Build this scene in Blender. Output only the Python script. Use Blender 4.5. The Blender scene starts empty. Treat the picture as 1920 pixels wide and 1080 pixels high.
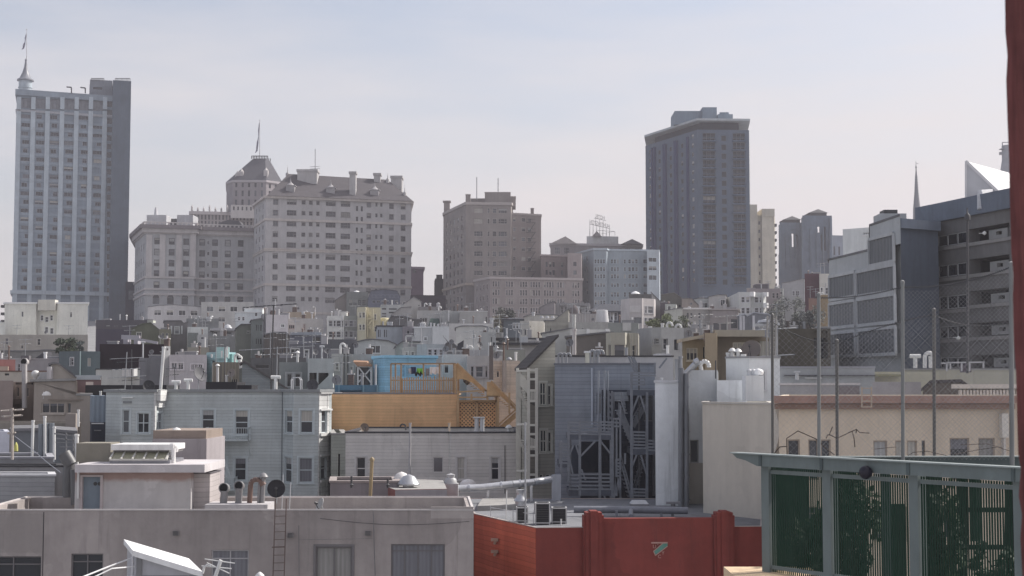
import bpy, math, random, re
from mathutils import Vector, Matrix
random.seed(7)
SC = bpy.context.scene
COL = SC.collection
V3 = Vector
R = math.radians
# ------------------------------------------------------------ camera model
F = 2790.0; PITCH = math.atan(185/2790.0); EYE = 20.0
CAM = Vector((0, 0, EYE))
cp, sp = math.cos(PITCH), math.sin(PITCH)
def ray(u, v):
    x = (u-960)/F; y = (540-v)/F
    return Vector((x, cp-y*sp, sp+y*cp))
def P(u, v, D):
    d = ray(u, v); return CAM+d*(D/d.y)
def Zat(v, D, u=960): return P(u, v, D).z
def XY(u, D):
    p = P(u, 725, D); return Vector((p.x, p.y))
GP = [(-200, -18), (70, -18), (110, -15), (200, -6), (300, 3), (400, 13), (480, 21), (600, 25), (800, 12), (1600, -25)]
def ground(y):
    for (a, b), (c, d) in zip(GP, GP[1:]):
        if y <= c: return EYE+b+(d-b)*max(0, y-a)/(c-a)
    return EYE+GP[-1][1]
# ------------------------------------------------------------ colour
HZ = 0.00036; HC = (.56, .55, .61); SH = (.378, .366, .40)
def lin(c):
    c /= 255.; return c/12.92 if c <= .04045 else ((c+.055)/1.055)**2.4
def A(r, g, b, D=60):
    """albedo of a wall in open shade seen D metres away, from its look"""
    h = 1-math.exp(-D*HZ)
    q = [min(.82, max(.012, (lin(c)-h*hc)/((1-h)*sh))) for c, hc, sh in zip((r, g, b), HC, SH)]; m = .3*q[0]+.6*q[1]+.1*q[2]; k = .24 if D < 70 else .34
    return tuple(x+(m-x)*k for x in q)
# ------------------------------------------------------------ materials
MATS = {}
class NT:
    def __init__(s, name):
        s.m = bpy.data.materials.new(name); s.m.use_nodes = True
        s.t = s.m.node_tree; s.b = s.t.nodes['Principled BSDF']
        s.pos = s.n('ShaderNodeNewGeometry').outputs['Position']
    def n(s, k, **kw):
        x = s.t.nodes.new(k)
        for a, b in kw.items(): setattr(x, a, b)
        return x
    def l(s, a, b): s.t.links.new(a, b)
    def math(s, op, a, b=None, c=None):
        x = s.n('ShaderNodeMath', operation=op)
        for i, q in enumerate((a, b, c)):
            if q is None: continue
            if isinstance(q, (int, float)): x.inputs[i].default_value = q
            else: s.l(q, x.inputs[i])
        return x.outputs[0]
    def scaled(s, sx, sy, sz):
        x = s.n('ShaderNodeVectorMath', operation='MULTIPLY'); s.l(s.pos, x.inputs[0]); x.inputs[1].default_value = (sx, sy, sz)
        return x.outputs[0]
    def noise(s, vec, scale, detail=4, rough=.6):
        x = s.n('ShaderNodeTexNoise'); x.inputs['Scale'].default_value = scale; x.inputs['Detail'].default_value = detail
        x.inputs['Roughness'].default_value = rough
        s.l(vec, x.inputs['Vector']); return x.outputs['Fac']
    def mix(s, fac, a, b):
        x = s.n('ShaderNodeMix', data_type='RGBA')
        for i, q in ((0, fac), (6, a), (7, b)):
            if isinstance(q, (int, float)): x.inputs[i].default_value = q
            elif isinstance(q, tuple): x.inputs[i].default_value = (*q[:3], 1)
            else: s.l(q, x.inputs[i])
        return x.outputs[2]
    def ramp(s, v, a, b):
        x = s.n('ShaderNodeMapRange'); s.l(v, x.inputs[0]); x.inputs[1].default_value = a; x.inputs[2].default_value = b
        return x.outputs[0]
    def scale(s, col, f):
        x = s.n('ShaderNodeVectorMath', operation='SCALE')
        if isinstance(col, tuple): x.inputs[0].default_value = col[:3]
        else: s.l(col, x.inputs[0])
        s.l(f, x.inputs[3]); return x.outputs[0]
    def bump(s, h, st, dist):
        x = s.n('ShaderNodeBump'); x.inputs['Strength'].default_value = st; x.inputs['Distance'].default_value = dist
        s.l(h, x.inputs['Height']); s.l(x.outputs[0], s.b.inputs['Normal'])
    def fin(s, col, rough=.85, metal=0, spec=.3):
        if isinstance(col, tuple): s.b.inputs['Base Color'].default_value = (*col[:3], 1)
        else: s.l(col, s.b.inputs['Base Color'])
        s.b.inputs['Roughness'].default_value = rough; s.b.inputs['Metallic'].default_value = metal
        s.b.inputs['Specular IOR Level'].default_value = spec
        return s.m
def wear(n, c, amt=1.0, ch=None):
    a = n.noise(n.pos, .22, 5); b = n.noise(n.scaled(1.3, 1.3, .12), 1.0, 5)
    d = n.noise(n.pos, 2.3, 5, .7)
    f = n.math('ADD', n.math('MULTIPLY_ADD', a, .45*amt, 1-.5*amt), n.math('MULTIPLY', b, .38*amt))
    f = n.math('ADD', f, n.math('MULTIPLY_ADD', d, .22*amt, -.05*amt))
    col = n.scale(c, f)
    vo = n.n('ShaderNodeTexVoronoi'); vo.inputs['Scale'].default_value = .45; wv = n.n('ShaderNodeVectorMath', operation='MULTIPLY_ADD'); nn_ = n.n('ShaderNodeTexNoise'); nn_.inputs['Scale'].default_value = .7; nn_.inputs['Detail'].default_value = 6; n.l(n.pos, nn_.inputs['Vector']); n.l(nn_.outputs['Color'], wv.inputs[0]); wv.inputs[1].default_value = (2.4, 2.4, 2.4); n.l(n.scaled(1, 1, .8), wv.inputs[2]); n.l(wv.outputs[0], vo.inputs['Vector']); vs = n.n('ShaderNodeSeparateColor'); n.l(vo.outputs['Color'], vs.inputs[0])
    col = n.scale(col, n.math('MULTIPLY_ADD', vs.outputs[0], .11*amt, 1-.055*amt))   # patched and repainted areas
    st = n.ramp(n.noise(n.scaled(2.2, 2.2, .16), 1.0, 6, .65), .58, .74)
    dirt = tuple(x*.55+.015 for x in c)
    col = n.mix(n.math('MULTIPLY', st, .55*amt), col, dirt)
    if ch:
        w = n.ramp(n.noise(n.scaled(1, 1, 2.2), 2.6, 8, .75), .6, .66); col = n.mix(n.math('MULTIPLY', w, ch[3]), col, ch[:3])
    return col
def M(kind, c=None, **k):
    c = tuple(round(x, 3) for x in c) if c else None
    key = (kind, c, tuple(sorted(k.items())))
    if key in MATS: return MATS[key]
    n = NT(kind+'_paint' if kind in ('stucco', 'siding') else kind)
    if kind == 'stucco':
        col = wear(n, c, k.get('amt', 1)); n.bump(n.noise(n.pos, 9, 6), .25, .03); m = n.fin(col, .9)
    elif kind == 'siding':
        pitch = k.get('pitch', .19)
        z = n.n('ShaderNodeSeparateXYZ'); n.l(n.pos, z.inputs[0]); zw = n.math('ADD', z.outputs[2], n.math('MULTIPLY', n.noise(n.scaled(.5, .5, .5), 1, 3), .09)); fr = n.math('FRACT', n.math('DIVIDE', zw, pitch))
        g = n.ramp(fr, .0, .16)
        row = n.n('ShaderNodeTexWhiteNoise', noise_dimensions='1D'); n.l(n.math('FLOOR', n.math('DIVIDE', zw, pitch)), row.inputs['W'])
        col = wear(n, c, k.get('amt', 1), k.get('chip'))
        col = n.scale(col, n.math('MULTIPLY', n.math('MULTIPLY_ADD', g, .42, .58), n.math('MULTIPLY_ADD', row.outputs[0], .17, .915)))
        n.bump(fr, .5, .03); m = n.fin(col, .75)
    elif kind == 'corr':
        z = n.n('ShaderNodeSeparateXYZ'); n.l(n.pos, z.inputs[0]); fr = n.math('SINE', n.math('MULTIPLY', n.math('ADD', z.outputs[0], z.outputs[1]), 2*math.pi/k.get('pitch', .3)))
        col = wear(n, c, .8); n.bump(fr, .6, .03); m = n.fin(n.scale(col, n.math('MULTIPLY_ADD', fr, .1, .95)), .5)
    elif kind == 'brick':
        z = n.n('ShaderNodeSeparateXYZ'); n.l(n.pos, z.inputs[0]); cx = n.n('ShaderNodeCombineXYZ')
        n.l(n.math('ADD', z.outputs[0], z.outputs[1]), cx.inputs[0]); n.l(z.outputs[2], cx.inputs[1])
        bt = n.n('ShaderNodeTexBrick'); n.l(cx.outputs[0], bt.inputs['Vector']); bt.inputs['Scale'].default_value = 1
        bt.inputs['Brick Width'].default_value = .22; bt.inputs['Row Height'].default_value = .075; bt.inputs['Mortar Size'].default_value = .008
        bt.inputs['Color1'].default_value = (*c, 1); bt.inputs['Color2'].default_value = (*[x*.7 for x in c], 1); bt.inputs['Mortar'].default_value = (*[x*.6+.06 for x in c], 1)
        f = n.math('MULTIPLY_ADD', n.noise(n.pos, 1.1, 5), .7, .65); m = n.fin(n.scale(bt.outputs[0], f), .9); n.bump(bt.outputs['Fac'], -.3, .01)
    elif kind == 'metal':
        f = n.math('MULTIPLY_ADD', n.noise(n.scaled(2, 2, .6), 1.5, 5), .7, .65)
        rust = n.ramp(n.noise(n.pos, 1.7, 6, .7), .6, .75)
        col = n.mix(n.math('MULTIPLY', rust, k.get('rust', .15)), n.scale(c, f), (.10, .055, .03)); m = n.fin(col, k.get('rough', .45), k.get('metal', .0), .5)
    elif kind == 'wood':
        f = n.math('MULTIPLY_ADD', n.noise(n.scaled(3, 3, 3), 1.2, 6, .7), .8, .6); m = n.fin(n.scale(c, f), .85)
    elif kind == 'tar':
        f = n.math('MULTIPLY_ADD', n.noise(n.pos, .35, 7, .7), 1.0, .5); sp = n.ramp(n.noise(n.pos, 1.2, 4), .57, .62)
        m = n.fin(n.mix(n.math('MULTIPLY', sp, .35), n.scale(c, f), tuple(x*.5 for x in c)), .92)
    elif kind == 'shingle':
        z = n.n('ShaderNodeSeparateXYZ'); n.l(n.pos, z.inputs[0]); fr = n.math('FRACT', n.math('DIVIDE', z.outputs[2], .22))
        f = n.math('MULTIPLY', n.math('MULTIPLY_ADD', n.noise(n.pos, 1.4, 6, .7), .9, .55), n.math('MULTIPLY_ADD', fr, .3, .8)); m = n.fin(n.scale(c, f), .9)
    elif kind == 'glass':
        f = n.math('MULTIPLY_ADD', n.noise(n.scaled(.6, .6, .6), 1, 2), 1.2, .4); m = n.fin(n.scale(c, f), k.get('rough', .12), 0, .5)
        n.bump(n.noise(n.pos, .9, 2), .16, .06)
    elif kind == 'curtain':
        z = n.n('ShaderNodeSeparateXYZ'); n.l(n.pos, z.inputs[0]); fr = n.math('SINE', n.math('MULTIPLY', n.math('ADD', z.outputs[0], z.outputs[1]), 40))
        f = n.math('MULTIPLY_ADD', n.noise(n.scaled(6, 6, .4), 1.3, 4), .7, .6)
        m = n.fin(n.scale(c, n.math('MULTIPLY', f, n.math('MULTIPLY_ADD', fr, .08, .95))), .9)
    elif kind == 'leaf':
        f = n.math('MULTIPLY_ADD', n.noise(n.pos, .9, 4, .7), 1.6, .3); m = n.fin(n.scale(c, f), .7)
    elif kind == 'plain':
        f = n.math('MULTIPLY_ADD', n.noise(n.pos, 3, 4), .4, .8); m = n.fin(n.scale(c, f), k.get('rough', .7), k.get('metal', 0))
    MATS[key] = m
    return m
GLASS = [M('glass', (.022, .026, .034)), M('glass', (.035, .04, .05)), M('glass', (.07, .075, .085), rough=.25), M('glass', (.03, .034, .042), rough=.05), M('glass', (.13, .14, .155), rough=.2)]  # the last, lighter glass has a sky reflection put into its colour
BLIND = [M('curtain', (.42, .42, .42)), M('curtain', (.3, .29, .28)), M('curtain', (.2, .2, .22)), M('curtain', (.5, .48, .44))]
TAR = M('tar', (.17, .17, .18)); GRAVEL = M('tar', (.32, .31, .30)); WHITE = M('stucco', (.74, .74, .74)); STEEL = M('metal', (.45, .46, .48), metal=.6, rough=.35)
GALV = M('metal', (.5, .51, .53), rough=.5); DKM = M('metal', (.05, .05, .055)); PIPE = M('metal', (.3, .31, .33)); WPIPE = M('metal', (.68, .68, .67), rust=.08)
# ------------------------------------------------------------ mesh builder
class MB:
    def __init__(s): s.v = []; s.f = []; s.m = []; s.sm = set()
    def poly(s, pts, m=0):
        i = len(s.v); s.v += [Vector(p) for p in pts]; s.f.append(tuple(range(i, i+len(pts)))); s.m.append(m)
    def hull8(s, p, m=0):
        i = len(s.v); s.v += [Vector(q) for q in p]
        for q in ((0, 3, 2, 1), (4, 5, 6, 7), (0, 1, 5, 4), (1, 2, 6, 5), (2, 3, 7, 6), (3, 0, 4, 7)):
            s.f.append(tuple(i+k for k in q)); s.m.append(m)
    def box(s, x0, x1, y0, y1, z0, z1, m=0):
        s.hull8([(x0, y0, z0), (x1, y0, z0), (x1, y1, z0), (x0, y1, z0), (x0, y0, z1), (x1, y0, z1), (x1, y1, z1), (x0, y1, z1)], m)
    def bar(s, p, q, w, h=None, m=0, up=None):
        p = Vector(p); q = Vector(q); d = (q-p)
        if d.length < 1e-6: return
        d.normalize(); h = h or w
        u = Vector(up) if up else (Vector((0, 0, 1)) if abs(d.z) < .95 else Vector((0, 1, 0)))
        a = d.cross(u).normalized(); b = a.cross(d).normalized(); a *= w/2; b *= h/2
        s.hull8([p-a-b, p+a-b, p+a+b, p-a+b, q-a-b, q+a-b, q+a+b, q-a+b], m)
    def tube(s, p, q, r, n=8, r2=None, m=0):
        p = Vector(p); q = Vector(q); r2 = r if r2 is None else r2; d = (q-p).normalized()
        u = Vector((0, 0, 1)) if abs(d.z) < .95 else Vector((0, 1, 0)); a = d.cross(u).normalized(); b = a.cross(d)
        i = len(s.v)
        for c, rr in ((p, r), (q, r2)):
            for k in range(n):
                t = 2*math.pi*k/n; s.v.append(c+(a*math.cos(t)+b*math.sin(t))*rr)
        for k in range(n):
            k2 = (k+1) % n; s.sm.add(len(s.f)); s.f.append((i+k, i+k2, i+n+k2, i+n+k)); s.m.append(m)
        s.f.append(tuple(i+k for k in range(n-1, -1, -1))); s.m.append(m); s.f.append(tuple(i+n+k for k in range(n))); s.m.append(m)
    def path(s, pts, r, n=6, m=0):
        for a, b in zip(pts, pts[1:]): s.tube(a, b, r, n, m=m)
    def lathe(s, c, prof, n=14, m=0, axis=None):
        c = Vector(c); i = len(s.v); q = Vector((0, 0, 1)).rotation_difference(Vector(axis)) if axis else None
        for r, z in prof:
            for k in range(n):
                t = 2*math.pi*k/n; w = Vector((r*math.cos(t), r*math.sin(t), z)); s.v.append(c+(q @ w if q else w))
        for j in range(len(prof)-1):
            for k in range(n):
                k2 = (k+1) % n; a = i+j*n; s.sm.add(len(s.f)); s.f.append((a+k, a+k2, a+n+k2, a+n+k)); s.m.append(m)
        for j, rev in ((0, True), (len(prof)-1, False)):
            if prof[j][0] > 1e-4:
                f = [i+j*n+k for k in range(n)]; s.f.append(tuple(f[::-1] if rev else f)); s.m.append(m)
    def prism(s, pts, z0, z1, m=0, top=True, bottom=True):
        n = len(pts); i = len(s.v)
        for z in (z0, z1): s.v += [Vector((p[0], p[1], z)) for p in pts]
        for k in range(n):
            k2 = (k+1) % n; s.f.append((i+k, i+k2, i+n+k2, i+n+k)); s.m.append(m)
        if top: s.f.append(tuple(i+n+k for k in range(n))); s.m.append(m)
        if bottom: s.f.append(tuple(i+k for k in range(n-1, -1, -1))); s.m.append(m)
    def ring(s, outer, inner, z0, z1, m=0):
        n = len(outer)
        for k in range(n):
            j = (k+1) % n; o0, o1, i0, i1 = outer[k], outer[j], inner[k], inner[j]
            s.hull8([(*o0, z0), (*o1, z0), (*i1, z0), (*i0, z0), (*o0, z1), (*o1, z1), (*i1, z1), (*i0, z1)], m)
    def mesh(s, name, mats, off):
        me = bpy.data.meshes.new(name); me.from_pydata([tuple(p-off) for p in s.v], [], s.f)
        for m in (mats if isinstance(mats, (list, tuple)) else [mats]): me.materials.append(m)
        me.polygons.foreach_set('material_index', s.m)
        if s.sm: me.polygons.foreach_set('use_smooth', [i in s.sm for i in range(len(s.f))]); me.set_sharp_from_angle(angle=R(50))
        me.update(); return me
    def build(s, name, mats, parent=None, off=None, base=None):
        if off is None: off = base if base is not None else (parent_loc(parent) if parent else Vector((0, 0, 0)))
        o = bpy.data.objects.new(name, s.mesh(name, mats, off)); COL.objects.link(o)
        if parent: o.parent = parent
        else: o.location = off
        return o
    def thing(s, name, mats, label, cat, group=None, kind=None):
        xs = [p.x for p in s.v]; ys = [p.y for p in s.v]; zs = [p.z for p in s.v]
        o = s.build(name, mats, base=Vector(((min(xs)+max(xs))/2, (min(ys)+max(ys))/2, min(zs))))
        return tag(o, label, cat, group, kind)
def parent_loc(o):
    l = Vector((0, 0, 0))
    while o: l = l+o.location; o = o.parent
    return l
def tag(o, label=None, cat=None, group=None, kind=None):
    for k, v in (('label', label), ('category', cat), ('group', group), ('kind', kind)):
        if v: o[k] = v
    return o
def T(name, label, cat, loc, group=None):
    o = bpy.data.objects.new(name, None); o.empty_display_size = .3; COL.objects.link(o); o.location = loc
    return tag(o, label, cat, group)
def offset(poly, d):
    n = len(poly); out = []
    for i in range(n):
        p0, p1, p2 = Vector(poly[i-1]), Vector(poly[i]), Vector(poly[(i+1) % n])
        a = (p1-p0).normalized(); b = (p2-p1).normalized(); na = Vector((a.y, -a.x)); nb = Vector((b.y, -b.x))
        den = 1+na.dot(nb); out.append(p1+(na+nb)*(d/max(den, .3)))
    return out
# ------------------------------------------------------------ windows
STY = dict(sash=dict(fw=.06, h=[.5], v=[], cas=.1, sill=1), case=dict(fw=.06, h=[], v=[.5], cas=.08, sill=1), plain=dict(fw=.05, h=[], v=[], cas=0, sill=0),
           rib=dict(fw=.06, h=[], v=[.34, .67], cas=0, sill=1), slot=dict(fw=.0, h=[], v=[], cas=0, sill=0), cross=dict(fw=.06, h=[.5], v=[.5], cas=.09, sill=1),
           grid=dict(fw=.05, h=[.33, .66], v=[.25, .5, .75], cas=.06, sill=1), tri=dict(fw=.07, h=[.5], v=[.27, .73], cas=.0, sill=1), alum=dict(fw=.05, h=[.78], v=[.5], cas=0, sill=1),
           drape=dict(fw=.05, h=[.84], v=[.25, .5, .75], cas=0, sill=1), bal=dict(fw=.08, h=[.36], v=[.33, .66], cas=0, sill=1), pan=dict(fw=.1, h=[], v=[], cas=0, sill=0), door=dict(fw=.08, h=[], v=[], cas=.1, sill=0))
WC = {}
def winraw(w, h, sty, r, blind):
    s = STY[sty]; fr, pn = MB(), MB(); fw = min(s['fw'], w*.2)
    if fw > 0:
        y0, y1 = r*.45, r
        fr.box(0, fw, y0, y1, 0, h); fr.box(w-fw, w, y0, y1, 0, h); fr.box(fw, w-fw, y0, y1, 0, fw); fr.box(fw, w-fw, y0, y1, h-fw, h)
        for q in s['h']: fr.box(fw, w-fw, y0+.01, y1, h*q-fw*.45, h*q+fw*.45)
        for q in s['v']: fr.box(w*q-fw*.45, w*q+fw*.45, y0+.004, y1, fw, h-fw)
        c = s['cas']
        if c:
            fr.box(-c, 0, -.035, .02, -c*.3, h+c); fr.box(w, w+c, -.035, .02, -c*.3, h+c); fr.box(0, w, -.03, .02, h, h+c)
        if s['sill']: fr.box(-c-.03, w+c+.03, -.09, .03, -.09, -c*.3-.002)
    pn.poly([(fw, r-.02, fw), (w-fw, r-.02, fw), (w-fw, r-.02, h-fw), (fw, r-.02, h-fw)], 0)
    if blind:
        zb = h-fw-(h-2*fw)*blind; pn.poly([(fw, r-.03, zb), (w-fw, r-.03, zb), (w-fw, r-.03, h-fw), (fw, r-.03, h-fw)], 1)
    return fr, pn
# ------------------------------------------------------------ buildings
class Fac:
    def __init__(s, a, b): s.A = Vector(a); s.B = Vector(b); d = s.B-s.A; s.L = d.length; s.t = d/s.L; s.n = Vector((s.t.y, -s.t.x))
    def uv(s, u, v):
        d = ray(u, v); d2 = Vector((d.x, d.y)); k = s.A.dot(s.n)/d2.dot(s.n); p = CAM+d*k
        return (Vector((p.x, p.y))-s.A).dot(s.t), p.z
    def at(s, u, z, out=0): p = s.A+s.t*u+s.n*out; return Vector((p.x, p.y, z))
class Bld:
    def __init__(s, label, front, ytop, depth=9, col=None, name='row_house', cat='house', mat=None, z0=None, yb=None, bk=None, group=None, kind='stucco',
                 roof=None, trim=None, prof=None, rmat=None, parapet=True, ref=0, far=None, back=None, ox=.2, pcap=None, corn=None, wallname='wall', amt=1):
        if len(front) == 3 and not isinstance(front[0], tuple): front = [(front[0], front[2]), (front[1], front[2])]
        s.D = min(d for _, d in front); s.front = front
        if mat is None: mat = M(kind, A(*col, D=sum(d for _, d in front)/len(front)), amt=amt)
        s.mat = mat; fp = [P(u, ytop, d).xy for u, d in front]
        t = (fp[-1]-fp[0]).normalized(); nb = Vector((-t.y, t.x))*depth if bk is None else Vector(bk)
        if bk is None:   # side walls run back along the view rays, so that none the photo hides is turned into view
            sl = fp[-1].x/fp[-1].y-.03 if fp[-1].x < 0 else (fp[0].x/fp[0].y+.03 if fp[0].x > 0 else 0)
            nb = Vector((sl, 1)).normalized()*depth
        s.poly = fp+([XY(u, d) for u, d in back] if back else [fp[-1]+nb, fp[0]+nb]); s.nb = nb
        s.z1 = P(front[ref][0], ytop, front[ref][1]).z
        ctr = sum(s.poly, Vector((0, 0)))/len(s.poly)
        s.z0 = z0 if z0 is not None else (Zat(yb, s.D) if yb else min(ground(p.y) for p in s.poly)-.3)
        s.th = T(name, label, cat, Vector((ctr.x, ctr.y, s.z0)), group)
        s.F = [Fac(s.poly[i], s.poly[(i+1) % len(s.poly)]) for i in range(len(s.poly))]
        s.rects = [[] for _ in s.F]; s.wins = []; s.trim = trim or M('plain', tuple(min(.8, x*1.25+.06) for x in (A(*col, D=s.D) if col else (.5, .5, .5))))
        s.prof = prof; s.rmat = rmat or TAR; s.ox = ox; s.parapet = parapet; s.far = s.D > 150 if far is None else far; s.corn = corn; s.wallname = wallname; s.pcap = pcap
    def win(s, xs, ys, sty='plain', e=0, r=.14, blind=.35, trim=None, skip=(), wvar=0, xr=None, glass=None):
        f = s.F[e]; ym = (ys[0][0]+ys[0][1])/2; us = [(f.uv(a, ym)[0], f.uv(b, ym)[0]) for a, b in xs]; xr = xr or (xs[0][0]+xs[0][1])/2
        for j, (ya, yb) in enumerate(ys):
            zt, zb = f.uv(xr, ya)[1], f.uv(xr, yb)[1]
            for i, (u0, u1) in enumerate(us):
                if (i, j) in skip: continue
                a, b = min(u0, u1), max(u0, u1)
                if wvar:
                    w = b-a; k = random.random()*wvar; q = random.random(); a, b = a+w*k*q, b-w*k*(1-q)
                s.addwin(e, max(.05, a), min(f.L-.05, b), max(zb, s.z0+.1), min(zt, s.z1-.05) if not s.prof else zt, sty, r, blind, trim, glass)
        return s
    def addwin(s, e, a, b, zb, zt, sty, r=.14, blind=.35, trim=None, glass=None):
        if b-a < .1 or zt-zb < .1: return
        s.rects[e].append((a, b, zb, zt, r))
        bl = 1 if blind > 1 else random.choice((.25, .4, .5, .5, 1)) if random.random() < blind else 0
        s.wins.append((e, a, b, zb, zt, sty, r, bl, trim or s.trim, glass or random.choice(GLASS), random.choice(BLIND)))
    def regular(s, e, nx, rows, sty='plain', wf=.45, hf=.5, zt=None, zb=None, mx=.08, **k):
        f = s.F[e]; zt = zt or s.z1-1; zb = zb or s.z0+1; dz = (zt-zb)/rows; du = f.L*(1-2*mx)/nx
        for j in range(rows):
            for i in range(nx):
                u = f.L*mx+du*(i+.5); z = zb+dz*(j+.5); s.addwin(e, u-du*wf/2, u+du*wf/2, z-dz*hf/2, z+dz*hf/2, sty, **k)
        return s
    def band(s, y=None, h=.4, out=.25, z=None, mat=None, name='cornice', e=0):
        z = z if z is not None else s.F[e].uv(s.front[e][0], y)[1]
        b = MB(); b.ring(offset(s.poly, out), offset(s.poly, -.06), z-h/2, z+h/2); b.build(name, mat or s.trim, s.th); return s
    def pt(s, x, y, out=0, e=0):
        u, z = s.F[e].uv(x, y); return s.F[e].at(u, z, out)
    def part(s, mb, name, mat, **k): return mb.build(name, mat, s.th)
    def slab(s, x0, x1, y0, y1, t=.25, name='panel', mat=None, e=0, inn=.05):
        f = s.F[e]; ua, zt = f.uv(x0, y0); ub, _ = f.uv(x1, y0); _, zb = f.uv(x0, y1); b = MB()
        b.hull8([f.at(ua, zb, t), f.at(ub, zb, t), f.at(ub, zb, -inn), f.at(ua, zb, -inn), f.at(ua, zt, t), f.at(ub, zt, t), f.at(ub, zt, -inn), f.at(ua, zt, -inn)])
        return b.build(name, mat or s.trim, s.th)
    def done(s):
        w = MB(); ztop = s.z1
        if s.prof:
            f = s.F[0]; pr = [f.uv(x, y) for x, y in s.prof]; ztop = min(z for _, z in pr); s.zeave = ztop; s.zr = ztop
        for e, f in enumerate(s.F):
            rs = s.rects[e]; rs = [q for q in rs]
            us = sorted({0, f.L}|{q for r in rs for q in r[:2]}); hi = ztop
            zs = sorted({s.z0, hi}|{min(q, hi) for r in rs for q in r[2:4]})
            for a, b in zip(us, us[1:]):
                if b-a < 1e-4: continue
                run = None
                for c, d in zip(zs, zs[1:]):
                    if d-c < 1e-4: continue
                    um, zm = (a+b)/2, (c+d)/2
                    hole = any(r[0] < um < r[1] and r[2] < zm < r[3] for r in rs)
                    if hole:
                        if run: w.poly([f.at(a, run[0]), f.at(b, run[0]), f.at(b, run[1]), f.at(a, run[1])]); run = None
                    else: run = (run[0], d) if run else (c, d)
                if run: w.poly([f.at(a, run[0]), f.at(b, run[0]), f.at(b, run[1]), f.at(a, run[1])])
            for a, b, zb, zt, r in rs:
                for (u0, z0), (u1, z1) in (((a, zb), (b, zb)), ((b, zb), (b, zt)), ((b, zt), (a, zt)), ((a, zt), (a, zb))):
                    w.poly([f.at(u0, z0), f.at(u1, z1), f.at(u1, z1, -r), f.at(u0, z0, -r)])
        rb = MB()
        if s.prof:
            f = s.F[0]; nb = Vector((s.nb.x, s.nb.y, 0)); pts = [f.at(u, z) for u, z in pr]
            if pr[-1][1] <= ztop+1e-3 and pr[0][1] <= ztop+1e-3: full = pts
            else:
                full = list(pts)
                if pr[-1][1] > ztop+1e-3: full = full+[f.at(pr[-1][0], ztop)]
                if pr[0][1] > ztop+1e-3: full = [f.at(pr[0][0], ztop)]+full
            w.poly(full[::-1]); w.poly([p+nb for p in full])
            for (ua, za), (ub, zb) in ((pr[0], (pr[0][0], ztop)), (pr[-1], (pr[-1][0], ztop))):
                if za > ztop+1e-3: a, b = f.at(ua, za), f.at(ub, zb); w.poly([a, b, b+nb, a+nb])
            nn = Vector((f.n.x, f.n.y, 0))*s.ox
            for i, (p, q) in enumerate(zip(pts, pts[1:])):
                d = (q-p).normalized()*s.ox; up = Vector((0, 0, .16)); lo = Vector((0, 0, .012))
                p2 = p-(d if i == 0 else d*0)+nn; q2 = q+(d if i == len(pts)-2 else d*0)+nn; nbo = nb-nn*2
                rb.hull8([p2+lo, q2+lo, q2+nbo+lo, p2+nbo+lo, p2+up, q2+up, q2+nbo+up, p2+nbo+up])
        elif s.parapet:
            inn = offset(s.poly, -.22); zr = s.z1-.55; n = len(s.poly); s.zr = zr
            for k in range(n):
                j = (k+1) % n
                w.poly([(*s.poly[k], s.z1), (*s.poly[j], s.z1), (*inn[j], s.z1), (*inn[k], s.z1)]); w.poly([(*inn[k], s.z1), (*inn[j], s.z1), (*inn[j], zr-.1), (*inn[k], zr-.1)])
            rb.poly([(*p, zr) for p in inn]); s.inn = inn
            if s.pcap:
                pc = MB(); pc.ring(offset(s.poly, .05), offset(s.poly, -.27), s.z1+.003, s.z1+.09); pc.build('coping', s.pcap, s.th)
        else:
            rb.poly([(*p, s.z1-.004) for p in s.poly]); s.zr = s.z1
        w.build(s.wallname, s.mat, s.th); rb.build('roof', s.rmat, s.th)
        if s.corn: s.band(z=s.z1-s.corn[0]/2+.04, h=s.corn[0], out=s.corn[1], mat=s.corn[2] if len(s.corn) > 2 else None)
        ws = sorted(s.wins, key=lambda q: -(q[2]-q[1])*(q[4]-q[3])); loc = s.th.location; rest = {}
        for i, (e, a, b, zb, zt, sty, r, bl, tr, gl, bd) in enumerate(ws):
            f = s.F[e]; wd, h = round(b-a, 2), round(zt-zb, 2); fr, pn = winraw(wd, h, sty, r, bl)
            p = f.at(a, zb); ang = math.atan2(f.t.y, f.t.x)
            if i >= 100:
                mx = Matrix.Translation(p) @ Matrix.Rotation(ang, 4, 'Z'); m = rest.setdefault('m', MB()); mats = rest.setdefault('mats', [tr, gl, bd])
                for src, base in ((fr, 0), (pn, 1)):
                    k = len(m.v); m.v += [mx @ q for q in src.v]; m.f += [tuple(k+x for x in q) for q in src.f]; m.m += [base+x for x in src.m]
                continue
            key = (wd, h, sty, r, bl, tr.name, gl.name, bd.name, s.far)
            if key not in WC:
                if s.far:
                    k = len(fr.v); fr.v += pn.v; fr.f += [tuple(k+x for x in q) for q in pn.f]; fr.m += [1+x for x in pn.m]
                    WC[key] = (fr.mesh('window', [tr, gl, bd], Vector((0, 0, 0))), None)
                else:
                    if not fr.f: fr.box(0, wd, r-.01, r+.01, -.01, 0)
                    WC[key] = (fr.mesh('window', [tr], Vector((0, 0, 0))), pn.mesh('pane', [gl, bd], Vector((0, 0, 0))))
            me, pm = WC[key]; o = bpy.data.objects.new('window', me); COL.objects.link(o); o.parent = s.th; o.location = p-loc; o.rotation_euler = (0, 0, ang)
            if pm: c = bpy.data.objects.new('pane', pm); COL.objects.link(c); c.parent = o
        if rest: tag(rest['m'].build('window', rest['mats'], s.th), kind='stuff')
        return s
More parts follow.
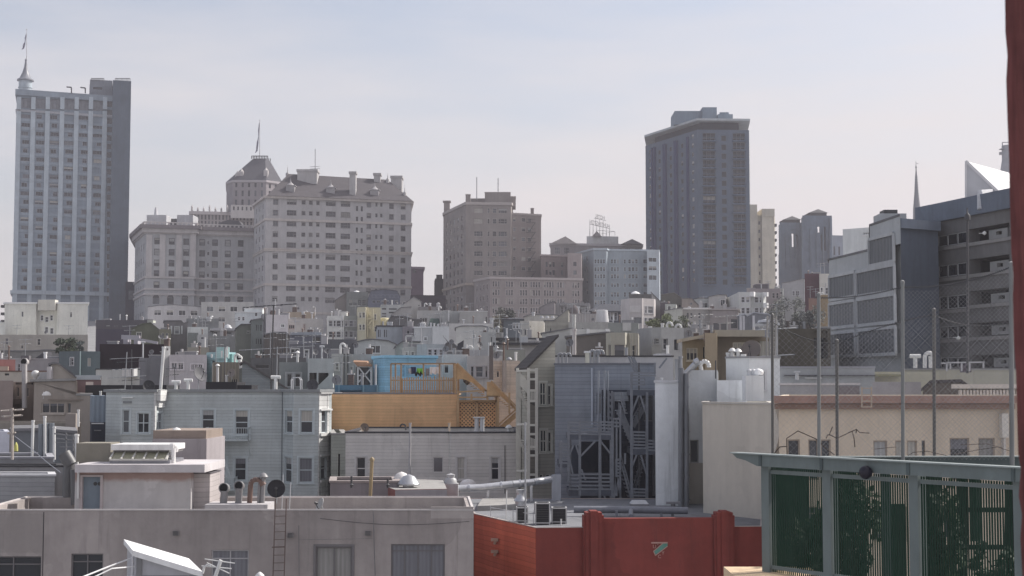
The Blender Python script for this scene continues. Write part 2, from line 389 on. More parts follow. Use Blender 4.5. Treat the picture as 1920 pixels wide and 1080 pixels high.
    def hip(s, xr0, xr1, yr, over=.5, mat=None, ridge=.5, name='roof', z=None):
        """hipped roof over the footprint's bounding quad; ridge given in the photo"""
        q = offset([s.poly[0], s.poly[len(s.front)-1], s.poly[-2] if len(s.poly) > 3 else s.poly[2], s.poly[-1]], over); z = z if z is not None else s.z1
        D = s.D+s.nb.length*ridge; r0, r1 = P(xr0, yr, D), P(xr1, yr, D); e = [Vector((*p, z)) for p in q]; up = Vector((0, 0, .25)); b = MB()
        for k in range(4): b.poly([e[k], e[(k+1) % 4], e[(k+1) % 4]+up, e[k]+up])
        b.poly(e[::-1]); e = [p+up for p in e]
        b.poly([e[0], e[1], r1, r0]); b.poly([e[1], e[2], r1]); b.poly([e[2], e[3], r0, r1]); b.poly([e[3], e[0], r0]); b.build(name, mat or s.rmat, s.th); return s
    def Dx(s, x):
        fr = s.front
        if x <= fr[0][0]: return fr[0][1]
        for (a, da), (b, db) in zip(fr, fr[1:]):
            if x <= b: return da+(db-da)*(x-a)/max(1e-6, b-a)
        return fr[-1][1]
    def top(s, x, y, back=2.0):
        D = s.Dx(x)+back; p = P(x, y, D); return p, Vector((p.x, p.y, s.zr-.02))
    def vent(s, x, y, label, kind='cap', r=.1, back=2., mat=None, name='vent_pipe', cat='vent pipe', group=None):
        p, q = s.top(x, y, back); return vent(p, q, label, kind, r, mat, name, cat, group)
    def blk(s, x0, x1, y, label, name='chimney', cat='chimney', back=2., d=1.0, mat=None, cap=True, group=None, capmat=None):
        """a block (chimney, hut) standing on this roof"""
        D = max(s.Dx(x0), s.Dx(x1))+back; a, c = P(x0, y, D), P(x1, y, D); t = T(name, label, cat, Vector(((a.x+c.x)/2, D+d/2, s.zr)), group)
        b = MB(); b.box(a.x, c.x, D, D+d, s.zr-.02, a.z-(.12 if cap else 0)); b.build('stack' if name == 'chimney' else 'body', mat or s.mat, t)
        if cap: k = MB(); k.box(a.x-.07, c.x+.07, D-.07, D+d+.07, a.z-.12, a.z); k.build('cap', capmat or s.trim, t)
        return t
def vent(p, q, label, kind='cap', r=.1, mat=None, name='vent_pipe', cat='vent pipe', group=None):
    p = Vector(p); q = Vector(q); m = MB(); h = p.z-q.z
    if kind == 'plain': m.tube(q, p, r); m.tube(p-V3((0, 0, r)), p, r*1.25)
    elif kind == 'cap': m.tube(q, p-V3((0, 0, r*1.6)), r); m.lathe(p-V3((0, 0, r*2)), [(r*2, 0), (r*2.1, r*.25), (r*1.1, r*1.6), (0, r*2)], 12); m.tube(p-V3((0, 0, r*2.6)), p-V3((0, 0, r*1.9)), r*.5)
    elif kind == 'tee': m.tube(q, p-V3((0, 0, r)), r); m.tube(p+V3((-r*2.6, 0, -r)), p+V3((r*2.6, 0, -r)), r)
    elif kind == 'hook':
        k = [q, p-V3((0, 0, r*2.4))]
        for a in range(0, 181, 30): k.append(p+V3((r*2.0*(1-math.cos(R(a))), -r*.4*a/180, r*2.0*math.sin(R(a))-r*2.4)))
        m.path(k+[k[-1]-V3((0, 0, r*.8))], r, 8)
    elif kind == 'open':
        m.tube(q, p-V3((0, 0, r*1.6)), r*.9); m.lathe(p-V3((0, -r*.6, r)), [(r, -r), (r*1.25, 0), (r*1.25, r*1.1), (r*1.05, r*1.1), (r*.95, r*.2), (0, r*.15)], 14, axis=(-.15, -1, .12)); m.lathe(p-V3((0, -r*.6, r)), [(0, r*1.02), (r*1.0, r*1.0), (r*1.0, r*.98), (0, r*.98)], 14, 1, axis=(-.15, -1, .12))
    return m.thing(name, [mat or GALV, M('plain', (.012, .012, .014))], label, cat, group)
def dish(c, r, label, mat=None, face=(.3, -1, .5), drop=.8, group=None):
    c = Vector(c); t = T('satellite_dish', label, 'satellite dish', c-V3((0, 0, drop)), group); f = Vector(face).normalized(); mat = mat or M('plain', (.3, .3, .31))
    b = MB(); b.lathe(c, [(0, -r*.24), (r*.5, -r*.18), (r*.85, -r*.06), (r, 0), (r*.98, .02), (r*.84, -r*.03), (r*.5, -r*.14), (0, -r*.2)], 20, axis=f); b.build('reflector', mat, t)
    b = MB(); b.path([c-f*r*.22, c-f*r*.4-V3((0, 0, .1)), Vector((c.x, c.y, c.z))-f*r*.4-V3((0, 0, drop))], .03); b.build('mast', PIPE, t)
    b = MB(); e = c+f*r*.85; b.tube(c-V3((0, 0, r*.9)), e, .018, 5); b.tube(e, e-f*.12, .05, 8); b.build('feed_arm', DKM, t); return t
def aerial(p, q, label, els, boom, group=None, mat=None, r=.025, cat='antenna'):
    """rod mast q->p, boom list of (z_down, dir, length, n elements, element half length)"""
    t = T('antenna', label, cat, q, group); m = mat or PIPE; b = MB(); b.tube(q, p, r, 6); b.build('mast', m, t)
    for dz, ang, L, n, hl in boom:
        b = MB(); c = Vector(p)-V3((0, 0, dz)); d = Vector((math.cos(ang), math.sin(ang), .06)); s = Vector((-d.y, d.x, 0)); b.tube(c-d*L/2, c+d*L/2, r*.7, 5)
        for k in range(n):
            e = c-d*L/2+d*L*k/max(1, n-1); q2 = (s*.9+V3((0, 0, .35 if els == 'v' else 0))).normalized()*hl*(1-.4*k/n); b.tube(e-q2, e+q2, r*.45, 4)
        b.build('boom', m, t)
    return t
def tree(x, ytop, ybot, D, wpx, label, name='leafy_tree', n=1500, cols=((.035, .05, .025), (.06, .075, .035)), seed=1, group=None, leaf=.35, base=None, cat='tree', gap=.5):
    rnd = random.Random(seed); top = P(x, ytop, D); bot = P(x, ybot, D); g = base if base is not None else ground(D); hw = wpx*D/F/2; hh = (top.z-bot.z)/2; c = (top+bot)/2
    t = T(name, label, cat, Vector((c.x, D, g))); tr = MB(); rr = max(.06, hw*.07); tr.tube((c.x, D, g-.2), (c.x+.1, D, c.z), rr*1.6, 8, rr)
    clumps = []
    for k in range(16):
        a = rnd.uniform(0, 6.28); z = rnd.uniform(-.8, .85); q = math.sqrt(max(.1, 1-z*z))*rnd.uniform(.35, .95); e = c+V3((math.cos(a)*q*hw, math.sin(a)*q*hw, z*hh)); clumps.append((e, rnd.uniform(.3, .5)))
        tr.tube((c.x+.05, D, c.z-hh*rnd.uniform(.2, .9)), e, rr*.35, 5, rr*.1)
    tr.build('trunk', M('wood', (.06, .05, .04)), t); cr = MB()
    for k in range(n):
        e, r0 = clumps[k % len(clumps)]; d = Vector((rnd.gauss(0, 1), rnd.gauss(0, 1), rnd.gauss(0, 1))).normalized()*r0*rnd.random()**.4; d = Vector((d.x*hw*.8, d.y*hw*.8, d.z*hh))
        p = e+d; u = Vector((rnd.gauss(0, 1), rnd.gauss(0, 1), rnd.gauss(0, 1))).normalized(); w = u.orthogonal().normalized(); s = leaf*rnd.uniform(.5, 1.1)
        cr.poly([p-u*s*.6, p+w*s*.35, p+u*s*.6, p-w*s*.35], 0 if (k % len(clumps)) % 3 else 1)
    cr.build('crown', [M('leaf', cols[0]), M('leaf', cols[1])], t); return t
def ticks(a, w, p, n): return [(a+p*k, a+p*k+w) for k in range(n)]
SUN_EL, SUN_AZ, SUN_E = 42, 62, 4.6
SKY_S, EXPO, DUST = .12, .3, 2.5
CLOUD0, CLOUD1, CLOUDC = .10, .66, (5.85, 5.5, 5.5)
HAZE_COL, HAZE_G = (.60, .58, .63), .3
# ============================================================ FAR: the towers and hotels on the hill
def flagpole(x, yt, yb, D, label, flag=None, ztop=None, r=.16):
    p, q = P(x, yt, D), P(x, yb, D); t = T('flagpole', label, 'flagpole', q); b = MB(); b.tube(q, p, r, 6, r*.5); b.lathe(p, [(0, -.1), (.3, .15), (0, .45)], 8); b.build('pole', M('metal', (.5, .5, .52)), t)
    if flag:
        b = MB(); z0, z1 = flag; n = 8
        L = [(p+V3((-.3-.25*math.sin(k*.9)**2-(1.3*(k/n)**2), .2*math.sin(k*1.9), -z0-(z1-z0)*k/n)), p+V3((-.12-(.6*(k/n)**2), .2*math.sin(k*1.3), -z0-(z1-z0)*.93*k/n))) for k in range(n+1)]
        for (a, c), (d, e) in zip(L, L[1:]): b.poly([a, c, e, d])
        b.build('flag', M('plain', (.2, .2, .26)), t)
    return t
GREYB = (111, 117, 130)
# --- white pilastered hotel tower, left
tw = Bld('tall hotel tower with white vertical piers and a spired corner turret', [(33, 500), (199, 511), (211.5, 511.6)], 168, 26, GREYB, 'hotel_tower', 'hotel', trim=M('stucco', (.36, .37, .4)), ref=0)
cols = [38.5, 65.5, 93, 120, 147, 174]
fr = tw.F[0]
for k in range(21):
    for i, x in enumerate(cols):
        y = 214+16.05*k+i*.75; rr = random.random()
        if rr < .08 or (k in (0,) and i in (3, 5)): continue
        w = random.choice((19, 19, 16, 13, 10, 8)); off = random.random()*(19-w)*.6+(19-w)*.2
        ua, za = fr.uv(x+off, y); ub, zb = fr.uv(x+off+w, y+8.2)
        tw.addwin(0, ua, ub, zb, za, 'rib' if w > 12 else 'case', .25, .3, M('plain', (.3, .31, .34)))
for i, x in enumerate(cols):
    ua, za = fr.uv(x, 183+i*1.0); ub, zb = fr.uv(x+20, 203+i*1.0); tw.addwin(0, ua, ub, zb, za, 'rib', .5, 0, M('plain', (.25, .26, .29)), M('glass', (.2, .21, .24), rough=.5))
for k in range(24): tw.win([(200.5, 210.5)], [(190+15.9*k, 200.5+15.9*k)], 'plain', e=1, r=.4, blind=0, glass=GLASS[1])
tw.done()
PIER = M('stucco', A(131, 137, 149, 500))
b = MB()
for x in (35.5, 62.5, 89.5, 116.7, 143.6, 170.3, 196.7):
    u, z = fr.uv(x, 186); 
    for (z0, z1, w, o) in ((tw.z0, z-4.2, .75, .55), (z-3.6, z+.6, .7, .9)):
        b.hull8([fr.at(u-w, z0, o), fr.at(u+w, z0, o), fr.at(u+w, z0, -.1), fr.at(u-w, z0, -.1), fr.at(u-w, z1, o), fr.at(u+w, z1, o), fr.at(u+w, z1, -.1), fr.at(u-w, z1, -.1)])
b.build('pier', PIER, tw.th)
tw.band(y=173, h=2.0, out=.7, mat=M('stucco', A(115, 121, 134, 500))); tw.band(y=207, h=.8, out=.5, name='belt_course'); tw.band(y=548, h=1.2, out=.9, mat=PIER, name='belt_course')
b = MB()
for k in range(23):
    u0, z = fr.uv(36, 226.5+16.05*k); b.hull8([fr.at(0, z, .12), fr.at(fr.L, z, .12), fr.at(fr.L, z, -.05), fr.at(0, z, -.05), fr.at(0, z+.9, .12), fr.at(fr.L, z+.9, .12), fr.at(fr.L, z+.9, -.05), fr.at(0, z+.9, -.05)])
b.build('spandrel', M('stucco', A(115, 121, 134, 500)), tw.th)
c = P(47.5, 160, 508); zb = tw.z1-1
b = MB(); b.lathe((c.x, 508, 0), [(2.3, zb), (2.3, zb+3), (2.5, zb+3.1), (2.5, zb+3.4)], 8); b.build('turret', PIER, tw.th)
b = MB(); ze = Zat(152, 508); zt = Zat(110, 508); b.lathe((c.x, 508, 0), [(2.9, ze), (2.9, ze+.4), (2.0, ze+1), (1.1, ze+3), (.55, ze+5), (.28, zt-.8), (.45, zt-.5), (.1, zt)], 10); b.build('spire', M('metal', (.2, .21, .24)), tw.th)
b = MB(); b.lathe((c.x, 508, 0), [(2.32, zb), (2.32, ze)], 8); b.build('turret_drum', PIER, tw.th)
flagpole(50, 56, 112, 508, 'thin flagpole with a furled flag on the hotel turret spire', (1.5, 7))
sh = Bld('blank dark grey elevator slab attached to the white hotel tower', [(212, 507), (246, 509)], 150, 24, (98, 102, 113), 'elevator_tower', 'tower', z0=tw.z0); 
sh.done()
b = MB()
for (xa, xb) in ((171, 195), (216, 244)):
    for k in range(13):
        x = xa+(xb-xa)*k/12; p = P(x, 147, 512); b.tube(P(x, 152, 512), p, .09, 4)
    b.bar(P(xa, 147, 512), P(xb, 147, 512), .18)
b.build('railing', DKM, sh.th)
ph = Bld('grey rooftop penthouse beside the elevator slab on the hotel tower', [(169, 513), (211, 515)], 149, 14, (112, 114, 125), 'penthouse', 'penthouse', z0=tw.z1-2)
ph.win([(174, 192)], [(163, 168)], 'plain', blind=0).done()
for x, y in ((130, 164), (156, 165)): 
    b = MB(); p = P(x+4, y, 505); b.bar(P(x+4, 175, 505), p, .35); b.bar(p, P(x-5, y-1, 505), .4); b.thing('roof_davit', DKM, 'dark bent davit arm on the hotel tower roof, %s one' % ('left' if x < 140 else 'right'), 'davit', 'davits on the hotel roof')
an = Bld('low dark grey annex between the hotel tower and the stone hotel', [(236, 505), (276, 508)], 528, 20, (88, 88, 97), 'hotel_annex', 'annex')
an.win([(241, 265)], [(545, 562)], 'plain', blind=0); an.done()
# --- stone hotel with the heavy cornice
SC1 = (130, 129, 136)
ho = Bld('ornate pale stone hotel with a heavy cornice and arched ground floor', [(254, 500), (274, 470), (366, 474), (367, 476.5), (479, 482)], 423, 40, SC1, 'stone_hotel', 'hotel', ref=1)
rows = [(446.5, 457.5), (467, 478), (487.5, 498.5), (507.5, 518.5), (528.5, 539.5)]
ho.win([(290, 299.5), (317.5, 327), (344.5, 354)], rows, 'sash', 1, .3, .6, M('plain', (.09, .09, .1)))
ho.win([(374.5, 384), (398.5, 408), (422.5, 432), (446.5, 456)], [(a+2.5, b+2.5) for a, b in rows], 'sash', 3, .3, .5, M('plain', (.09, .09, .1)), xr=380)
ho.win([(388.5, 393)], [(a+5, b+.5) for a, b in rows], 'plain', 3, .3, 0, xr=380)
ho.regular(0, 4, 6, 'plain', .35, .5, zt=ho.z1-4, blind=.1)
ho.win([(286.5, 298.5), (313.5, 325.5), (340.5, 352.5)], [(558, 570)], 'slot', 1, .5, 0); ho.win([(374, 385), (398, 409), (421, 432), (445, 456)], [(560, 572)], 'slot', 3, .5, 0, xr=380)
ho.done()
ST = M('stucco', A(138, 133, 138, 475)); STD = M('stucco', A(112, 107, 113, 475))
ho.band(z=ho.z1-.3, h=1.1, out=2.0, mat=STD); ho.band(z=ho.z1-1.5, h=1.3, out=1.1, mat=ST, name='frieze'); ho.band(y=436, h=.6, out=.35, mat=ST, name='belt_course', e=1)
for y in (519.5, 541.5, 551): ho.band(y=y, h=.6, out=.4, mat=ST, name='belt_course', e=1)
b = MB()
for f, xs in ((ho.F[1], (280, 305, 336, 362)),):
    for x in xs:
        u, z = f.uv(x, 440); _, zl = f.uv(x, 519); w = .9; b.hull8([f.at(u-w, zl, .45), f.at(u+w, zl, .45), f.at(u+w, zl, -.05), f.at(u-w, zl, -.05), f.at(u-w, z, .45), f.at(u+w, z, .45), f.at(u+w, z, -.05), f.at(u-w, z, -.05)])
b.build('pilaster', ST, ho.th)
b = MB()   # round heads of the arches with radiating stones
for e, xs, y in ((1, (292.5, 319.5, 346.5), 558), (3, (379.5, 403.5, 426.5, 450.5), 560)):
    f = ho.F[e]
    for x in xs:
        u, z = f.uv(x, y if e == 1 else y+(x-380)*.012); rad = 1.0
        for k in range(9):
            a = math.pi*k/8; c0 = f.at(u+math.cos(a)*rad, z+math.sin(a)*rad, .1); c1 = f.at(u+math.cos(a)*rad*(1.9 if k % 2 else 1.5), z+math.sin(a)*rad*(1.9 if k % 2 else 1.5), .1); b.bar(c0, c1, .28)
b.build('arch_stone', ST, ho.th)
b = MB()
for e, xs, y in ((1, (292.5, 319.5, 346.5), 558.2), (3, (379.5, 403.5, 426.5, 450.5), 560.2)):
    f = ho.F[e]
    for x in xs:
        u, z = f.uv(x, y); b.poly([f.at(u+math.cos(math.pi*k/10)*.98, z+math.sin(math.pi*k/10)*.98, .03) for k in range(11)])
b.build('arch_window', GLASS[0], ho.th)
b = MB()
for f in (ho.F[1], ho.F[2], ho.F[3], ho.F[0]):
    n = int(f.L/1.3)
    for k in range(n): p = f.at(f.L*k/n, ho.z1+.3, .6); b.box(p.x-.25, p.x+.25, p.y-.2, p.y+.2, p.z-.3, p.z+1.0)
[b.ring(offset(ho.poly, .75), offset(ho.poly, .35), ho.z1+.98, ho.z1+1.3)]; b.build('balustrade', ST, ho.th)
ho.blk(275, 312, 403, 'plain pale box penthouse on the left of the stone hotel roof', 'penthouse', 'penthouse', 6, 8, mat=M('stucco', (.5, .5, .52)), cap=False)
ho.blk(332, 362, 403, 'plain pale box penthouse behind the hotel cornice, right of the first', 'penthouse', 'penthouse', 9, 8, mat=M('stucco', (.42, .42, .44)), cap=False)
ho.blk(312, 331, 410, 'low dark machine housing between the two hotel penthouses', 'machine_housing', 'machinery', 12, 5, mat=DKM, cap=False)
flagpole(292.5, 390, 404, 482, 'short tapered mast on the pale hotel penthouse', r=.7)
b = MB(); q = [P(x, y, 492) for x, y in ((404, 428), (410, 418), (428, 412), (448, 414), (458, 428))]; n8 = [p+V3((0, 6, 0)) for p in q]
b.poly(q); b.poly(n8[::-1]); [b.poly([q[i], q[i+1], n8[i+1], n8[i]]) for i in range(4)]; b.thing('dark_roof_dome', M('shingle', (.09, .09, .1)), 'low dark curved roof bulge above the right half of the hotel cornice', 'roof dome')
# --- old hotel tower with the crown behind
mh = Bld('ornate lower wing of the towered hotel with tall slit windows', [(357, 560), (500, 566)], 396, 25, (128, 122, 128), 'hotel_wing', 'hotel wing', corn=(1.2, .5))
mh.win(ticks(364, 3, 6.6, 17), [(402, 411), (413.5, 425)], 'slot', 0, .4, 0); mh.done()
for k in range(13): b = MB(); p = P(360+k*11, 392 if k % 3 else 388, 562); b.box(p.x-.3, p.x+.3, p.y-.3, p.y+.3, mh.z1-.3, p.z); b.lathe(V3((p.x, p.y, p.z)), [(.4, 0), (.1, .7), (0, .9)], 4); b.build('finial', ST, mh.th)
mt = Bld('old stone hotel tower with a crowned hip roof and flagpole', [(425, 575), (437, 569), (499, 569), (528, 575)], 338, 22, (124, 119, 126), 'crowned_tower', 'hotel', ref=1, corn=(.8, .35))
mt.win(ticks(441, 4, 12, 5), [(343, 351), (357, 368), (374, 386)], 'slot', 1, .4, 0); mt.win([(504, 508), (515, 519)], [(345, 353), (358, 368)], 'slot', 2, .4, 0); mt.done()
b = MB(); zt = Zat(301, 580); lo = offset(mt.poly, .3); k0, k1 = P(473, 301, 577), P(503, 301, 577)
tp = [Vector((k0.x, 577, zt)), Vector((k0.x+1, 575.5, zt)), Vector((k1.x-1, 575.5, zt)), Vector((k1.x, 577, zt)), Vector((k1.x, 582, zt)), Vector((k0.x, 582, zt))]
lv = [Vector((*p, mt.z1+.05)) for p in lo]
for k in range(6): b.poly([lv[k], lv[(k+1) % 6], tp[(k+1) % 6], tp[k]])
b.poly(tp); b.build('crown_roof', M('shingle', (.1, .1, .115)), mt.th)
b = MB(); n = 10
for k in range(n+1): x = k0.x+(k1.x-k0.x)*k/n; b.bar((x, 575.6, zt), (x, 575.6, zt+1.1), .3); b.bar((x, 582, zt), (x, 582, zt+1.1), .3)
b.bar((k0.x, 575.6, zt+1.1), (k1.x, 575.6, zt+1.1), .3); b.build('crown_rail', DKM, mt.th)
for x, y in ((452, 327), (498, 325), (445, 331)):
    b = MB(); p = P(x, y, 570); b.box(p.x-.8, p.x+.8, p.y, p.y+2, p.z-1.5, p.z+1.2); b.lathe((p.x, p.y+1, p.z+1.19), [(1.0, 0), (0, 1.3)], 4); b.build('dormer', ST, mt.th)
flagpole(487, 226, 300, 579, 'tall flagpole with a furled flag above the crowned hotel tower', (1, 13), r=.2)
mt2 = Bld('pale setback block stepping down below the crowned tower', [(433, 556), (486, 558)], 384, 14, (140, 135, 140), 'setback_block', 'hotel wing', z0=mh.z1-3); mt2.win(ticks(437, 3, 8, 5), [(387, 394)], 'slot', blind=0).done()
# --- big apartment block with hipped roof
AP = (131, 128, 134)
ap = Bld('massive beige apartment block with a long dark hipped roof', [(477, 472), (498.5, 450), (771.5, 464)], 368, 34, AP, 'apartment_block', 'apartment block', ref=1, parapet=False, rmat=M('shingle', (.085, .078, .085)), trim=M('plain', (.25, .23, .235)))
Y0, DY = 378.5, 20.2
rw = [(Y0-4.7+DY*k, Y0+5+DY*k) for k in range(10)]
ap.win([(512.5, 521.5)], rw, 'case', 1, .3, .3); ap.win([(538, 556)], rw, 'tri', 1, .3, .4)
ap.win([(566, 572.5), (580, 586), (593.5, 599)], [(a+1, b-1.5) for a, b in rw], 'sash', 1, .3, .3, xr=540); ap.win([(611, 629.5)], [(a+2.5, b+2.5) for a, b in rw], 'tri', 1, .3, .4)
ap.win([(639, 657)], [(a+3.8, b+3.8) for a, b in rw], 'tri', 1, .3, .4)
ap.win([(667.5, 671.5)], [(a+12.2, b+12.2) for a, b in rw[:9]], 'slot', 1, .3, 0); ap.win([(676.5, 680.5)], [(a+12.8, b+12.8) for a, b in rw[:9]], 'slot', 1, .3, 0)
ap.win([(688, 695.5)], [(a+6, b+5) for a, b in rw[:9]], 'sash', 1, .3, .8); ap.win([(704, 708), (713, 717)], [(a+6, b+3.5) for a, b in rw[:9]], 'slot', 1, .3, 0, xr=700)
ap.win([(730, 738), (752, 760)], [(a+8, b+8) for a, b in rw[:9]], 'sash', 1, .3, .6, xr=735)
ap.regular(0, 3, 12, 'slot', .3, .5, blind=.1); ap.done()
BAND = M('stucco', A(138, 131, 133, 450))
for y in (411, 468.5, 533, 586): ap.band(y=y, h=.7, out=.3, mat=BAND, name='belt_course', e=1)
ap.band(y=466, h=.3, out=.45, mat=BAND, name='belt_course', e=1); ap.band(z=ap.z1-.2, h=.7, out=.7, mat=BAND)
# hipped roof over the front wing
q = [XY(497, 449), XY(773, 463), XY(771, 485), XY(483, 474)]; e4 = [Vector((*p, ap.z1+.15)) for p in q]; r0, r1 = P(541, 326, 463), P(727, 337, 474); b = MB()
b.poly([e4[0], e4[1], r1, r0]); b.poly([e4[1], e4[2], r1]); b.poly([e4[2], e4[3], r0, r1]); b.poly([e4[3], e4[0], r0]); b.poly(e4[::-1]); b.build('hip_roof', ap.rmat, ap.th)
def dormer(x, y, D, w=1.3):
    p = P(x, y, D); b = MB(); b.box(p.x-w, p.x+w, p.y, p.y+4, p.z-2, p.z+.6); b.prism([(p.x-w*1.2, p.y-.2), (p.x+w*1.2, p.y-.2), (p.x+w*1.2, p.y+4), (p.x-w*1.2, p.y+4)], p.z+.6, p.z+.8); b.lathe((p.x, p.y+.8, p.z+.8), [(w, 0), (.25, 1.0), (.12, 1.6), (0, 2.6)], 6); b.build('dormer', M('stucco', (.33, .32, .33)), ap.th)
dormer(544, 352, 454); dormer(619.5, 356, 458); dormer(702, 360, 462)
CH = M('stucco', (.42, .41, .41))
def stackp(x0, x1, yt, yb, D, name='chimney', d=3):
    a, c = P(x0, yt, D), P(x1, yb, D); b = MB(); b.box(a.x, c.x, D, D+d, c.z, a.z); b.box(a.x-.25, c.x+.25, D-.25, D+d+.25, a.z-.6, a.z+.1); b.build(name, CH, ap.th)
stackp(655.5, 666.5, 322, 373, 459.5); stackp(701, 713, 325, 345, 471); stackp(733, 753, 330, 372, 473, d=6); stackp(557.5, 594, 318, 345, 461, 'rooftop_box', 5)
for x, y, h in ((539, 326, 3.0), (727, 337, 2.4), (759, 362, 3)):
    b = MB(); p = P(x, y, 466); b.lathe(p-V3((0, 0, 1)), [(.5, 0), (.6, 1), (.15, 1.6), (0, 1+h)], 6); b.build('finial', CH, ap.th)
aerial(P(591, 279, 463), P(591, 322, 463), 'thin white radio mast on the apartment block rooftop box', 'h', [(5.6, 0, 3, 3, .6), (6.3, 0, 3, 3, .6)], r=.12)
# --- right of it: dark stubs against the sky
b1 = Bld('small dark tower stub against the sky right of the apartment block', [(769, 520), (794, 522)], 500, 14, (98, 92, 102), 'dark_building', 'building', corn=(.8, .5)); b1.win([(774, 780)], [(506, 512)], 'slot', blind=0).done()
b2 = Bld('dark brick building with a chimney beside the brown apartment tower', [(816, 470), (836, 472)], 522, 14, (76, 70, 77), 'dark_building', 'building'); b2.done(); b2.blk(818, 829, 515, 'stubby chimney on the dark brick building by the tower', back=3, d=2)
b3 = Bld('low dark wall of buildings under the patch of bright sky', [(770, 410), (836, 412)], 553, 14, (82, 76, 86), 'dark_building', 'building'); b3.done()
# --- brown brick apartment tower
BR = (116, 110, 113)
bt = Bld('brown apartment tower with stepped parapets and two thin masts', [(831.5, 457), (873.5, 430), (958, 431), (960, 433)], 379, 26, BR, 'brown_apartment_tower', 'apartment tower', ref=1, corn=(.8, .3))
rws = [(390, 399), (410, 419), (433.5, 443), (452, 461.5), (471, 480.5), (490, 499), (507.5, 516)]
bt.win([(889, 905)], rws, 'tri', 1, .3, .35); bt.win([(914, 918), (923.5, 931)], rws, 'sash', 1, .3, .3, xr=890); bt.win([(934.5, 950.5)], rws, 'tri', 1, .3, .5, xr=890)
bt.regular(0, 5, 13, 'slot', .35, .55, zt=bt.z1-3, blind=.3); bt.done()
for y in (533,): bt.band(y=y, h=.7, out=.4, mat=M('stucco', A(128, 118, 117, 430)), name='belt_course', e=1)
bt2 = Bld('darker right wing of the brown tower with a zigzag fire escape', [(958.5, 432), (1014.5, 436)], 399, 24, (113, 106, 109), 'apartment_wing', 'apartment tower', corn=(.5, .2))
bt2.win([(962, 967), (978, 985), (990, 996)], [(408+18.3*k, 415+18.3*k) for k in range(7)], 'sash', blind=.4).done()
b = MB()
for k in range(7):
    y = 418+18.3*k; p, q = bt2.pt(985, y, 1.0), bt2.pt(1001, y, 1.0); b.bar(p, q, .5, .12); b.bar(p+V3((0, 0, 1)), q+V3((0, 0, 1)), .12)
    b.bar(q, bt2.pt(988, y+18.3, 1.0), .18) if k < 6 else None
b.build('fire_escape', DKM, bt2.th)
bt.blk(909, 957, 360, 'wide stepped penthouse on top of the brown tower', 'penthouse', 'penthouse', 2, 10, cap=True)
bt.blk(957, 967, 368, 'narrow step at the right of the brown tower penthouse', 'penthouse', 'penthouse', 3, 8, cap=True)
bt.blk(873, 882, 364, 'corner pier rising at the left of the brown tower roof', 'corner_pier', 'pier', .3, 2, cap=True)
bt.blk(882, 910, 372, 'low roof wall between corner pier and brown tower penthouse', 'roof_wall', 'wall', 6, 1, cap=False)
b = MB(); p = P(838, 377, 456); b.box(p.x-.9, p.x+.9, 455, 457, Zat(405, 456), p.z); b.box(p.x-1.2, p.x+1.2, 454.7, 457.3, p.z-.5, p.z); b.build('chimney', bt.mat, bt.th)
aerial(P(894, 332, 436), P(894, 375, 436), 'left thin mast on the brown tower', 'h', [], r=.13); aerial(P(934, 334, 436), P(934, 362, 436), 'right thin mast on the brown tower penthouse', 'h', [], r=.13)
bt2.blk(995, 1001, 390, 'small chimney on the darker wing of the brown tower', back=4, d=2)
lb = Bld('brown lower apartment house with grouped tall windows', [(889, 412), (919, 400), (1092, 406)], 519, 20, (116, 109, 113), 'brown_apartment_house', 'apartment house', ref=1, corn=(.6, .3))
rws = [(527, 537.5), (542.5, 553.5), (559, 570), (576, 587)]
for x, n in ((923.5, 3), (948.5, 3), (975, 3), (994.5, 4), (1020, 4), (1045, 3), (1073, 3)): lb.win(ticks(x, 3.6, 4.9, n), rws, 'sash', 1, .25, .5, xr=925)
lb.regular(0, 4, 5, 'sash', .35, .5, blind=.4); lb.done()
ub = Bld('grey brown upper block behind the lower apartment house', [(1014, 424), (1066, 427)], 477, 18, (112, 103, 107), 'brown_apartment_block', 'apartment block', corn=(.5, .3))
ub.win([(1023, 1027), (1030, 1034), (1036, 1040), (1052, 1056)], [(491, 500), (506, 515)], 'slot', blind=.3).done()
mb = Bld('pinkish blank sided block between brown and blue apartment houses', [(1064, 418), (1090, 420)], 474, 16, (120, 112, 117), 'plain_block', 'apartment block'); mb.win([(1075, 1081)], [(491, 499), (507, 515)], 'slot', blind=0).done()
# --- hotel with the rooftop letters
hh = Bld('grey hotel with two hipped corner pavilions under a rooftop sign', [(1032, 520), (1204, 524)], 456, 24, (126, 121, 127), 'signed_hotel', 'hotel', corn=(.8, .4))
hh.win([(1040, 1050), (1058, 1068), (1160, 1166), (1172, 1182), (1190, 1198)], [(464, 476), (484, 494)], 'tri', blind=.5).done()
for x0, x1, xp, yp in ((1031, 1082, 1060, 443), (1166, 1204, 1185, 448)):
    a, c, p = P(x0, 457, 519.5), P(x1, 457, 519.5), P(xp, yp, 524); b = MB(); y2 = 529
    cs = [Vector((a.x, 519.5, a.z)), Vector((c.x, 519.5, a.z)), Vector((c.x, y2, a.z)), Vector((a.x, y2, a.z))]
    for k in range(4): b.poly([cs[k], cs[(k+1) % 4], p])
    b.poly(cs[::-1]); b.build('pavilion_roof', M('shingle', (.13, .12, .125)), hh.th)
pn = Bld('plain pale penthouse carrying the rooftop letters', [(1100, 526), (1112, 525), (1159.5, 527)], 443, 8, (150, 148, 153), 'penthouse', 'penthouse', z0=hh.z1-1); pn.done()
b = MB(); a, c, p = P(1110, 443, 524), P(1128, 443, 524), P(1119, 433, 526); cs = [a, c, V3((c.x, 530, a.z)), V3((a.x, 530, a.z))]; [b.poly([cs[k], cs[(k+1) % 4], p]) for k in range(4)]; b.build('roof_peak', M('shingle', (.13, .12, .125)), pn.th)
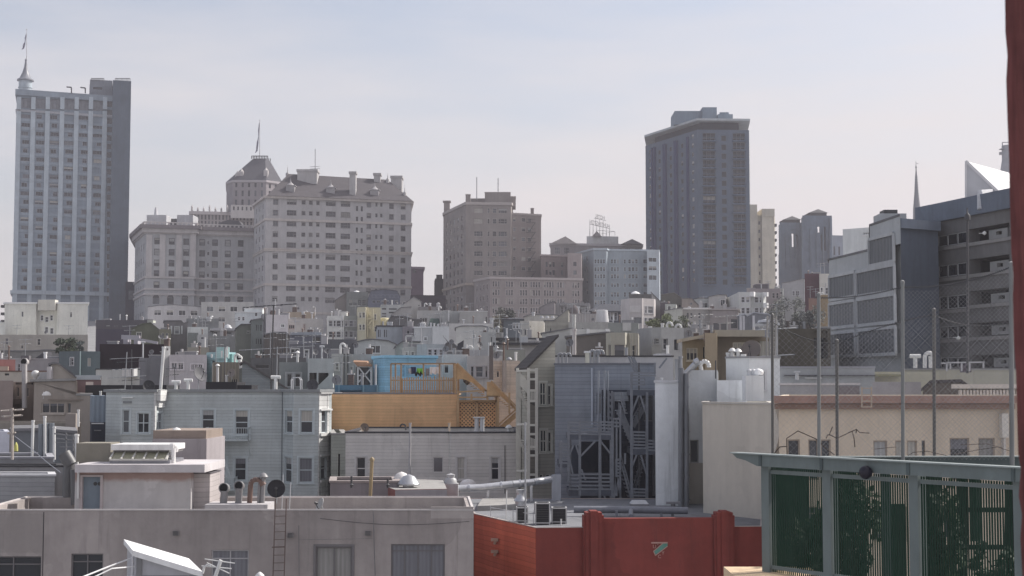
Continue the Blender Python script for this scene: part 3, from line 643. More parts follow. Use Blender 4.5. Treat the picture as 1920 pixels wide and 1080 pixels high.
sg = T('rooftop_sign', 'rooftop letter sign on an open steel frame, read from behind', 'sign', P(1125, 440, 529))
SM = M('metal', (.1, .1, .11))
def letters(txt, xl, yl, xr, yr, h, D0, D1, name):
    cu = bpy.data.curves.new(name, 'FONT'); cu.body = txt; cu.extrude = .08; cu.size = 1; to = bpy.data.objects.new('tmp', cu); COL.objects.link(to); bpy.context.view_layer.update()
    me = bpy.data.meshes.new_from_object(to); COL.objects.unlink(to); bpy.data.objects.remove(to)
    xs = [v.co.x for v in me.vertices]; ys = [v.co.y for v in me.vertices]; x0, x1, y0, y1 = min(xs), max(xs), min(ys), max(ys); a, c = P(xl, yl, D0), P(xr, yr, D1); off = sg.location
    for v in me.vertices:
        f = 1-(v.co.x-x0)/(x1-x0); g = (v.co.y-y0)/(y1-y0); q = a+(c-a)*f; v.co = Vector((q.x, q.y+v.co.z*1.5, q.z+h*g))-off
    me.materials.append(SM); o = bpy.data.objects.new(name, me); COL.objects.link(o); o.parent = sg; return o
letters('HOTEL', 1115.5, 408.5, 1133.5, 412.5, 1.35, 528, 534, 'letter_row'); letters('HUNTINGTON', 1105.5, 419.5, 1143, 428.5, 1.5, 526, 537, 'letter_row')
b = MB()
for k in range(7):
    f = k/6; p = P(1106+37*f, 420.5+8.5*f, 526.3+11*f); b.bar(p, V3((p.x, p.y, pn.z1-.6)), .1); b.bar(p, p+V3((0, 4, pn.z1-.6-p.z)), .08)
b.bar(P(1105, 420, 526.3), P(1144, 429, 537.3), .12); b.bar(P(1114, 409, 528.2), P(1136, 413.5, 534.6), .12)
for x in (1117, 1124, 1131): b.bar(P(x, 409+(x-1115)*.23, 529+(x-1115)*.3), P(x, 421+(x-1105)*.23, 529+(x-1115)*.3), .1)
b.bar(P(1120, 432, 529), P(1153, 434, 533), .12); b.bar(P(1153, 434, 533), P(1153, 442, 533), .12); b.bar(P(1120, 440, 529), P(1153, 434, 533), .09); b.build('sign_frame', SM, sg)
bb = Bld('blue grey apartment house with rounded bays on the hill', [(1074, 445), (1108, 430), (1113, 428), (1137, 428), (1141, 430.5), (1176, 431), (1202, 431.5), (1235, 433)], 467, 18, (114, 120, 131), 'blue_apartment_house', 'apartment house', ref=1, corn=(.5, .3))
rws = [(486, 494), (500.5, 508.5), (514, 522), (531, 538), (547.5, 556.5), (563, 571)]
bb.win(ticks(1114.5, 4, 5.3, 4), rws, 'sash', 2, .2, .45); bb.win(ticks(1145.5, 4, 5.4, 3), rws, 'sash', 4, .2, .5); bb.win(ticks(1170-.5, 4, 5.4, 1), rws, 'sash', 4, .2, .5, xr=1147)
bb.win(ticks(1178, 5, 6.5, 3), rws, 'sash', 5, .2, .5); bb.win([(1206, 1217), (1221, 1231)], rws, 'case', 6, .2, .7); bb.regular(0, 3, 7, 'slot', .3, .45); bb.done()
bc = Bld('pale grey blue step at the right of the blue apartment house', [(1213, 425), (1236, 426)], 468, 10, (126, 131, 142), 'apartment_wing', 'apartment house'); bc.win([(1216, 1231)], [(483, 491), (499, 507), (516, 525)], 'case', blind=.6).done()
# --- dark residential high-rise
DG_ = M('glass', (.006, .009, .016), rough=.6); DT = (93, 98, 111)
dt = Bld('dark blue grey residential high rise with a flat overhanging roof', [(1210, 502), (1308, 470), (1404.5, 471)], 243, 30, DT, 'dark_high_rise', 'high rise', ref=1, trim=M('plain', (.2, .21, .235)), yb=580)
rws = [(254.5+16.85*k, 263.5+16.85*k) for k in range(17)]
dt.win([(1317.5, 1341)], [(a-5, b+.8) for a, b in rws], 'bal', 1, .9, .08, xr=1352, glass=DG_); dt.win([(1352.5, 1361.5)], [(a-.3, b+1) for a, b in rws], 'plain', 1, .3, .05, xr=1352, glass=DG_); dt.win([(1374, 1397)], [(a-5, b+.8) for a, b in rws], 'bal', 1, .9, .1, xr=1352, glass=DG_)
for x, w in ((1217, 3.2), (1243.5, 3.5), (1265, 3.5), (1286, 4)): dt.win([(x, x+w)], [(281-(x-1217)*.33+16.4*k, 289-(x-1217)*.33+16.4*k) for k in range(16)], 'plain', 0, .2, .5)
dt.win([(1234, 1238.5), (1255, 1259.5), (1276.5, 1281)], [(276+16.4*k, 284.5+16.4*k) for k in range(16)], 'plain', 0, .2, .25, xr=1255, glass=DG_); dt.win([(1296.5, 1301)], [(252+16.85*k, 260+16.85*k) for k in range(17)], 'plain', 0, .2, .9); dt.done()
b = MB(); f = dt.F[0]
for x in (1224.5, 1229, 1246.5, 1249.5, 1267.5, 1270.5, 1291): 
    u, z = f.uv(x, 300); b.hull8([f.at(u-.35, dt.z0, .7), f.at(u+.35, dt.z0, .7), f.at(u+.35, dt.z0, -.05), f.at(u-.35, dt.z0, -.05), f.at(u-.35, dt.z1-1.5, .7), f.at(u+.35, dt.z1-1.5, .7), f.at(u+.35, dt.z1-1.5, -.05), f.at(u-.35, dt.z1-1.5, -.05)])
b.build('fin', M('stucco', A(78, 88, 107, 480)), dt.th)
f = dt.F[1]
for x0, x1 in ((1316, 1343), (1372.5, 1398.5)):
    for k in range(17):
        b = MB(); u0, z = f.uv(x0, 264+16.85*k); u1, _ = f.uv(x1, 264+16.85*k); b.hull8([f.at(u0, z-.25, 1.1), f.at(u1, z-.25, 1.1), f.at(u1, z-.25, -.1), f.at(u0, z-.25, -.1), f.at(u0, z, 1.1), f.at(u1, z, 1.1), f.at(u1, z, -.1), f.at(u0, z, -.1)])
        b.bar(f.at(u0, z+1, 1.05), f.at(u1, z+1, 1.05), .1); [b.bar(f.at(u0+(u1-u0)*j/6, z, 1.05), f.at(u0+(u1-u0)*j/6, z+1, 1.05), .06) for j in range(7)]
        b.build('balcony', M('stucco', A(92, 99, 115, 470)), dt.th)
b = MB(); b.prism(offset(dt.poly, -3.2), dt.z1-.1, Zat(228, 472)); b.build('roof_storey', M('stucco', (.028, .034, .048)), dt.th)
b = MB(); b.prism(offset(dt.poly, .35), Zat(228, 472), Zat(224, 472)); b.build('roof_slab', M('stucco', A(128, 131, 140, 470)), dt.th)
zt = Zat(224.5, 472); DS = M('stucco', A(104, 111, 125, 470))
def dtb(x0, x1, y, D, d, name='roof_block'):
    a, c = P(x0, y, D), P(x1, y, D); b = MB(); b.box(a.x, c.x, D, D+d, zt-.05, a.z); b.build(name, DS, dt.th)
dtb(1265, 1318, 208, 480, 12); dtb(1317, 1344, 201, 478, 10); dtb(1346, 1374, 214, 477, 6)
b = MB()
for x in (1355, 1360, 1364): p = P(x, 209, 478); b.tube((p.x, 480, p.z-2), p+V3((0, 2, 0)), .8, 10)
b.build('roof_vent', DS, dt.th)
ct = Bld('cream slender apartment slab with a notched top beside the dark tower', [(1405, 500), (1420, 500), (1420.3, 501.5), (1428, 501.5), (1428.3, 500), (1452, 501)], 403, 18, (143, 136, 131), 'cream_apartment_slab', 'apartment tower')
ct.win([(1422, 1425)], [(415+15.7*k, 421+15.7*k) for k in range(8)], 'slot', 2, .3, 0); ct.done()
b = MB(); 
for x0, x1, y in ((1404.5, 1419.5, 383.5), (1428.5, 1452.3, 391.5)): a, c = P(x0, y, 500), P(x1, y, 500); b.box(a.x, c.x, 499.9, 515, ct.z1-.5, a.z)
b.build('roof_block', ct.mat, ct.th)
b = MB()
for k in range(9): p = P(1453.5, 425+14*k, 503); b.box(p.x-.5, p.x+.4, 502, 505, p.z, p.z+.9)
b.build('fire_escape', DKM, ct.th)
# --- cathedral
CA = (101, 106, 119)
def ctower(label, x0, x1, yt, D, slits, xb0, xb1):
    t = Bld(label, [(x0, D), (x1, D+.5)], yt, 11, CA, 'cathedral_tower', 'church tower', yb=545, amt=1.3)
    for (a, b_, y0, y1, deep) in slits:
        if deep:
            f = t.F[0]; u0, zt = f.uv(a, y0); u1, zb = f.uv(b_, y1); t.rects[0].append((u0, u1, zb, zt, .6)); t.rects[2].append((f.L-u1-.6, f.L-u0+.6, zb-1, zt+3, .01))
        else: t.win([(a, b_)], [(y0, y1)], 'slot', 0, 1.2, 0)
    t.done(); b = MB()
    for x in (x0, x1-3.5):
        a, c = P(x, yt+4, D-.8), P(x+3.5, yt+4, D-.8); b.box(a.x, c.x, D-.8, D+1, t.z0, a.z)
        a, c = P(x-.5, yt+60, D-1.6), P(x+4, yt+60, D-1.6); b.box(a.x, c.x, D-1.6, D, t.z0, a.z)
    for x in [x0+4+(x1-x0-8)*k/4 for k in range(5)]: a = P(x, yt+25, D-.3); b.box(a.x-.25, a.x+.25, D-.35, D+.1, t.z0+8, a.z)
    b.build('buttress', t.mat, t.th); a, c = P(xb0, yt-5, D+1), P(xb1, yt-5, D+1); b = MB(); b.box(a.x, c.x, D+1, D+9, t.z1-.6, a.z); p = P((xb0+xb1)/2, yt-12, D+5)
    cs = [V3((a.x-.4, D+.6, a.z)), V3((c.x+.4, D+.6, a.z)), V3((c.x+.4, D+9.4, a.z)), V3((a.x-.4, D+9.4, a.z))]; [b.poly([cs[k], cs[(k+1) % 4], p]) for k in range(4)]; b.build('cap_roof', M('shingle', (.07, .07, .075)), t.th); return t
t1 = ctower('left grey cathedral tower with a tall open belfry slit', 1461.5, 1505, 417, 522, [(1484, 1488.5, 438, 463, 1), (1492, 1496, 440, 464, 0)], 1470, 1500)
t2 = ctower('right grey cathedral tower, slightly taller, with an open slit', 1504, 1559.5, 404, 518, [(1532.5, 1537, 425, 436, 1), (1545, 1548.5, 425, 470, 0), (1539, 1542, 440, 470, 0)], 1518, 1550)
nv = Bld('grey cathedral nave wall right of the twin towers', [(1557, 530), (1616, 533)], 441, 30, (118, 121, 134), 'cathedral_nave', 'church'); nv.win(ticks(1563, 3, 9, 5), [(462, 478)], 'slot', blind=0).done()
b = MB(); p = P(1719.5, 302, 540); q = P(1719.5, 420, 540); hgt = p.z-q.z; b.lathe(q, [(1.5, 0), (1.35, hgt*.25), (.75, hgt*.5), (.35, hgt*.78), (.16, hgt*.88), (.35, hgt*.9), (.1, hgt*.93), (.08, hgt)], 8)
b.bar(p-V3((.45, 0, .9)), p-V3((-.45, 0, .9)), .14)
for k in range(16):
    z = q.z+hgt*(.1+.68*k/16); r = 1.4*(1-.9*k/16*.85)
    for a in range(4): d = V3((math.cos(a*1.571+.4), math.sin(a*1.571+.4), 0)); b.bar(V3((q.x, q.y, z))+d*r*.7, V3((q.x, q.y, z+.3))+d*(r+.25), .18)
b.thing('church_spire', M('metal', (.16, .17, .19)), 'thin crocketed church spire with a cross rising over the dark roof', 'spire')
# ============================================================ MIDDLE: the hillside of houses
MID = []; VR = random.Random(23)
def H(label, x0, x1, D, y, col, depth=9, D1=None, **k):
    v_ = VR.uniform(.86, 1.01); col = col and tuple(c*v_+VR.uniform(-2, 2) for c in col)
    b_ = Bld(label, [(x0, D), (x1, D1 or D+.4)], y, depth, col, **k); MID.append(b_); return b_
HG = 'houses on the hillside'
def hs(*a, **k): return H(*a, **k)
# --- far row under the towers
a = Bld('cream apartment house with blank gables and a light well at far left', [(9, 330), (68, 330), (72, 331.5), (104, 331.5), (108, 330), (165, 330)], 567, 16, (151, 148, 147), name='apartment_house', cat='apartment house', corn=(.35, .3))
a.win([(40, 44)], [(584, 594)], 'plain', 0, .2, 0); a.win([(131, 135)], [(585, 595)], 'plain', 4, .2, .9); a.win([(85, 91)], [(574, 583), (594, 604), (613, 624)], 'sash', 2, .2, .3); a.win([(76, 81), (94, 99)], [(591, 601)], 'sash', 2, .2, .2); a.win([(94, 100)], [(615, 626)], 'sash', 2, .2, .2); a.done()
b = MB(); p0, p1 = P(72, 562, 329.5), P(104, 562, 329.5); b.box(p0.x, p1.x, 329.2, 331.6, a.z1-1.8, p0.z); b.build('light_well_canopy', M('stucco', (.6, .58, .52)), a.th)
b = MB()
for k in range(4): p = P(7, 572+14*k, 331); b.box(p.x-.5, p.x+.5, 330.5, 332, p.z-.6, p.z)
b.build('side_balcony', DKM, a.th)
a = hs('flat white strip of wall at the far left edge of the hillside', -30, 10, 318, 604, (150, 149, 152), 10); a.done()
a = Bld('white low building with four square windows and a slightly arched top', [(277, 372), (377, 374)], 573, 12, (140, 136, 142), prof=[(277, 576), (300, 573), (327, 572), (355, 574), (377, 576)], ox=.05); a.win([(289, 302), (312, 325), (335, 348), (357, 370.5)], [(581.5, 591)], 'case', 0, .2, .3); a.done()
a = hs('white building with a row of square windows under the stone hotel', 377.5, 476, 368, 566, (139, 136, 142), 14); a.win([(387, 400), (409.5, 422.5), (431.5, 445), (454, 467)], [(574.5, 584)], 'case', 0, .2, .3); a.win([(409, 422)], [(594.5, 603)], 'case', 0, .2, .3, xr=387); a.done()
a = hs('small grey block squeezed under the dark hotel annex', 180, 276, 330, 600, (92, 91, 98), 16); a.win(ticks(199, 7, 15, 3), [(610, 613)], 'plain', blind=.6).done(); a.blk(271, 287, 599, 'pale square water tank on the dark block', 'water_tank', 'tank', 1, 2.5, mat=M('stucco', (.5, .52, .46)))
a.vent(181, 600, 'white pipe at the left corner of the dark block', 'plain', .2); a.vent(255, 603, 'short white vent on the dark block beside the tank', 'cap', .2)
a = Bld('dark plum coloured wall block on the left hillside', [(181, 300), (250, 302)], 617, 12, (77, 74, 84)); a.done(); a.vent(208, 622, 'white stub pipe on the plum wall block', 'plain', .15, back=.5)
# --- mid far
a = hs('grey house with blank side wall and gridded windows below the apartment block', 650, 690, 372, 547, (124, 122, 127), 12); a.win(ticks(654, 7, 8.3, 4), [(562, 573)], 'grid', 0, .2, .3); a.done()
b = MB(); p = P(668.5, 549, 374); b.lathe(p-V3((0, 0, .5)), [(1.0, 0), (.95, .5), (.6, .9), (0, 1.05)], 12); b.thing('roof_dome', M('plain', (.85, .85, .85)), 'bright white skylight dome on the gridded window house', 'skylight')
a = hs('blank grey sloping wall attached left of the gridded window house', 630, 650.5, 373, 552, (110, 107, 111), 12, prof=[(630, 562), (650.5, 549)]); a.done()
a = hs('blue grey mansard roofed house with dark upper storey', 690, 750, 365, 543, (96, 97, 110), 13, prof=[(690, 560), (696, 545), (722, 543), (745, 546), (750, 556)], rmat=M('shingle', (.11, .11, .13))); a.win(ticks(698, 6, 8.5, 6), [(553, 558), (563, 568)], 'case', blind=.7).done()
a = hs('grey louvred house with dark horizontal slot windows', 714, 757, 340, 571, (126, 124, 130), 10); a.win([(729, 744)], [(578, 581), (584.5, 587.5)], 'slot', 0, .4, 0); a.win([(716, 724)], [(573, 575), (577.5, 580.5), (587, 589.5), (592, 594)], 'slot', 0, .25, 0); a.done()
a = hs('pale gabled house with one tall window high on the slope', 755, 790, 352, 566, (131, 129, 134), 10, prof=[(755, 572), (776, 557), (790, 566)]); a.win([(783.5, 787.5)], [(562, 574)], 'plain', blind=0); a.win([(752.5, 760)], [(566, 571)], 'case').done()
a = hs('grey house front stepping down below the pale gabled house', 735, 770, 330, 576, (120, 118, 124), 10, prof=[(735, 590), (752, 577), (770, 576)]); a.win([(757, 760)], [(584, 586)], 'slot').done()
a = hs('small grey flat block with two pipe stacks above the hillside', 785, 826, 345, 575, (110, 107, 112), 10); a.win(ticks(806, 5, 6, 3), [(579, 582)], 'plain', blind=.3).done(); a.vent(806, 568, 'left tall pipe stack on the small grey flat block', 'plain', .25); a.vent(821.5, 567, 'right tall pipe stack with a flared cap on the grey flat block', 'cap', .22)
a = hs('grey flat house with a dark garage door and green awning', 783, 829, 290, 582, (131, 129, 134), 11); a.win([(787, 801)], [(596, 604)], 'rib', blind=0); a.done()
b = MB(); q = [P(803, 611, 287), P(824, 611, 287), P(823, 597, 288.5), P(807, 597, 288.5)]; q2 = [p+V3((0, 1.2, 0)) for p in q]; b.hull8([q[0], q[1], q2[1], q2[0], q[3], q[2], q2[2], q2[3]]); b.thing('awning', M('stucco', A(75, 84, 86, 288)), 'dark green slanted awning box before the grey flat house', 'awning')
a = hs('white house strip with bright edge pilaster beside the green awning', 829, 862, 286, 583, (141, 140, 146), 11, kind='corr'); a.slab(840, 842.5, 582, 603, .4, 'pilaster', WHITE); a.done()
a = hs('large blank pale grey billboard like wall with a white right edge', 862, 914, 280, 584, (133, 131, 135), 9, pcap=WHITE); a.win([(910.5, 913)], [(594, 604)], 'slot', 0, .2, 0); a.done()
a = hs('low white terrace parapet below the blank pale wall', 842, 925, 274, 606.5, (146, 144, 149), 6); a.done(); a.vent(922, 596, 'small white box vent at the right end of the low terrace', 'plain', .35)
# dark trees by the mansion
tree(944, 581, 630, 300, 50, 'dark tree clump beside the slate mansion', n=1600, cols=((.03, .035, .03), (.06, .06, .05)), seed=3, leaf=.5)
tree(930, 592, 628, 290, 28, 'lighter dusty green tree left of the dark clump', n=900, cols=((.07, .075, .05), (.11, .1, .07)), seed=5, leaf=.45)
a = hs('dark slate mansion with tall white window frames', 944, 980, 292, 600, (86, 90, 102), 10, rmat=M('shingle', (.06, .065, .08)), trim=M('plain', (.5, .52, .56))); a.win(ticks(962, 4, 6, 3), [(606, 616)], 'sash').done(); a.hip(950, 972, 596)
a = hs('turreted pale house with two small dormers below brown apartments', 1032, 1106, 350, 568, (120, 119, 124), 12); a.win([(1052, 1056), (1059, 1063), (1087, 1091), (1097, 1101)], [(574, 587)], 'sash', blind=.2); a.done()
b = MB()
for x in (1054, 1090): 
    a0, c0, p = P(x-5, 573, 349), P(x+9, 573, 349), P(x+2, 564, 350.5); cs = [a0, c0, c0+V3((0, 3, 0)), a0+V3((0, 3, 0))]; [b.poly([cs[k], cs[(k+1) % 4], p]) for k in range(4)]
b.build('dormer_roof', M('shingle', (.08, .08, .09)), a.th)
b = MB(); p = P(1077, 584, 348); b.lathe(p-V3((0, 0, 1)), [(1.4, 0), (1.3, 1), (.8, 2), (0, 2.6)], 12); b.build('round_dormer', M('shingle', (.12, .1, .1)), a.th)
a = hs('plain grey sloping wall left of the turreted house', 1012, 1040, 343, 567, (118, 117, 122), 10, prof=[(1012, 577), (1030, 568), (1040, 566)]); a.done()
a = Bld('dark slate roofed house with a white glazed porch', [(1112, 322), (1178, 324)], 585, 11, (84, 87, 98), trim=M('plain', (.7, .7, .72)), rmat=M('shingle', (.055, .06, .075))); a.win(ticks(1131, 5.5, 7, 4), [(586, 600)], 'sash', blind=.3); a.done(); a.hip(1125, 1160, 570, over=.8)
b = MB(); b.bar(P(1166, 597, 318), P(1178, 588, 318), .9, .9); b.thing('stair_flight', M('stucco', (.45, .45, .47)), 'pale outside stair beside the glazed porch', 'stairs')
a = Bld('pinkish grey round fronted house with a roof deck', [(1164, 305), (1180, 300), (1204, 299.5), (1206, 300), (1226, 302), (1229, 304)], 562, 12, (132, 126, 131), trim=M('plain', (.6, .6, .62))); a.win([(1182, 1186), (1188, 1203)], [(595, 607)], 'plain', 1, .3, .1); a.win([(1209.5, 1213), (1215, 1225)], [(574, 587)], 'sash', 3, .2, .9); a.win([(1208.5, 1213), (1216, 1224)], [(596, 608)], 'sash', 3, .2, .3); a.slab(1181, 1201, 573, 586, .15, 'blank_panel', M('stucco', A(138, 133, 138, 300)), 1); a.done()
b = MB(); a0, c0 = P(1180, 562, 302), P(1220, 562, 302); zz = P(1180, 551.5, 302).z; b.box(a0.x, c0.x, 302, 302.3, a.z1-.3, zz); b.box(c0.x, c0.x+.2, 302, 309, a.z1-.3, zz); b.build('deck_screen', M('corr', (.1, .1, .1)), a.th)
b = MB(); p = P(1191.5, 546, 306); b.lathe(p-V3((0, 0, .55)), [(1.0, 0), (.7, .28), (.25, .5), (0, .58)], 12); b.tube((p.x, p.y, a.z1-.5), p, .04, 6); b.thing('parasol', M('plain', (.8, .8, .8)), 'white parasol open on the roof deck of the round fronted house', 'parasol')
a = hs('white stucco gable end climbing right of the round fronted house', 1221, 1240, 312, 558, (136, 134, 137), 10, prof=[(1221, 549), (1240, 568)]); a.done()
a = hs('dark grey narrow house between two pale gables', 1238, 1256, 306, 567, (86, 83, 89), 10); a.done()
a = hs('small white porch with arched top in front of the dark narrow house', 1247, 1268, 300, 570, (130, 128, 132), 7); a.win([(1252, 1258), (1262, 1266)], [(574, 581)], 'sash').done()
a = hs('grey brown gabled house with a steep right slope', 1240, 1284, 316, 560, (106, 102, 104), 11, prof=[(1240, 553), (1264, 549), (1284, 563)]); a.win([(1272, 1277)], [(571, 577)], 'plain', blind=0).done()
a = hs('tan shingled roof house behind the cream terrace', 1278, 1314, 312, 560, (116, 110, 110), 11, prof=[(1278, 560), (1297, 560), (1314, 577)], kind='corr'); a.done()
a = hs('long cream terrace house with two pairs of white framed windows', 1278, 1331, 285, 577.5, (128, 122, 124), 11, trim=M('plain', (.7, .68, .66)), corn=(.3, .3)); a.win([(1287, 1292), (1294, 1299), (1309, 1314), (1316, 1321)], [(586, 597)], 'plain', 0, .2, .2); a.win([(1304, 1325)], [(606, 613)], 'rib', blind=.7); a.done()
a = hs('plain white side wall left of the cream terrace house', 1246, 1279, 283, 578, (141, 138, 140), 11, prof=[(1246, 583), (1279, 578)]); a.done()
a = hs('grey brown recessed house with blank upper panels and garage doors', 1331, 1384, 283, 579, (113, 107, 111), 11, corn=(.25, .35)); a.slab(1334, 1382, 583, 596, .12, 'blank_panel', M('stucco', A(106, 100, 105, 283))); a.win([(1337, 1349), (1351, 1363)], [(605, 621)], 'plain', blind=.1); a.win([(1370, 1383)], [(598, 616)], 'plain', blind=0); a.done()
a = hs('white flat roofed house with a dark square window high on the slope', 1298, 1330, 330, 560, (139, 138, 142), 10, prof=[(1298, 562), (1312, 559), (1330, 560)]); a.win([(1315, 1327)], [(568, 577)], 'case', blind=0).done()
a = hs('white boarded house with a large dark window in its right half', 1328.5, 1361, 322, 553, (141, 137, 141), 12, prof=[(1328.5, 557), (1346, 553), (1361, 553.5)], kind='corr'); a.win([(1351, 1359.5)], [(562, 573.5)], 'case', blind=.2).done()
a = Bld('light grey corner house with paired windows and a sunlit white edge', [(1360.5, 330), (1385, 308), (1406, 308), (1409, 309.5), (1428, 309.5), (1431, 308), (1436, 309)], 547.5, 12, (135, 135, 140), trim=M('plain', (.6, .6, .62)), ref=1); a.win([(1390, 1396.5), (1399, 1405.5)], [(556.5, 567), (577, 588), (598, 608)], 'sash', 1, .2, .2); a.win([(1415, 1422), (1424.5, 1428)], [(557, 567.5), (577, 588)], 'sash', 3, .2, .4); a.slab(1406.2, 1409, 547, 556, .8, 'white_strip', WHITE, 2); a.slab(1431.5, 1434.5, 548, 556, .8, 'white_strip', WHITE, 5); a.slab(1431.5, 1434.5, 568, 577, .8, 'white_strip', WHITE, 5); a.done()  # white strips: sun on the right-facing bay slivers put into paint
a = hs('pinkish brown apartment house behind the light corner house', 1400, 1463, 336, 541, (117, 110, 115), 14); a.win([(1448, 1453), (1455.5, 1460)], [(549, 559), (569, 579), (588, 598)], 'sash', blind=.3).done(); a.blk(1417, 1442, 532, 'dark low hut on the pinkish brown roof', 'roof_hut', 'hut', 2, 4, mat=M('stucco', (.12, .11, .12)))
a = hs('white house with two dark windows below the cathedral', 1466, 1509, 345, 524, (139, 139, 146), 12, prof=[(1466, 531), (1480, 529), (1505, 523), (1509, 524)]); a.win([(1486, 1490), (1492, 1499)], [(545.5, 554), (565, 572)], 'cross', blind=0); a.slab(1507.3, 1509, 524, 566, .3, 'corner_strip', WHITE); a.done()
a = hs('grey side house left of the white house below the cathedral', 1452, 1468, 340, 540, (120, 119, 126), 10); a.win([(1468-6, 1467)], [(547, 552), (565, 572)], 'sash').done()
a = hs('maroon painted blank wall house below the cathedral', 1508.5, 1537, 322, 513, (92, 78, 85), 12); a.done()
a = hs('white house top with two sash windows beside the maroon wall', 1536, 1556, 318, 513, (148, 143, 146), 10, trim=M('plain', (.7, .7, .7))); a.win([(1539, 1543), (1547, 1553)], [(539, 551)], 'sash', blind=.3).done()
a = hs('mustard yellow blank house beside the fence pole', 1534, 1558, 300, 553, (118, 107, 86), 10); a.done()
a = hs('salmon faced little house at the foot of the maroon wall', 1516, 1536, 296, 559, (117, 98, 94), 8); a.done()
tree(1476, 564, 640, 270, 84, 'dark bluish tree mass before the white house below the cathedral', n=4500, cols=((.04, .05, .05), (.06, .07, .06)), seed=11, leaf=.4)
tree(1514, 570, 640, 262, 60, 'second dark bluish tree, nearer the maroon wall', n=3200, cols=((.035, .045, .045), (.055, .065, .055)), seed=12, leaf=.4)
# --- centre-left far rows
a = hs('olive green gabled house on the left hillside', 247, 300, 262, 620, (94, 93, 88), 10, prof=[(247, 617), (266, 608), (283, 606), (300, 620)], trim=M('plain', (.5, .5, .46)), rmat=M('shingle', (.1, .11, .08))); a.win([(256, 265)], [(623, 630.5)], 'case', blind=.8).done()
a = hs('narrow olive house with a pair of cream framed windows', 300, 321, 255, 617, (99, 97, 90), 9, trim=M('plain', (.6, .58, .5))); a.win([(303, 308), (310.5, 315.5)], [(624, 636)], 'plain', 0, .15, .1).done()
a = hs('slate green shingled house with a tall white window', 309, 352, 263, 602, (104, 105, 108), 10, trim=M('plain', (.55, .57, .57)), prof=[(309, 602), (340, 602), (345, 607), (352, 604)]); a.win([(327.5, 336)], [(612.5, 626)], 'sash', blind=1); a.slab(320, 323, 611, 626, .2, 'pilaster'); a.slab(340, 342.5, 611, 626, .2, 'pilaster'); a.done()
a = hs('white parapet house over a dark shingled wall with double windows', 352, 390, 258, 613, (139, 139, 144), 9); a.slab(352.2, 372, 624, 652, .1, 'shingled_front', M('shingle', A(97, 100, 103, 258))); a.done(); b = MB(); f = a.F[0]
a2 = hs('plain grey tall block behind the white parapet house', 350, 410, 285, 597, (111, 111, 117), 10); a2.done(); a2.vent(367, 596, 'white conical roof vent on the plain grey tall block', 'cap', .3); a2.vent(391.5, 594, 'thick pale pipe running up the plain grey block', 'plain', .45, back=-.6)
a = hs('small white square house with a dark window and pale frame', 372, 390, 248, 627, (141, 142, 147), 8); a.win([(376.5, 383)], [(631.5, 636.5)], 'plain', blind=0).done()
a = hs('long grey flat roof shed right of the small white house', 388, 447, 250, 630, (112, 113, 118), 9); a.done()
a = hs('wide pale eaves house with dark slot windows', 400, 446, 258, 616, (120, 119, 124), 9, corn=(.4, .5, M('stucco', (.4, .4, .42)))); a.win([(400.5, 407), (424, 434)], [(622, 626)], 'slot', 0, .3, 0).done(); a.vent(427, 608, 'white louvred roof vent on the wide eaves house', 'cap', .4)
a = Bld('white stepped house with a higher blank right block', [(442, 292), (491, 293)], 585, 11, (149, 151, 158), corn=(.15, .12)); a.win([(446, 450.5), (454, 458.5)], [(594, 601)], 'sash', blind=.3); a.win([(478, 482.5)], [(584.5, 593)], 'plain'); a.done(); a.blk(458, 492, 578, 'blank white attic block on the stepped house', 'attic_block', 'penthouse', .05, 8, cap=True)
a = hs('grey shingled house with bay roof and yellow framed porch', 443, 473, 240, 612, (101, 104, 104), 9, prof=[(443, 616), (452, 609), (473, 609)], rmat=M('shingle', (.09, .095, .1))); a.win([(463, 468), (469.5, 472)], [(620, 625)], 'case', blind=.9).done()
a = hs('grey gabled house side with six slit windows', 472, 493, 236, 600, (101, 103, 107), 9, prof=[(472, 601), (490, 598), (493, 600)]); a.win([(480, 482), (484, 486), (488, 490.5)], [(609, 620), (635, 645)], 'slot', 0, .2, 0).done()
a = hs('dark striped wall of tall pilasters beside the white boxes', 492, 501, 268, 588, (86, 83, 90), 9); [a.slab(x, x+1.4, 589, 660, .35, 'pilaster', M('stucco', (.4, .4, .42))) for x in (492.2, 495.5, 498.6)]; a.done()
a = hs('white block house with one square window under the beige apartments', 499.5, 540, 262, 590, (141, 137, 142), 10); a.win([(526.5, 533.5)], [(608, 613.5)], 'case').done()
a = hs('small white attic with two dark windows behind the white block house', 502, 531, 285, 577, (139, 136, 142), 9); a.win([(505, 511.5), (521, 524.5), (526, 530)], [(584, 590)], 'plain', blind=0).done()
a = hs('peach coloured attic storey under the beige apartments', 540, 590, 278, 585, (142, 129, 118), 9); a.done(); a.vent(568, 584, 'white pipe on the peach attic storey', 'plain', .25, back=-.6)
a = hs('pink lilac house with a three light window and a tall window', 538.5, 606, 268, 597, (141, 133, 138), 10, trim=M('plain', (.45, .38, .36))); a.win([(541, 552.5)], [(609, 616.5)], 'rib', blind=.1); a.win([(569, 572.5)], [(608, 619)], 'grid', 0, .2, .1).done()
a = hs('dark brownish shingle house below the pink lilac house', 497, 548, 226, 625, (93, 88, 92), 10, prof=[(497, 628), (512, 624), (536, 624), (548, 634)], kind='corr'); a.win([(528, 531), (536, 539)], [(650, 662)], 'slot').done()
a = hs('blue grey slab house with one deep dark opening', 545, 603, 212, 623.5, (104, 107, 119), 10); a.slab(545, 603, 623, 628, .5, 'roof_edge', M('stucco', A(113, 117, 130, 212))); a.win([(586, 600.5)], [(632, 642.5)], 'slot', 0, .8, 0).done()
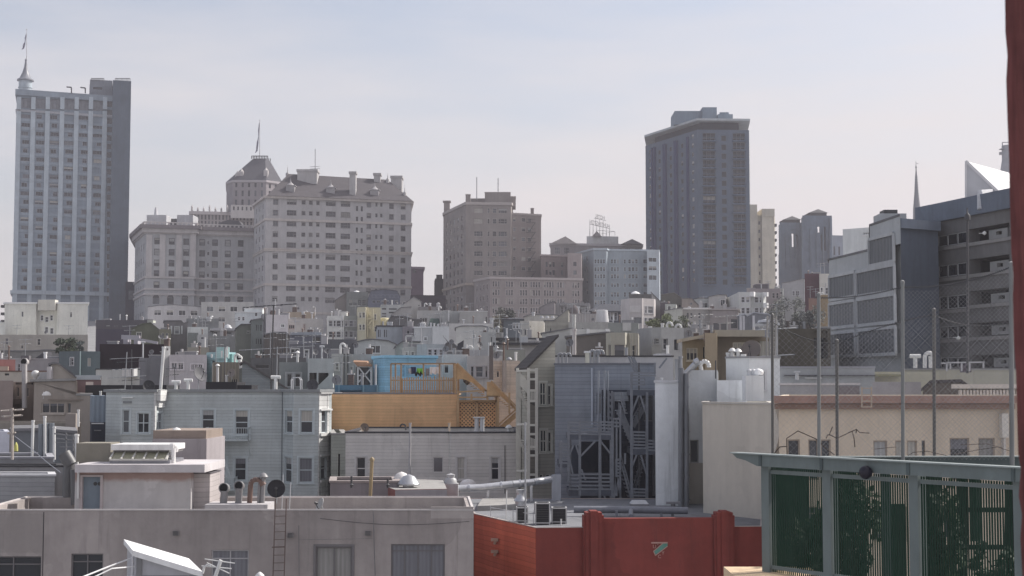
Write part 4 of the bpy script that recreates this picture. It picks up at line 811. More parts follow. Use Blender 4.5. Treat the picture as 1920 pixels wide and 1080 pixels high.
a = hs('dark grey house with a white narrow sash window', 543, 620, 190, 645, (88, 88, 96), 9, trim=M('plain', (.6, .6, .6))); a.win([(571, 578.5)], [(656, 669)], 'sash', blind=.4); a.win([(545, 561)], [(654, 668)], 'case', blind=.2).done()
a = hs('white bay windowed house with black sashes in the centre left', 614.5, 645, 262, 592, (149, 147, 151), 10, trim=M('plain', (.6, .6, .6))); a.win([(616.5, 623.5), (625.5, 629.5), (631, 639), (641, 643.5)], [(601, 612), (621.5, 632.5)], 'sash', 0, .25, .15); a.slab(641.2, 644, 591.5, 598, .5, 'white_strip', WHITE); a.done(); a.blk(635, 650, 584, 'low grey roof hut above the white bay house', 'roof_hut', 'hut', 2, 3)  # white strip paints the sunlit sliver of the bay
a = hs('grey lilac bay house right of the white bay house', 645, 671, 264, 592, (124, 122, 129), 10, trim=M('plain', (.5, .5, .53))); a.win([(647, 652), (655, 662), (664.5, 667.5)], [(601, 612), (621, 632)], 'sash', 0, .2, .7).done()
a = Bld('yellow painted wooden house with white sashes and back stairs', [(670.5, 262), (686, 261), (687, 263), (714, 263)], 576, 10, (138, 131, 116), trim=M('plain', (.7, .68, .6))); a.win([(673, 677.2), (679.5, 684)], [(586, 596), (608.5, 619)], 'sash', 0, .2, .1); a.win([(701.5, 705.5)], [(589, 600)], 'sash', 2, .2, .1); a.win([(702, 706)], [(612, 622)], 'sash', 2, .2, .1); a.done()
b = MB(); [b.bar(a.pt(x0, y0, .9, 2), a.pt(x1, y1, .9, 2), .18, .25) for x0, y0, x1, y1 in ((690, 582, 700, 598), (700, 598, 690, 612), (690, 612, 702, 620), (688, 598, 702, 598), (688, 612, 702, 612), (690, 576, 690, 632), (700, 580, 700, 632))]; b.build('back_stairs', M('stucco', A(138, 130, 112, 262)), a.th)
b = MB(); p = P(721, 596, 268); b.lathe((p.x, 268, ground(268)), [(.85, 0), (.85, p.z-ground(268)-.15), (.7, p.z-ground(268))], 14); b.thing('round_tower', M('stucco', A(142, 134, 112, 268)), 'yellow cylindrical turret right of the yellow wooden house', 'turret')
a = hs('dark grey brown terrace roofs right of the yellow turret', 726, 790, 262, 594, (94, 91, 97), 12, prof=[(726, 606), (733, 593), (760, 594), (772, 599), (790, 600)]); a.done(); a.slab(739.5, 743, 594, 606, .4, 'white_gable_board', WHITE) if False else None
a = hs('big plain blue grey box house right of the yellow house', 707, 756, 222, 610.5, (116, 120, 130), 12, corn=(.2, .15, M('plain', (.06, .06, .07)))); a.win([(708.5, 710.5), (712, 713.5), (720, 722), (724, 725.5)], [(618, 632)], 'slot', 0, .2, 0).done()
[a.vent(x, 603.5, 'row of thin white pipes on the blue grey box house, %s' % w, 'plain', .14, back=1, group='pipes on the blue grey box house') for x, w in ((727.5, 'left'), (731, 'middle'), (734.5, 'right'))]
a = hs('grey brown narrow house with a white roof ladder frame', 755, 778, 220, 612, (108, 105, 112), 10); a.win([(763, 768)], [(619.5, 627)], 'plain', blind=0).done()
b = MB(); [b.bar(P(x0, y0, 217), P(x1, y1, 217), .22) for x0, y0, x1, y1 in ((761, 630, 761, 645), (774.5, 630, 774.5, 645), (761, 630, 774.5, 630))]; b.thing('white_gate_frame', M('plain', (.6, .6, .6)), 'white goal shaped frame on a lower roof', 'frame')
a = hs('pale blue grey double house with dark centre joint, left half', 777, 811, 216, 613, (128, 132, 139), 10, corn=(.15, .12)); a.slab(789, 791, 613, 640, .15, 'downpipe', WHITE); a.win([(795, 801)], [(632, 638)], 'sash', blind=.9).done()
a = hs('pale blue grey double house, wider right half', 811, 842, 215, 612, (132, 136, 143), 10); a.done()
for i, (x, w) in enumerate(((789, 'first'), (792.5, 'second'), (796, 'third'), (808, 'fourth'), (814, 'fifth'), (822, 'sixth'), (829, 'seventh'))): a.vent(x, 605+(i % 3), 'thin white pipe on the pale double house, %s from the left' % w, 'plain', .13, back=1.5, group='pipes on the pale double house')
a = hs('pale chimney house under the low terrace with a sloping white roof', 855, 930, 226, 612, (131, 130, 136), 11, prof=[(855, 615), (866, 612), (905, 612), (930, 618)]); a.win([(886, 891)], [(628, 634)], 'sash').done()
a = hs('white cube house with a dark carport on its right', 902, 929, 182, 622.5, (135, 133, 137), 9); a.win([(920.5, 922.5)], [(632, 641)], 'slot', 0, .2, 0).done()
a = hs('dark recessed carport right of the white cube house', 926, 944, 183, 623, (120, 118, 122), 9); a.win([(927.5, 940)], [(625, 639)], 'slot', 0, 1.5, 0).done()
a = Bld('cream stucco house with dark narrow windows in the centre', [(975, 245), (992, 243.5), (1020, 246)], 602, 10, (128, 124, 124), trim=M('plain', (.5, .5, .5))); a.win([(976.5, 979), (982.5, 986.5)], [(617, 629)], 'plain', 0, .2, 0); a.win([(993.5, 995)], [(611, 621)], 'slot', 1, .2, 0).done()
a = hs('cluttered white roof storey with small chimneys on the cream house', 983, 1046, 262, 592, (139, 136, 138), 8, prof=[(983, 594), (998, 590), (1040, 591), (1046, 592)]); a.done()
for i, (x, y) in enumerate(((1000, 585), (1015.5, 594), (1026, 594), (1036, 594))): a.vent(x, y, 'white stub chimney on the cluttered roof storey, %s from left' % ('first', 'second', 'third', 'fourth')[i], 'plain', .25, back=-4)
a = hs('grey brown shed gable rising to a point in the centre', 1021, 1066, 236, 602, (116, 111, 111), 9, prof=[(1021, 602), (1038, 602), (1065, 580), (1066, 580)], kind='siding'); a.win([(1031, 1034.5)], [(615, 622)], 'plain', blind=.3).done()
a = hs('corrugated grey lean-to roof house with dark stripes', 1065, 1120, 262, 588, (118, 113, 117), 9, kind='corr'); a.done()
b = MB(); p = P(1129, 604, 240); b.lathe(p, [(1.1, 0), (.9, 1.9), (.8, 1.95), (0, 1.9)], 14); b.thing('roof_tank', M('metal', (.55, .55, .56)), 'white tapered tank on the grey parapet roof', 'tank')
a = hs('long grey parapet wall house below the corrugated roof', 1066, 1150, 232, 604, (113, 112, 116), 9); a.win([(1078, 1083), (1090, 1095)], [(614, 617)], 'plain', blind=.4).done()
vent(P(1076, 590, 215), P(1076, 627, 215), 'tall thick white pipe before the grey parapet wall', 'plain', .25, M('plain', (.5, .5, .48)))
a = hs('pale stepped parapet house with white chimney block', 1016, 1072, 178, 618, (132, 130, 133), 9, prof=[(1016, 626), (1070, 617), (1072, 617)]); a.done()
a = Bld('white stucco parapet house with bright chimney edges', [(1068, 172), (1144, 172.5)], 617.5, 8, (134, 132, 135)); a.slab(1099, 1104, 617, 631, .6, 'white_strip', WHITE); a.slab(1135, 1141, 617, 625, .6, 'white_strip', WHITE); a.done()
a = hs('grey house stepping down to the right behind beige bays', 1140, 1197, 205, 605, (112, 111, 115), 9); a.slab(1167, 1183, 605, 620, .2, 'blank_panel', M('stucco', A(122, 120, 124, 205))); a.done(); a.vent(1157, 605, 'round capped chimney on the grey stepped house', 'cap', .35)
tree(1243, 589, 626, 226, 62, 'sunlit green shrub mass on a rooftop garden', name='leafy_shrub', n=2600, cols=((.075, .095, .03), (.035, .05, .022)), seed=21, leaf=.32, cat='shrub')
tree(1280, 594, 626, 224, 40, 'smaller dark shrub right of the sunlit rooftop garden', name='leafy_shrub', n=1100, cols=((.03, .045, .02), (.06, .07, .03)), seed=22, leaf=.3, cat='shrub')
a = Bld('grey stucco house with a gently curved front and dark windows', [(1194, 142), (1222, 138), (1240, 137.5), (1282, 139)], 614, 9, (108, 107, 113), ref=1, trim=M('plain', (.35, .35, .36))); a.win([(1227, 1235.5)], [(635, 645)], 'sash', 1, .2, .5); a.win([(1243.5, 1252)], [(635, 655)], 'sash', 2, .2, .2); a.win([(1264, 1272)], [(636, 656)], 'slot', 2, .3, 0, xr=1248); a.done()
for i, (x, y, kd) in enumerate(((1219, 612, 'plain'), (1242, 606, 'plain'), (1250.5, 604, 'hook'), (1267, 608, 'hook'))): a.vent(x, y, 'white roof pipe on the curved grey house, %s from the left' % ('first', 'second', 'third', 'fourth')[i], kd, .12 if kd == 'hook' else .14, back=1, mat=WPIPE)
a = hs('grey flat block right of the curved grey house', 1281, 1326, 141, 615, (113, 112, 117), 9); a.done()
# --- mustard house
MU = (122, 107, 88)
a = hs('mustard stucco house with a wide white framed window', 1279, 1324, 104, 636, MU, 8, trim=M('plain', (.62, .58, .48))); a.win([(1287, 1308.5)], [(652, 676)], 'rib', 0, .15, .4); a.win([(1318, 1322.5)], [(650, 672)], 'plain', 0, .15, .1); a.done()
b = MB(); q = [(1278, 643), (1324, 634)]; p0, p1 = P(1278, 641, 103.3), P(1325, 632, 103.3); b.hull8([p0, p1, p1+V3((0, 3, 0)), p0+V3((0, 3, 0)), p0+V3((0, 0, .22)), p1+V3((0, 0, .22)), p1+V3((0, 3, .22)), p0+V3((0, 3, .22))]); b.build('eave', M('stucco', A(120, 110, 98, 104)), a.th)
a = hs('blank mustard pillar block between the two mustard fronts', 1321.5, 1344, 100.5, 624, MU, 8); a.done()
a = hs('dark olive mustard front with a flat overhanging roof', 1343, 1452, 103, 632, (104, 95, 84), 9, trim=M('plain', (.62, .58, .5))); a.win([(1374, 1401)], [(642, 668)], 'rib', 0, .15, .5); a.slab(1423, 1443, 640, 690, .3, 'sliding_door', M('corr', A(112, 108, 104, 103))); a.done()
b = MB(); p0, p1 = P(1340, 631, 101.8), P(1434, 628, 101.8); b.box(p0.x, p1.x, 101.8, 108, p0.z, p0.z+.45); b.build('overhang', M('stucco', A(112, 104, 95, 103)), a.th)
a = hs('dark brown wall right of the mustard fronts behind the fence', 1450, 1557, 107, 616, (74, 70, 68), 9); a.win([(1536-10, 1552)], [(620, 672)], 'slot', 0, 1.0, 0).done()
a = hs('blue grey roofed conservatory with pale posts on the slope', 1383, 1448, 205, 592, (96, 100, 110), 8, prof=[(1383, 593), (1396, 590), (1400, 594), (1412, 587), (1440, 590), (1448, 596)], rmat=M('metal', (.35, .37, .42))); [a.slab(x, x+4, 592, 622, .4, 'post', M('stucco', (.5, .5, .53))) for x in (1386, 1391, 1410)]; a.done()
b = MB()
for k, (x, y) in enumerate(((1438, 605), (1446, 610), (1430, 612), (1436, 614))): p = P(x, y, 150); b.lathe(p, [(1.0-.1*k, 0), (.85, .25), (0, .35)], 10)
p = P(1438, 617, 150); b.tube(p-V3((0, 0, 4)), p+V3((0, 0, 1.2)), .12, 6); b.thing('turbine_vent', GALV, 'bright cluster of metal roof ventilators beside the radio mast', 'roof vent')
b = MB(); x = 1446; top = P(x+1, 592, 75); bot = P(x-2, 730, 75)
for dx, dy in ((-.22, 0), (.22, 0), (0, .35)): b.tube(bot+V3((dx, dy, 0)), top+V3((dx, dy, 0)), .045, 6)
for k in range(16):
    z0 = bot.z+(top.z-bot.z)*k/16; z1 = bot.z+(top.z-bot.z)*(k+1)/16; xm = bot.x+(top.x-bot.x)*k/16; b.bar((xm-.22, 75, z0), (xm+.22, 75, z1), .035); b.bar((xm+.22, 75, z0), (xm, 75.35, z1), .035)
b.thing('lattice_mast', M('metal', (.28, .27, .26)), 'slender lattice radio mast in front of the mustard house', 'mast')
aerial(P(1457, 600, 84), P(1457, 680, 84), 'pole with a small cross arm antenna right of the lattice mast', 'h', [(.5, .3, 2.4, 5, .35), (2.0, .1, 1.8, 5, .4)], r=.05)
# --- left hillside
a = hs('long pale tan building across the far left with two tall windows', -40, 165, 240, 627.5, (125, 118, 119), 14); a.win([(70, 76)], [(635, 647)], 'sash', blind=.2); a.win([(10, 16)], [(634, 646)], 'sash', blind=.9); a.win([(40, 43)], [(648, 653)], 'slot').done()
a = hs('plum brown sloping roof house at far left', -40, 112, 205, 657.5, (97, 92, 96), 12, prof=[(-40, 659), (64, 659), (84, 657), (112, 658)]); a.done()
b = MB(); f0, f1, f2 = P(64, 673, 200), P(84, 659, 200), P(84, 673, 200); b.poly([f0, f2, f1]); b.poly([f0+V3((0, 3, 0)), f1+V3((0, 3, 0)), f2+V3((0, 3, 0))]); b.poly([f0, f1, f1+V3((0, 3, 0)), f0+V3((0, 3, 0))]); b.poly([f1, f2, f2+V3((0, 3, 0)), f1+V3((0, 3, 0))]); b.thing('roof_hood', M('shingle', (.06, .06, .07)), 'dark triangular stair hood with a bright edge, far left', 'stair hood')
vent(P(85, 660, 199), P(85, 675, 199), 'bright white post beside the triangular stair hood', 'plain', .22, M('plain', (.8, .8, .8)))
tree(122, 636, 664, 190, 52, 'dark green tree behind the teal house on the left', n=1800, cols=((.03, .045, .028), (.055, .07, .04)), seed=31, leaf=.32)
tree(146, 640, 660, 196, 26, 'sparser bluish tree right of the dark green tree', n=700, cols=((.06, .075, .075), (.05, .06, .055)), seed=32, leaf=.3)
a = Bld('dark teal wooden house with two white windows on the left', [(111, 162), (150, 160), (152, 161), (188, 162)], 659, 10, (75, 85, 92), trim=M('plain', (.5, .54, .55))); a.win([(132, 138)], [(671, 685)], 'sash', 0, .15, .3); a.win([(164, 171)], [(671, 687)], 'plain', 2, .15, 1); a.done()
a = hs('pinkish flat house row with a doorway at far left', -30, 112, 168, 673.5, (117, 111, 116), 10, pcap=M('stucco', (.5, .48, .48))); a.win([(33, 38)], [(682, 696)], 'sash', blind=.1); a.slab(43, 58, 667, 676, .8, 'roof_hut', M('stucco', (.15, .14, .15))); a.done()
a = hs('salmon red stucco wall at the far left edge', -30, 29, 146, 674, (140, 88, 86), 8); a.slab(-20, 17, 687, 705, .5, 'lean_to', M('stucco', A(130, 110, 100, 146))); a.done()
a = hs('dark plum blank wall with stepped roof huts on the left', 187, 311, 172, 645, (66, 60, 70), 12); a.done()
for i, (x0, x1) in enumerate(((231, 239.5), (251, 258.5))): a.blk(x0, x1, 630.5 if i == 0 else 631, 'pale roof hut on the dark plum wall, %s one' % ('left', 'right')[i], 'roof_hut', 'hut', .5, 1.5, mat=M('stucco', (.4, .38, .42)))
b = MB(); b.bar(P(228, 632, 170), P(262, 633, 170), .3, .5); b.bar(P(240, 633, 170), P(296, 643, 170), .2, .3); b.thing('roof_beam', M('plain', (.4, .38, .42)), 'long pale sloping board laid over the plum wall roof huts', 'beam')
a = hs('white chimney tower wall with a dark square vent', 308.5, 319.5, 150, 649, (135, 133, 139), 4); a.win([(312, 315.5)], [(653, 657)], 'slot', 0, .3, 0).done()
a = hs('grey fence topped flat roof below the plum wall', 262, 312, 150, 671, (96, 94, 100), 8); a.done()
a = hs('light mauve house with two banks of dark windows', 318, 388, 146, 665, (140, 135, 140), 9); a.win([(321, 332), (334, 344)], [(680, 693)], 'case', 0, .15, .3); a.win([(358, 364), (365, 371), (372, 380)], [(683, 694)], 'case', 0, .15, .2); a.done()
a = hs('beige roof storey above the light mauve house', 352, 392, 170, 651, (118, 110, 107), 8); a.done()
a = Bld('turquoise painted house with pipes on its roof', [(388, 152), (411, 150), (424, 150), (442, 152)], 660, 8, (100, 128, 138), kind='siding', ref=1); a.win([(396, 403)], [(675, 683)], 'plain', 0, .15, 0); a.slab(407, 430, 651, 672, .3, 'dormer_box', M('siding', A(112, 142, 148, 150)), 1); a.slab(429, 444, 664, 679, .35, 'green_panel', M('siding', A(82, 118, 122, 150)), 2); a.done()
for i, (x, y) in enumerate(((416, 658), (426, 650), (397, 664))): a.vent(x, y, 'white pipe against the turquoise house, %s' % ('left', 'tallest', 'short one at the corner')[i], 'plain', .08, back=-1.3, mat=WPIPE)
vent(P(449, 667, 128), P(453, 690, 128), 'black mouthed white bent pipe by the turquoise house', 'open', .2, WPIPE)
a = hs('sand coloured ribbed house with a satellite dish', 400, 449, 118, 679, (113, 103, 97), 8, kind='corr'); a.win([(433, 446)], [(710, 726)], 'rib', 0, .15, .5); a.done()
dish(P(433.5, 699.5, 116.3), .34, 'small tan satellite dish on the sand coloured ribbed house', M('plain', (.28, .25, .23)), (-.2, -1, .3), .5)
vent(P(408, 682, 114), P(408, 730, 114), 'left white pipe in front of the ribbed sand house', 'cap', .09, WPIPE); vent(P(425, 703, 114), P(425, 730, 114), 'right short pipe in front of the ribbed sand house', 'plain', .09, WPIPE)
a = hs('grey lean-to gable sloping down to the right behind the blue house', 454, 545, 108, 735, (97, 97, 104), 7, prof=[(454, 682), (458, 680), (545, 735)], rmat=M('shingle', (.12, .11, .11)), kind='siding'); a.done()
a = hs('dark roof terrace with a white table behind the grey lean-to', 470, 576, 134, 671, (82, 80, 86), 10); a.win([(478, 505)], [(683, 691)], 'plain', blind=.5); a.done()
a = hs('grey green house with twin balcony doors', 524, 602, 116, 679, (112, 118, 121), 9, trim=M('plain', (.5, .52, .52))); a.win([(537, 548), (552.5, 564)], [(700, 726)], 'door', 0, .15, .1); a.done()
a = hs('pale grey upper wall with a dark recess beneath', 577.5, 626, 114, 672, (124, 130, 134), 9); a.win([(580, 594), (597, 616)], [(699, 726)], 'slot', 0, 1.2, 0); a.done()
b = MB(); q = [P(594, 727, 113.2), P(622, 700, 113.2), P(626, 700, 113.2), P(626, 727, 113.2)]; q2 = [p-V3((0, .5, 0)) for p in q]; b.hull8([q2[0], q2[3], q[3], q[0], q2[1], q2[2], q[2], q[1]]); b.thing('stair_wall', M('stucco', A(120, 124, 128, 114)), 'pale diagonal stair wall below the pale grey upper wall', 'stair wall')
dish(P(631, 712, 109), .36, 'grey satellite dish on a pole before the cream downpiped wall', M('plain', (.25, .25, .26)), (-.1, -1, .25), 1.0)
a = hs('cream wall house with a small paned window and two dark downpipes', 622, 658, 122, 663, (134, 130, 132), 8); a.win([(629, 635)], [(681, 694)], 'cross', 0, .12, 0); [a.slab(x, x+1.3, 663, 722, .12, 'downpipe', DKM) for x in (644.5, 651.5)]; a.done()
a = hs('grey mauve house behind the cross braced wooden hatch', 653, 702, 125, 664, (116, 114, 119), 8); a.win([(657, 661)], [(688, 698)], 'sash'); a.done()
b = MB(); 
for x0, y0, x1, y1 in ((671, 687, 696, 718), (671, 718, 696, 690), (671, 686, 671, 722), (696, 688, 696, 722), (671, 687, 696, 688), (671, 704, 681, 704)): b.bar(P(x0, y0, 116), P(x1, y1, 116), .14, .1)
b.box(P(672, 0, 1).x*116, P(695, 0, 1).x*116, 116.1, 118, P(0, 722, 116).z, P(0, 688, 116).z, 1)
q = [P(662, 678, 116), P(688, 679, 116), P(697, 687, 115.8), P(670, 687, 115.8)]; b.hull8([p for p in q]+[p+V3((0, .8, .12)) for p in q], 2); b.thing('wooden_hatch', [M('plain', (.6, .6, .6)), DKM, M('wood', (.33, .2, .13))], 'white cross braced hatch under a brown tilted board', 'hatch')
# lower blue pieces + blue house
BL = (88, 140, 168)
a = Bld('sky blue house behind the wooden roof deck', [(700, 118), (722, 114), (818, 115)], 667, 8, None, mat=M('siding', (.31, .575, .76)), ref=1, trim=M('plain', (.32, .62, .82)), corn=(.2, .15)); a.win([(753, 760)], [(684, 707)], 'grid', 1, .12, 0); a.win([(833-15, 817)], [(684, 700)], 'plain', 1, .1, 0); a.done()
a = hs('low blue roof box left of the wooden deck', 628, 710, 104, 722, (66, 98, 124), 5, trim=M('plain', A(88, 118, 138, 104))); a.win([(638, 678)], [(732, 742)], 'slot', 0, .6, 0); [a.slab(x, x+3, 722, 740, .12, 'corner_board', M('plain', A(70, 100, 120, 104))) for x in (634, 680, 706)]; a.done()
a = hs('plain grey pink block right of the sky blue house', 831, 878, 120, 664.5, (139, 134, 136), 9); a.win([(823+10, 842)], [(684, 700)], 'plain', blind=.4); a.done()
a = hs('grey pink block with a broad sash window above the stairs', 875, 942, 117, 667, (132, 127, 130), 9, trim=M('plain', (.45, .43, .44))); a.win([(883, 888), (892, 906), (910, 914)], [(687, 707.5)], 'sash', 0, .15, .5); a.done()
a = hs('terraced white railing roof with dark openings', 832, 945, 142, 656, (120, 119, 124), 10); a.win([(838, 848), (850, 862), (865, 873)], [(660, 664)], 'slot', 0, .6, 0); a.done()
a = hs('plain light grey house with a two pane window in the centre', 664, 742, 198, 638, (126, 126, 131), 10, prof=[(664, 643), (686, 638), (700, 637), (728, 640), (742, 646)]); a.win([(695, 713)], [(648, 662)], 'case', 0, .2, .3); a.done()
a = hs('grey low block left of the plain light grey house', 604, 668, 205, 636, (95, 96, 104), 10); a.win([(606, 611), (613, 618)], [(636+1, 645)], 'plain').done(); 
a = Bld('bluish low house with white framed windows above the blue house', [(782, 168), (800, 166), (833, 167)], 645, 8, (118, 123, 132), trim=M('plain', (.6, .62, .66)), ref=1); a.win([(803, 810), (814, 820), (824, 831)], [(655, 666)], 'sash', 1, .2, .1); a.done()
a = hs('pale low house with small dormer windows left of the bluish house', 757, 784, 170, 650, (136, 136, 141), 8); a.win([(760, 765), (771, 777)], [(660, 666)], 'sash').done()
a = hs('light grey terrace house filling the centre slope', 742, 786, 182, 640, (122, 126, 132), 8, prof=[(742, 650), (755, 641), (786, 642)]); a.done()
b = MB()
for x0, y0, x1, y1 in ((829, 628, 842, 643), (857, 655, 868, 639)):
    q = [P(x0, y0, 172), P(x1, y1, 172), P(x1, max(y0, y1)+2 if x0 < 850 else 655, 172)] if x0 < 850 else [P(857, 656, 172), P(868, 655, 172), P(869, 638, 172), P(858, 645, 172)]
    q2 = [p+V3((0, 2.5, 0)) for p in q]; n = len(q); b.poly(q); b.poly(q2[::-1]); [b.poly([q[i], q[(i+1) % n], q2[(i+1) % n], q2[i]]) for i in range(n)]
b.thing('dark_stair_hood', M('shingle', (.05, .05, .06)), 'pair of dark slanted stair hoods among the pale roofs', 'stair hood')
a = hs('pointed dormer house among the pale roofs', 829, 858, 178, 643, (98, 96, 102), 8, prof=[(829, 660), (836, 645), (844, 641), (858, 652)]); a.done()
a = hs('long grey brick house with dark stepped cornice lines', 933, 1024, 156, 643, (116, 113, 116), 9, corn=(.25, .5, M('plain', (.05, .05, .055)))); a.done(); a.blk(974, 990, 631, 'pale blue grey chimney block on the long brick house', back=.3, d=1.2, cap=False, mat=M('stucco', A(128, 129, 137, 156)))
a2 = hs('upper cornice of a pale house behind the long brick house', 941, 1022, 166, 634, (132, 130, 134), 6, corn=(.3, .4, M('plain', (.06, .06, .065)))); a2.done()
a = hs('grey brown wall house with a chimney beside the gable', 925, 985, 128, 656, (112, 108, 110), 9); a.done(); a.blk(932, 940.5, 657-1, 'grey square chimney with a white cap left of the tan gable', back=-2, d=1.2, mat=M('stucco', A(96, 94, 99, 128)), capmat=WHITE)
a = hs('pinkish cream clapboard house behind the orange stairs', 925, 975, 106, 676, (140, 126, 121), 8, kind='siding'); a.slab(941, 947, 676, 735, .5, 'downpipe', M('plain', (.35, .32, .3))); a.win([(931, 937)], [(694, 708)], 'plain', blind=1); a.done()
b = MB(); p0, p1 = P(921, 648, 103), P(921, 712, 103); b.bar(p1, p0, .28, .28); b.thing('wooden_post', M('wood', (.14, .13, .13)), 'tall dark square post beside the pinkish clapboard house', 'post')
a = hs('brown grey blank wall with a rising roofline behind the tan gable', 1062, 1146, 134, 633, (99, 93, 93), 9, prof=[(1062, 633), (1136, 625), (1146, 625)]); a.done()
a = Bld('beige bay fronted building with wide windows in the centre right', [(1136, 130), (1146, 128), (1172, 128), (1176, 129), (1197, 129.5)], 625, 8, (118, 114, 108), trim=M('plain', (.42, .4, .37))); a.win([(1152, 1171)], [(646, 668)], 'plain', 1, .15, .9); a.win([(1140.5, 1145)], [(646, 668)], 'plain', 0, .15, .2); a.win([(1184, 1192)], [(647, 668)], 'sash', 3, .15, .2); a.win([(1173, 1175.3)], [(646, 668)], 'plain', 2, .15, 0); [a.slab(x, x+2, 625, 670, .2, 'downpipe', M('plain', (.5, .48, .42)), e) for x, e in ((1178.5, 3), (1181.5, 3))]; a.done()
vent(P(1076.5, 616, 118), P(1076.5, 665, 118), 'tall white pipe left of the black and white roof pipes', 'plain', .16, M('plain', (.5, .48, .48)))
# long white parapet roof behind the blue-grey house (with pipes)
a = hs('long white parapet wall with a dark coping behind the blue grey house', 1038, 1262, 92, 669, (128, 127, 133), 6, pcap=M('plain', (.05, .05, .055))); a.done()
for i, x in enumerate((1047, 1054, 1062)): a.vent(x, 662, 'grey hooked flue pipe left of the white chimney, %s' % ('first', 'second', 'third')[i], 'hook', .065, back=-1.5, group='hooked flues on the white parapet', mat=PIPE)
for i, x in enumerate((1106, 1114.5, 1121)): a.vent(x, 656, 'tall dark bent flue pipe, %s from the left of three' % ('first', 'second', 'third')[i], 'hook', .085, back=-1.5, group='bent flues on the white parapet', mat=PIPE)
a.blk(1098, 1105, 658, 'narrow cream chimney with a white cap beside the bent flues', back=-1.6, d=.7, mat=M('stucco', A(140, 136, 128, 92)), capmat=WHITE)
a.blk(1197, 1212, 669.5, 'white rounded roof block with a curved top on the parapet', 'roof_block', 'chimney', -1.2, 1, mat=WHITE, cap=False) if False else None
a.blk(1233, 1256, 663, 'pale roof hut with a dark side on the white parapet', 'roof_hut', 'hut', .5, 2, mat=M('stucco', A(135, 134, 139, 92)))

# --- small roof clutter on the flat roofs of the slope, every piece a thing of its own
rc_ = random.Random(17); used = set(); KIND = [('thin white vent pipe', 'vent_pipe'), ('stubby pale chimney', 'chimney'), ('small grey roof hatch', 'roof_hatch'), ('bare rod television aerial', 'antenna'), ('dark tin vent pipe', 'vent_pipe'), ('low brick chimney', 'chimney'), ('tiny satellite dish', 'satellite_dish'), ('slim rusty stove pipe', 'vent_pipe'), ('plain galvanised standpipe', 'vent_pipe'), ('twin armed television aerial', 'antenna')]
for hb in MID:
    if not hasattr(hb, 'inn') or hb.far and hb.D > 345: continue
    short = re.split(r',| with | below | beside | behind | under | right of | left of | high | in the | in front | before | among | on a | on the | squeezed | stepping | attached | across ', hb.th['label'])[0]
    if short in used: short = ' '.join(hb.th['label'].split()[:9])
    if short in used: continue
    used.add(short); x0, x1 = hb.front[0][0]+2, hb.front[-1][0]-2; ks = rc_.sample(KIND, 4 if x1-x0 > 45 else 3 if x1-x0 > 22 else 2)
    for i, (nm, kd) in enumerate(ks):
        x = x0+(x1-x0)*(i+rc_.uniform(.15, .85))/len(ks); bk_ = rc_.uniform(.6, 2.6); D = hb.Dx(x)+bk_; q = V3((P(x, 650, D).x, D, hb.zr-.02)); lab = '%s on the roof of the %s' % (nm, short)
        if len(lab.split()) > 16: lab = ' '.join(lab.split()[:16])
        h = .55+rc_.uniform(.3, 1.3)
        if nm == 'thin white vent pipe': vent(q+V3((0, 0, h)), q, lab, rc_.choice(('plain', 'cap', 'hook')), .07+D*.0002, WPIPE)
        elif nm == 'slim rusty stove pipe': vent(q+V3((0, 0, h+.3)), q, lab, 'cap', .05+D*.0002, M('metal', (.16, .11, .09), rust=.8))
        elif nm == 'plain galvanised standpipe': vent(q+V3((0, 0, h+.5)), q, lab, rc_.choice(('plain', 'tee')), .05+D*.0002, GALV)
        elif nm == 'dark tin vent pipe': vent(q+V3((0, 0, h*.8)), q, lab, rc_.choice(('cap', 'plain')), .08+D*.0002, PIPE)
        elif kd == 'antenna': aerial(q+V3((0, 0, h+1.3)), q, lab, 'h', [(.1, rc_.uniform(-.6, .6), 1.5, 6, .4), (.6, rc_.uniform(-.6, .6), 1.1, 4, .35)], r=.02+D*.0001)
        elif kd == 'satellite_dish': dish(q+V3((0, 0, h*.6+.4)), .26, lab, M('plain', (.2, .2, .21)), (rc_.uniform(-.8, .8), -1, .4), h*.6+.4)
        else:
            b = MB(); sc = min(1.25, .45+D/260); w = sc*(rc_.uniform(.18, .34) if kd == 'chimney' else rc_.uniform(.4, .8)); hh = .55+sc*(rc_.uniform(.2, .9) if kd == 'chimney' else rc_.uniform(.1, .4)); b.box(q.x-w, q.x+w, D, D+w*1.3, q.z, q.z+hh); b.box(q.x-w-.06, q.x+w+.06, D-.06, D+w*1.3+.06, q.z+hh, q.z+hh+.09, 1)
            if kd == 'chimney': b.tube((q.x, D+w*.6, q.z+hh), (q.x, D+w*.6, q.z+hh+.35), w*.4, 8, m=1)
            b.thing(kd, [{'stubby pale chimney': M('stucco', (.45, .44, .45)), 'low brick chimney': M('brick', (.17, .125, .11))}.get(nm, M('stucco', (.3, .3, .32))), M('stucco', (.5, .49, .49))], lab, kd.replace('_', ' '))
# ============================================================ NEAR: the rooftops across the yard
def bars(name, mat, parent, segs, w=.12, h=None):
    for (x0, y0, d0, x1, y1, d1) in segs: b = MB(); b.bar(P(x0, y0, d0), P(x1, y1, d1), w, h); o = b.build(name, mat, parent)
    return o
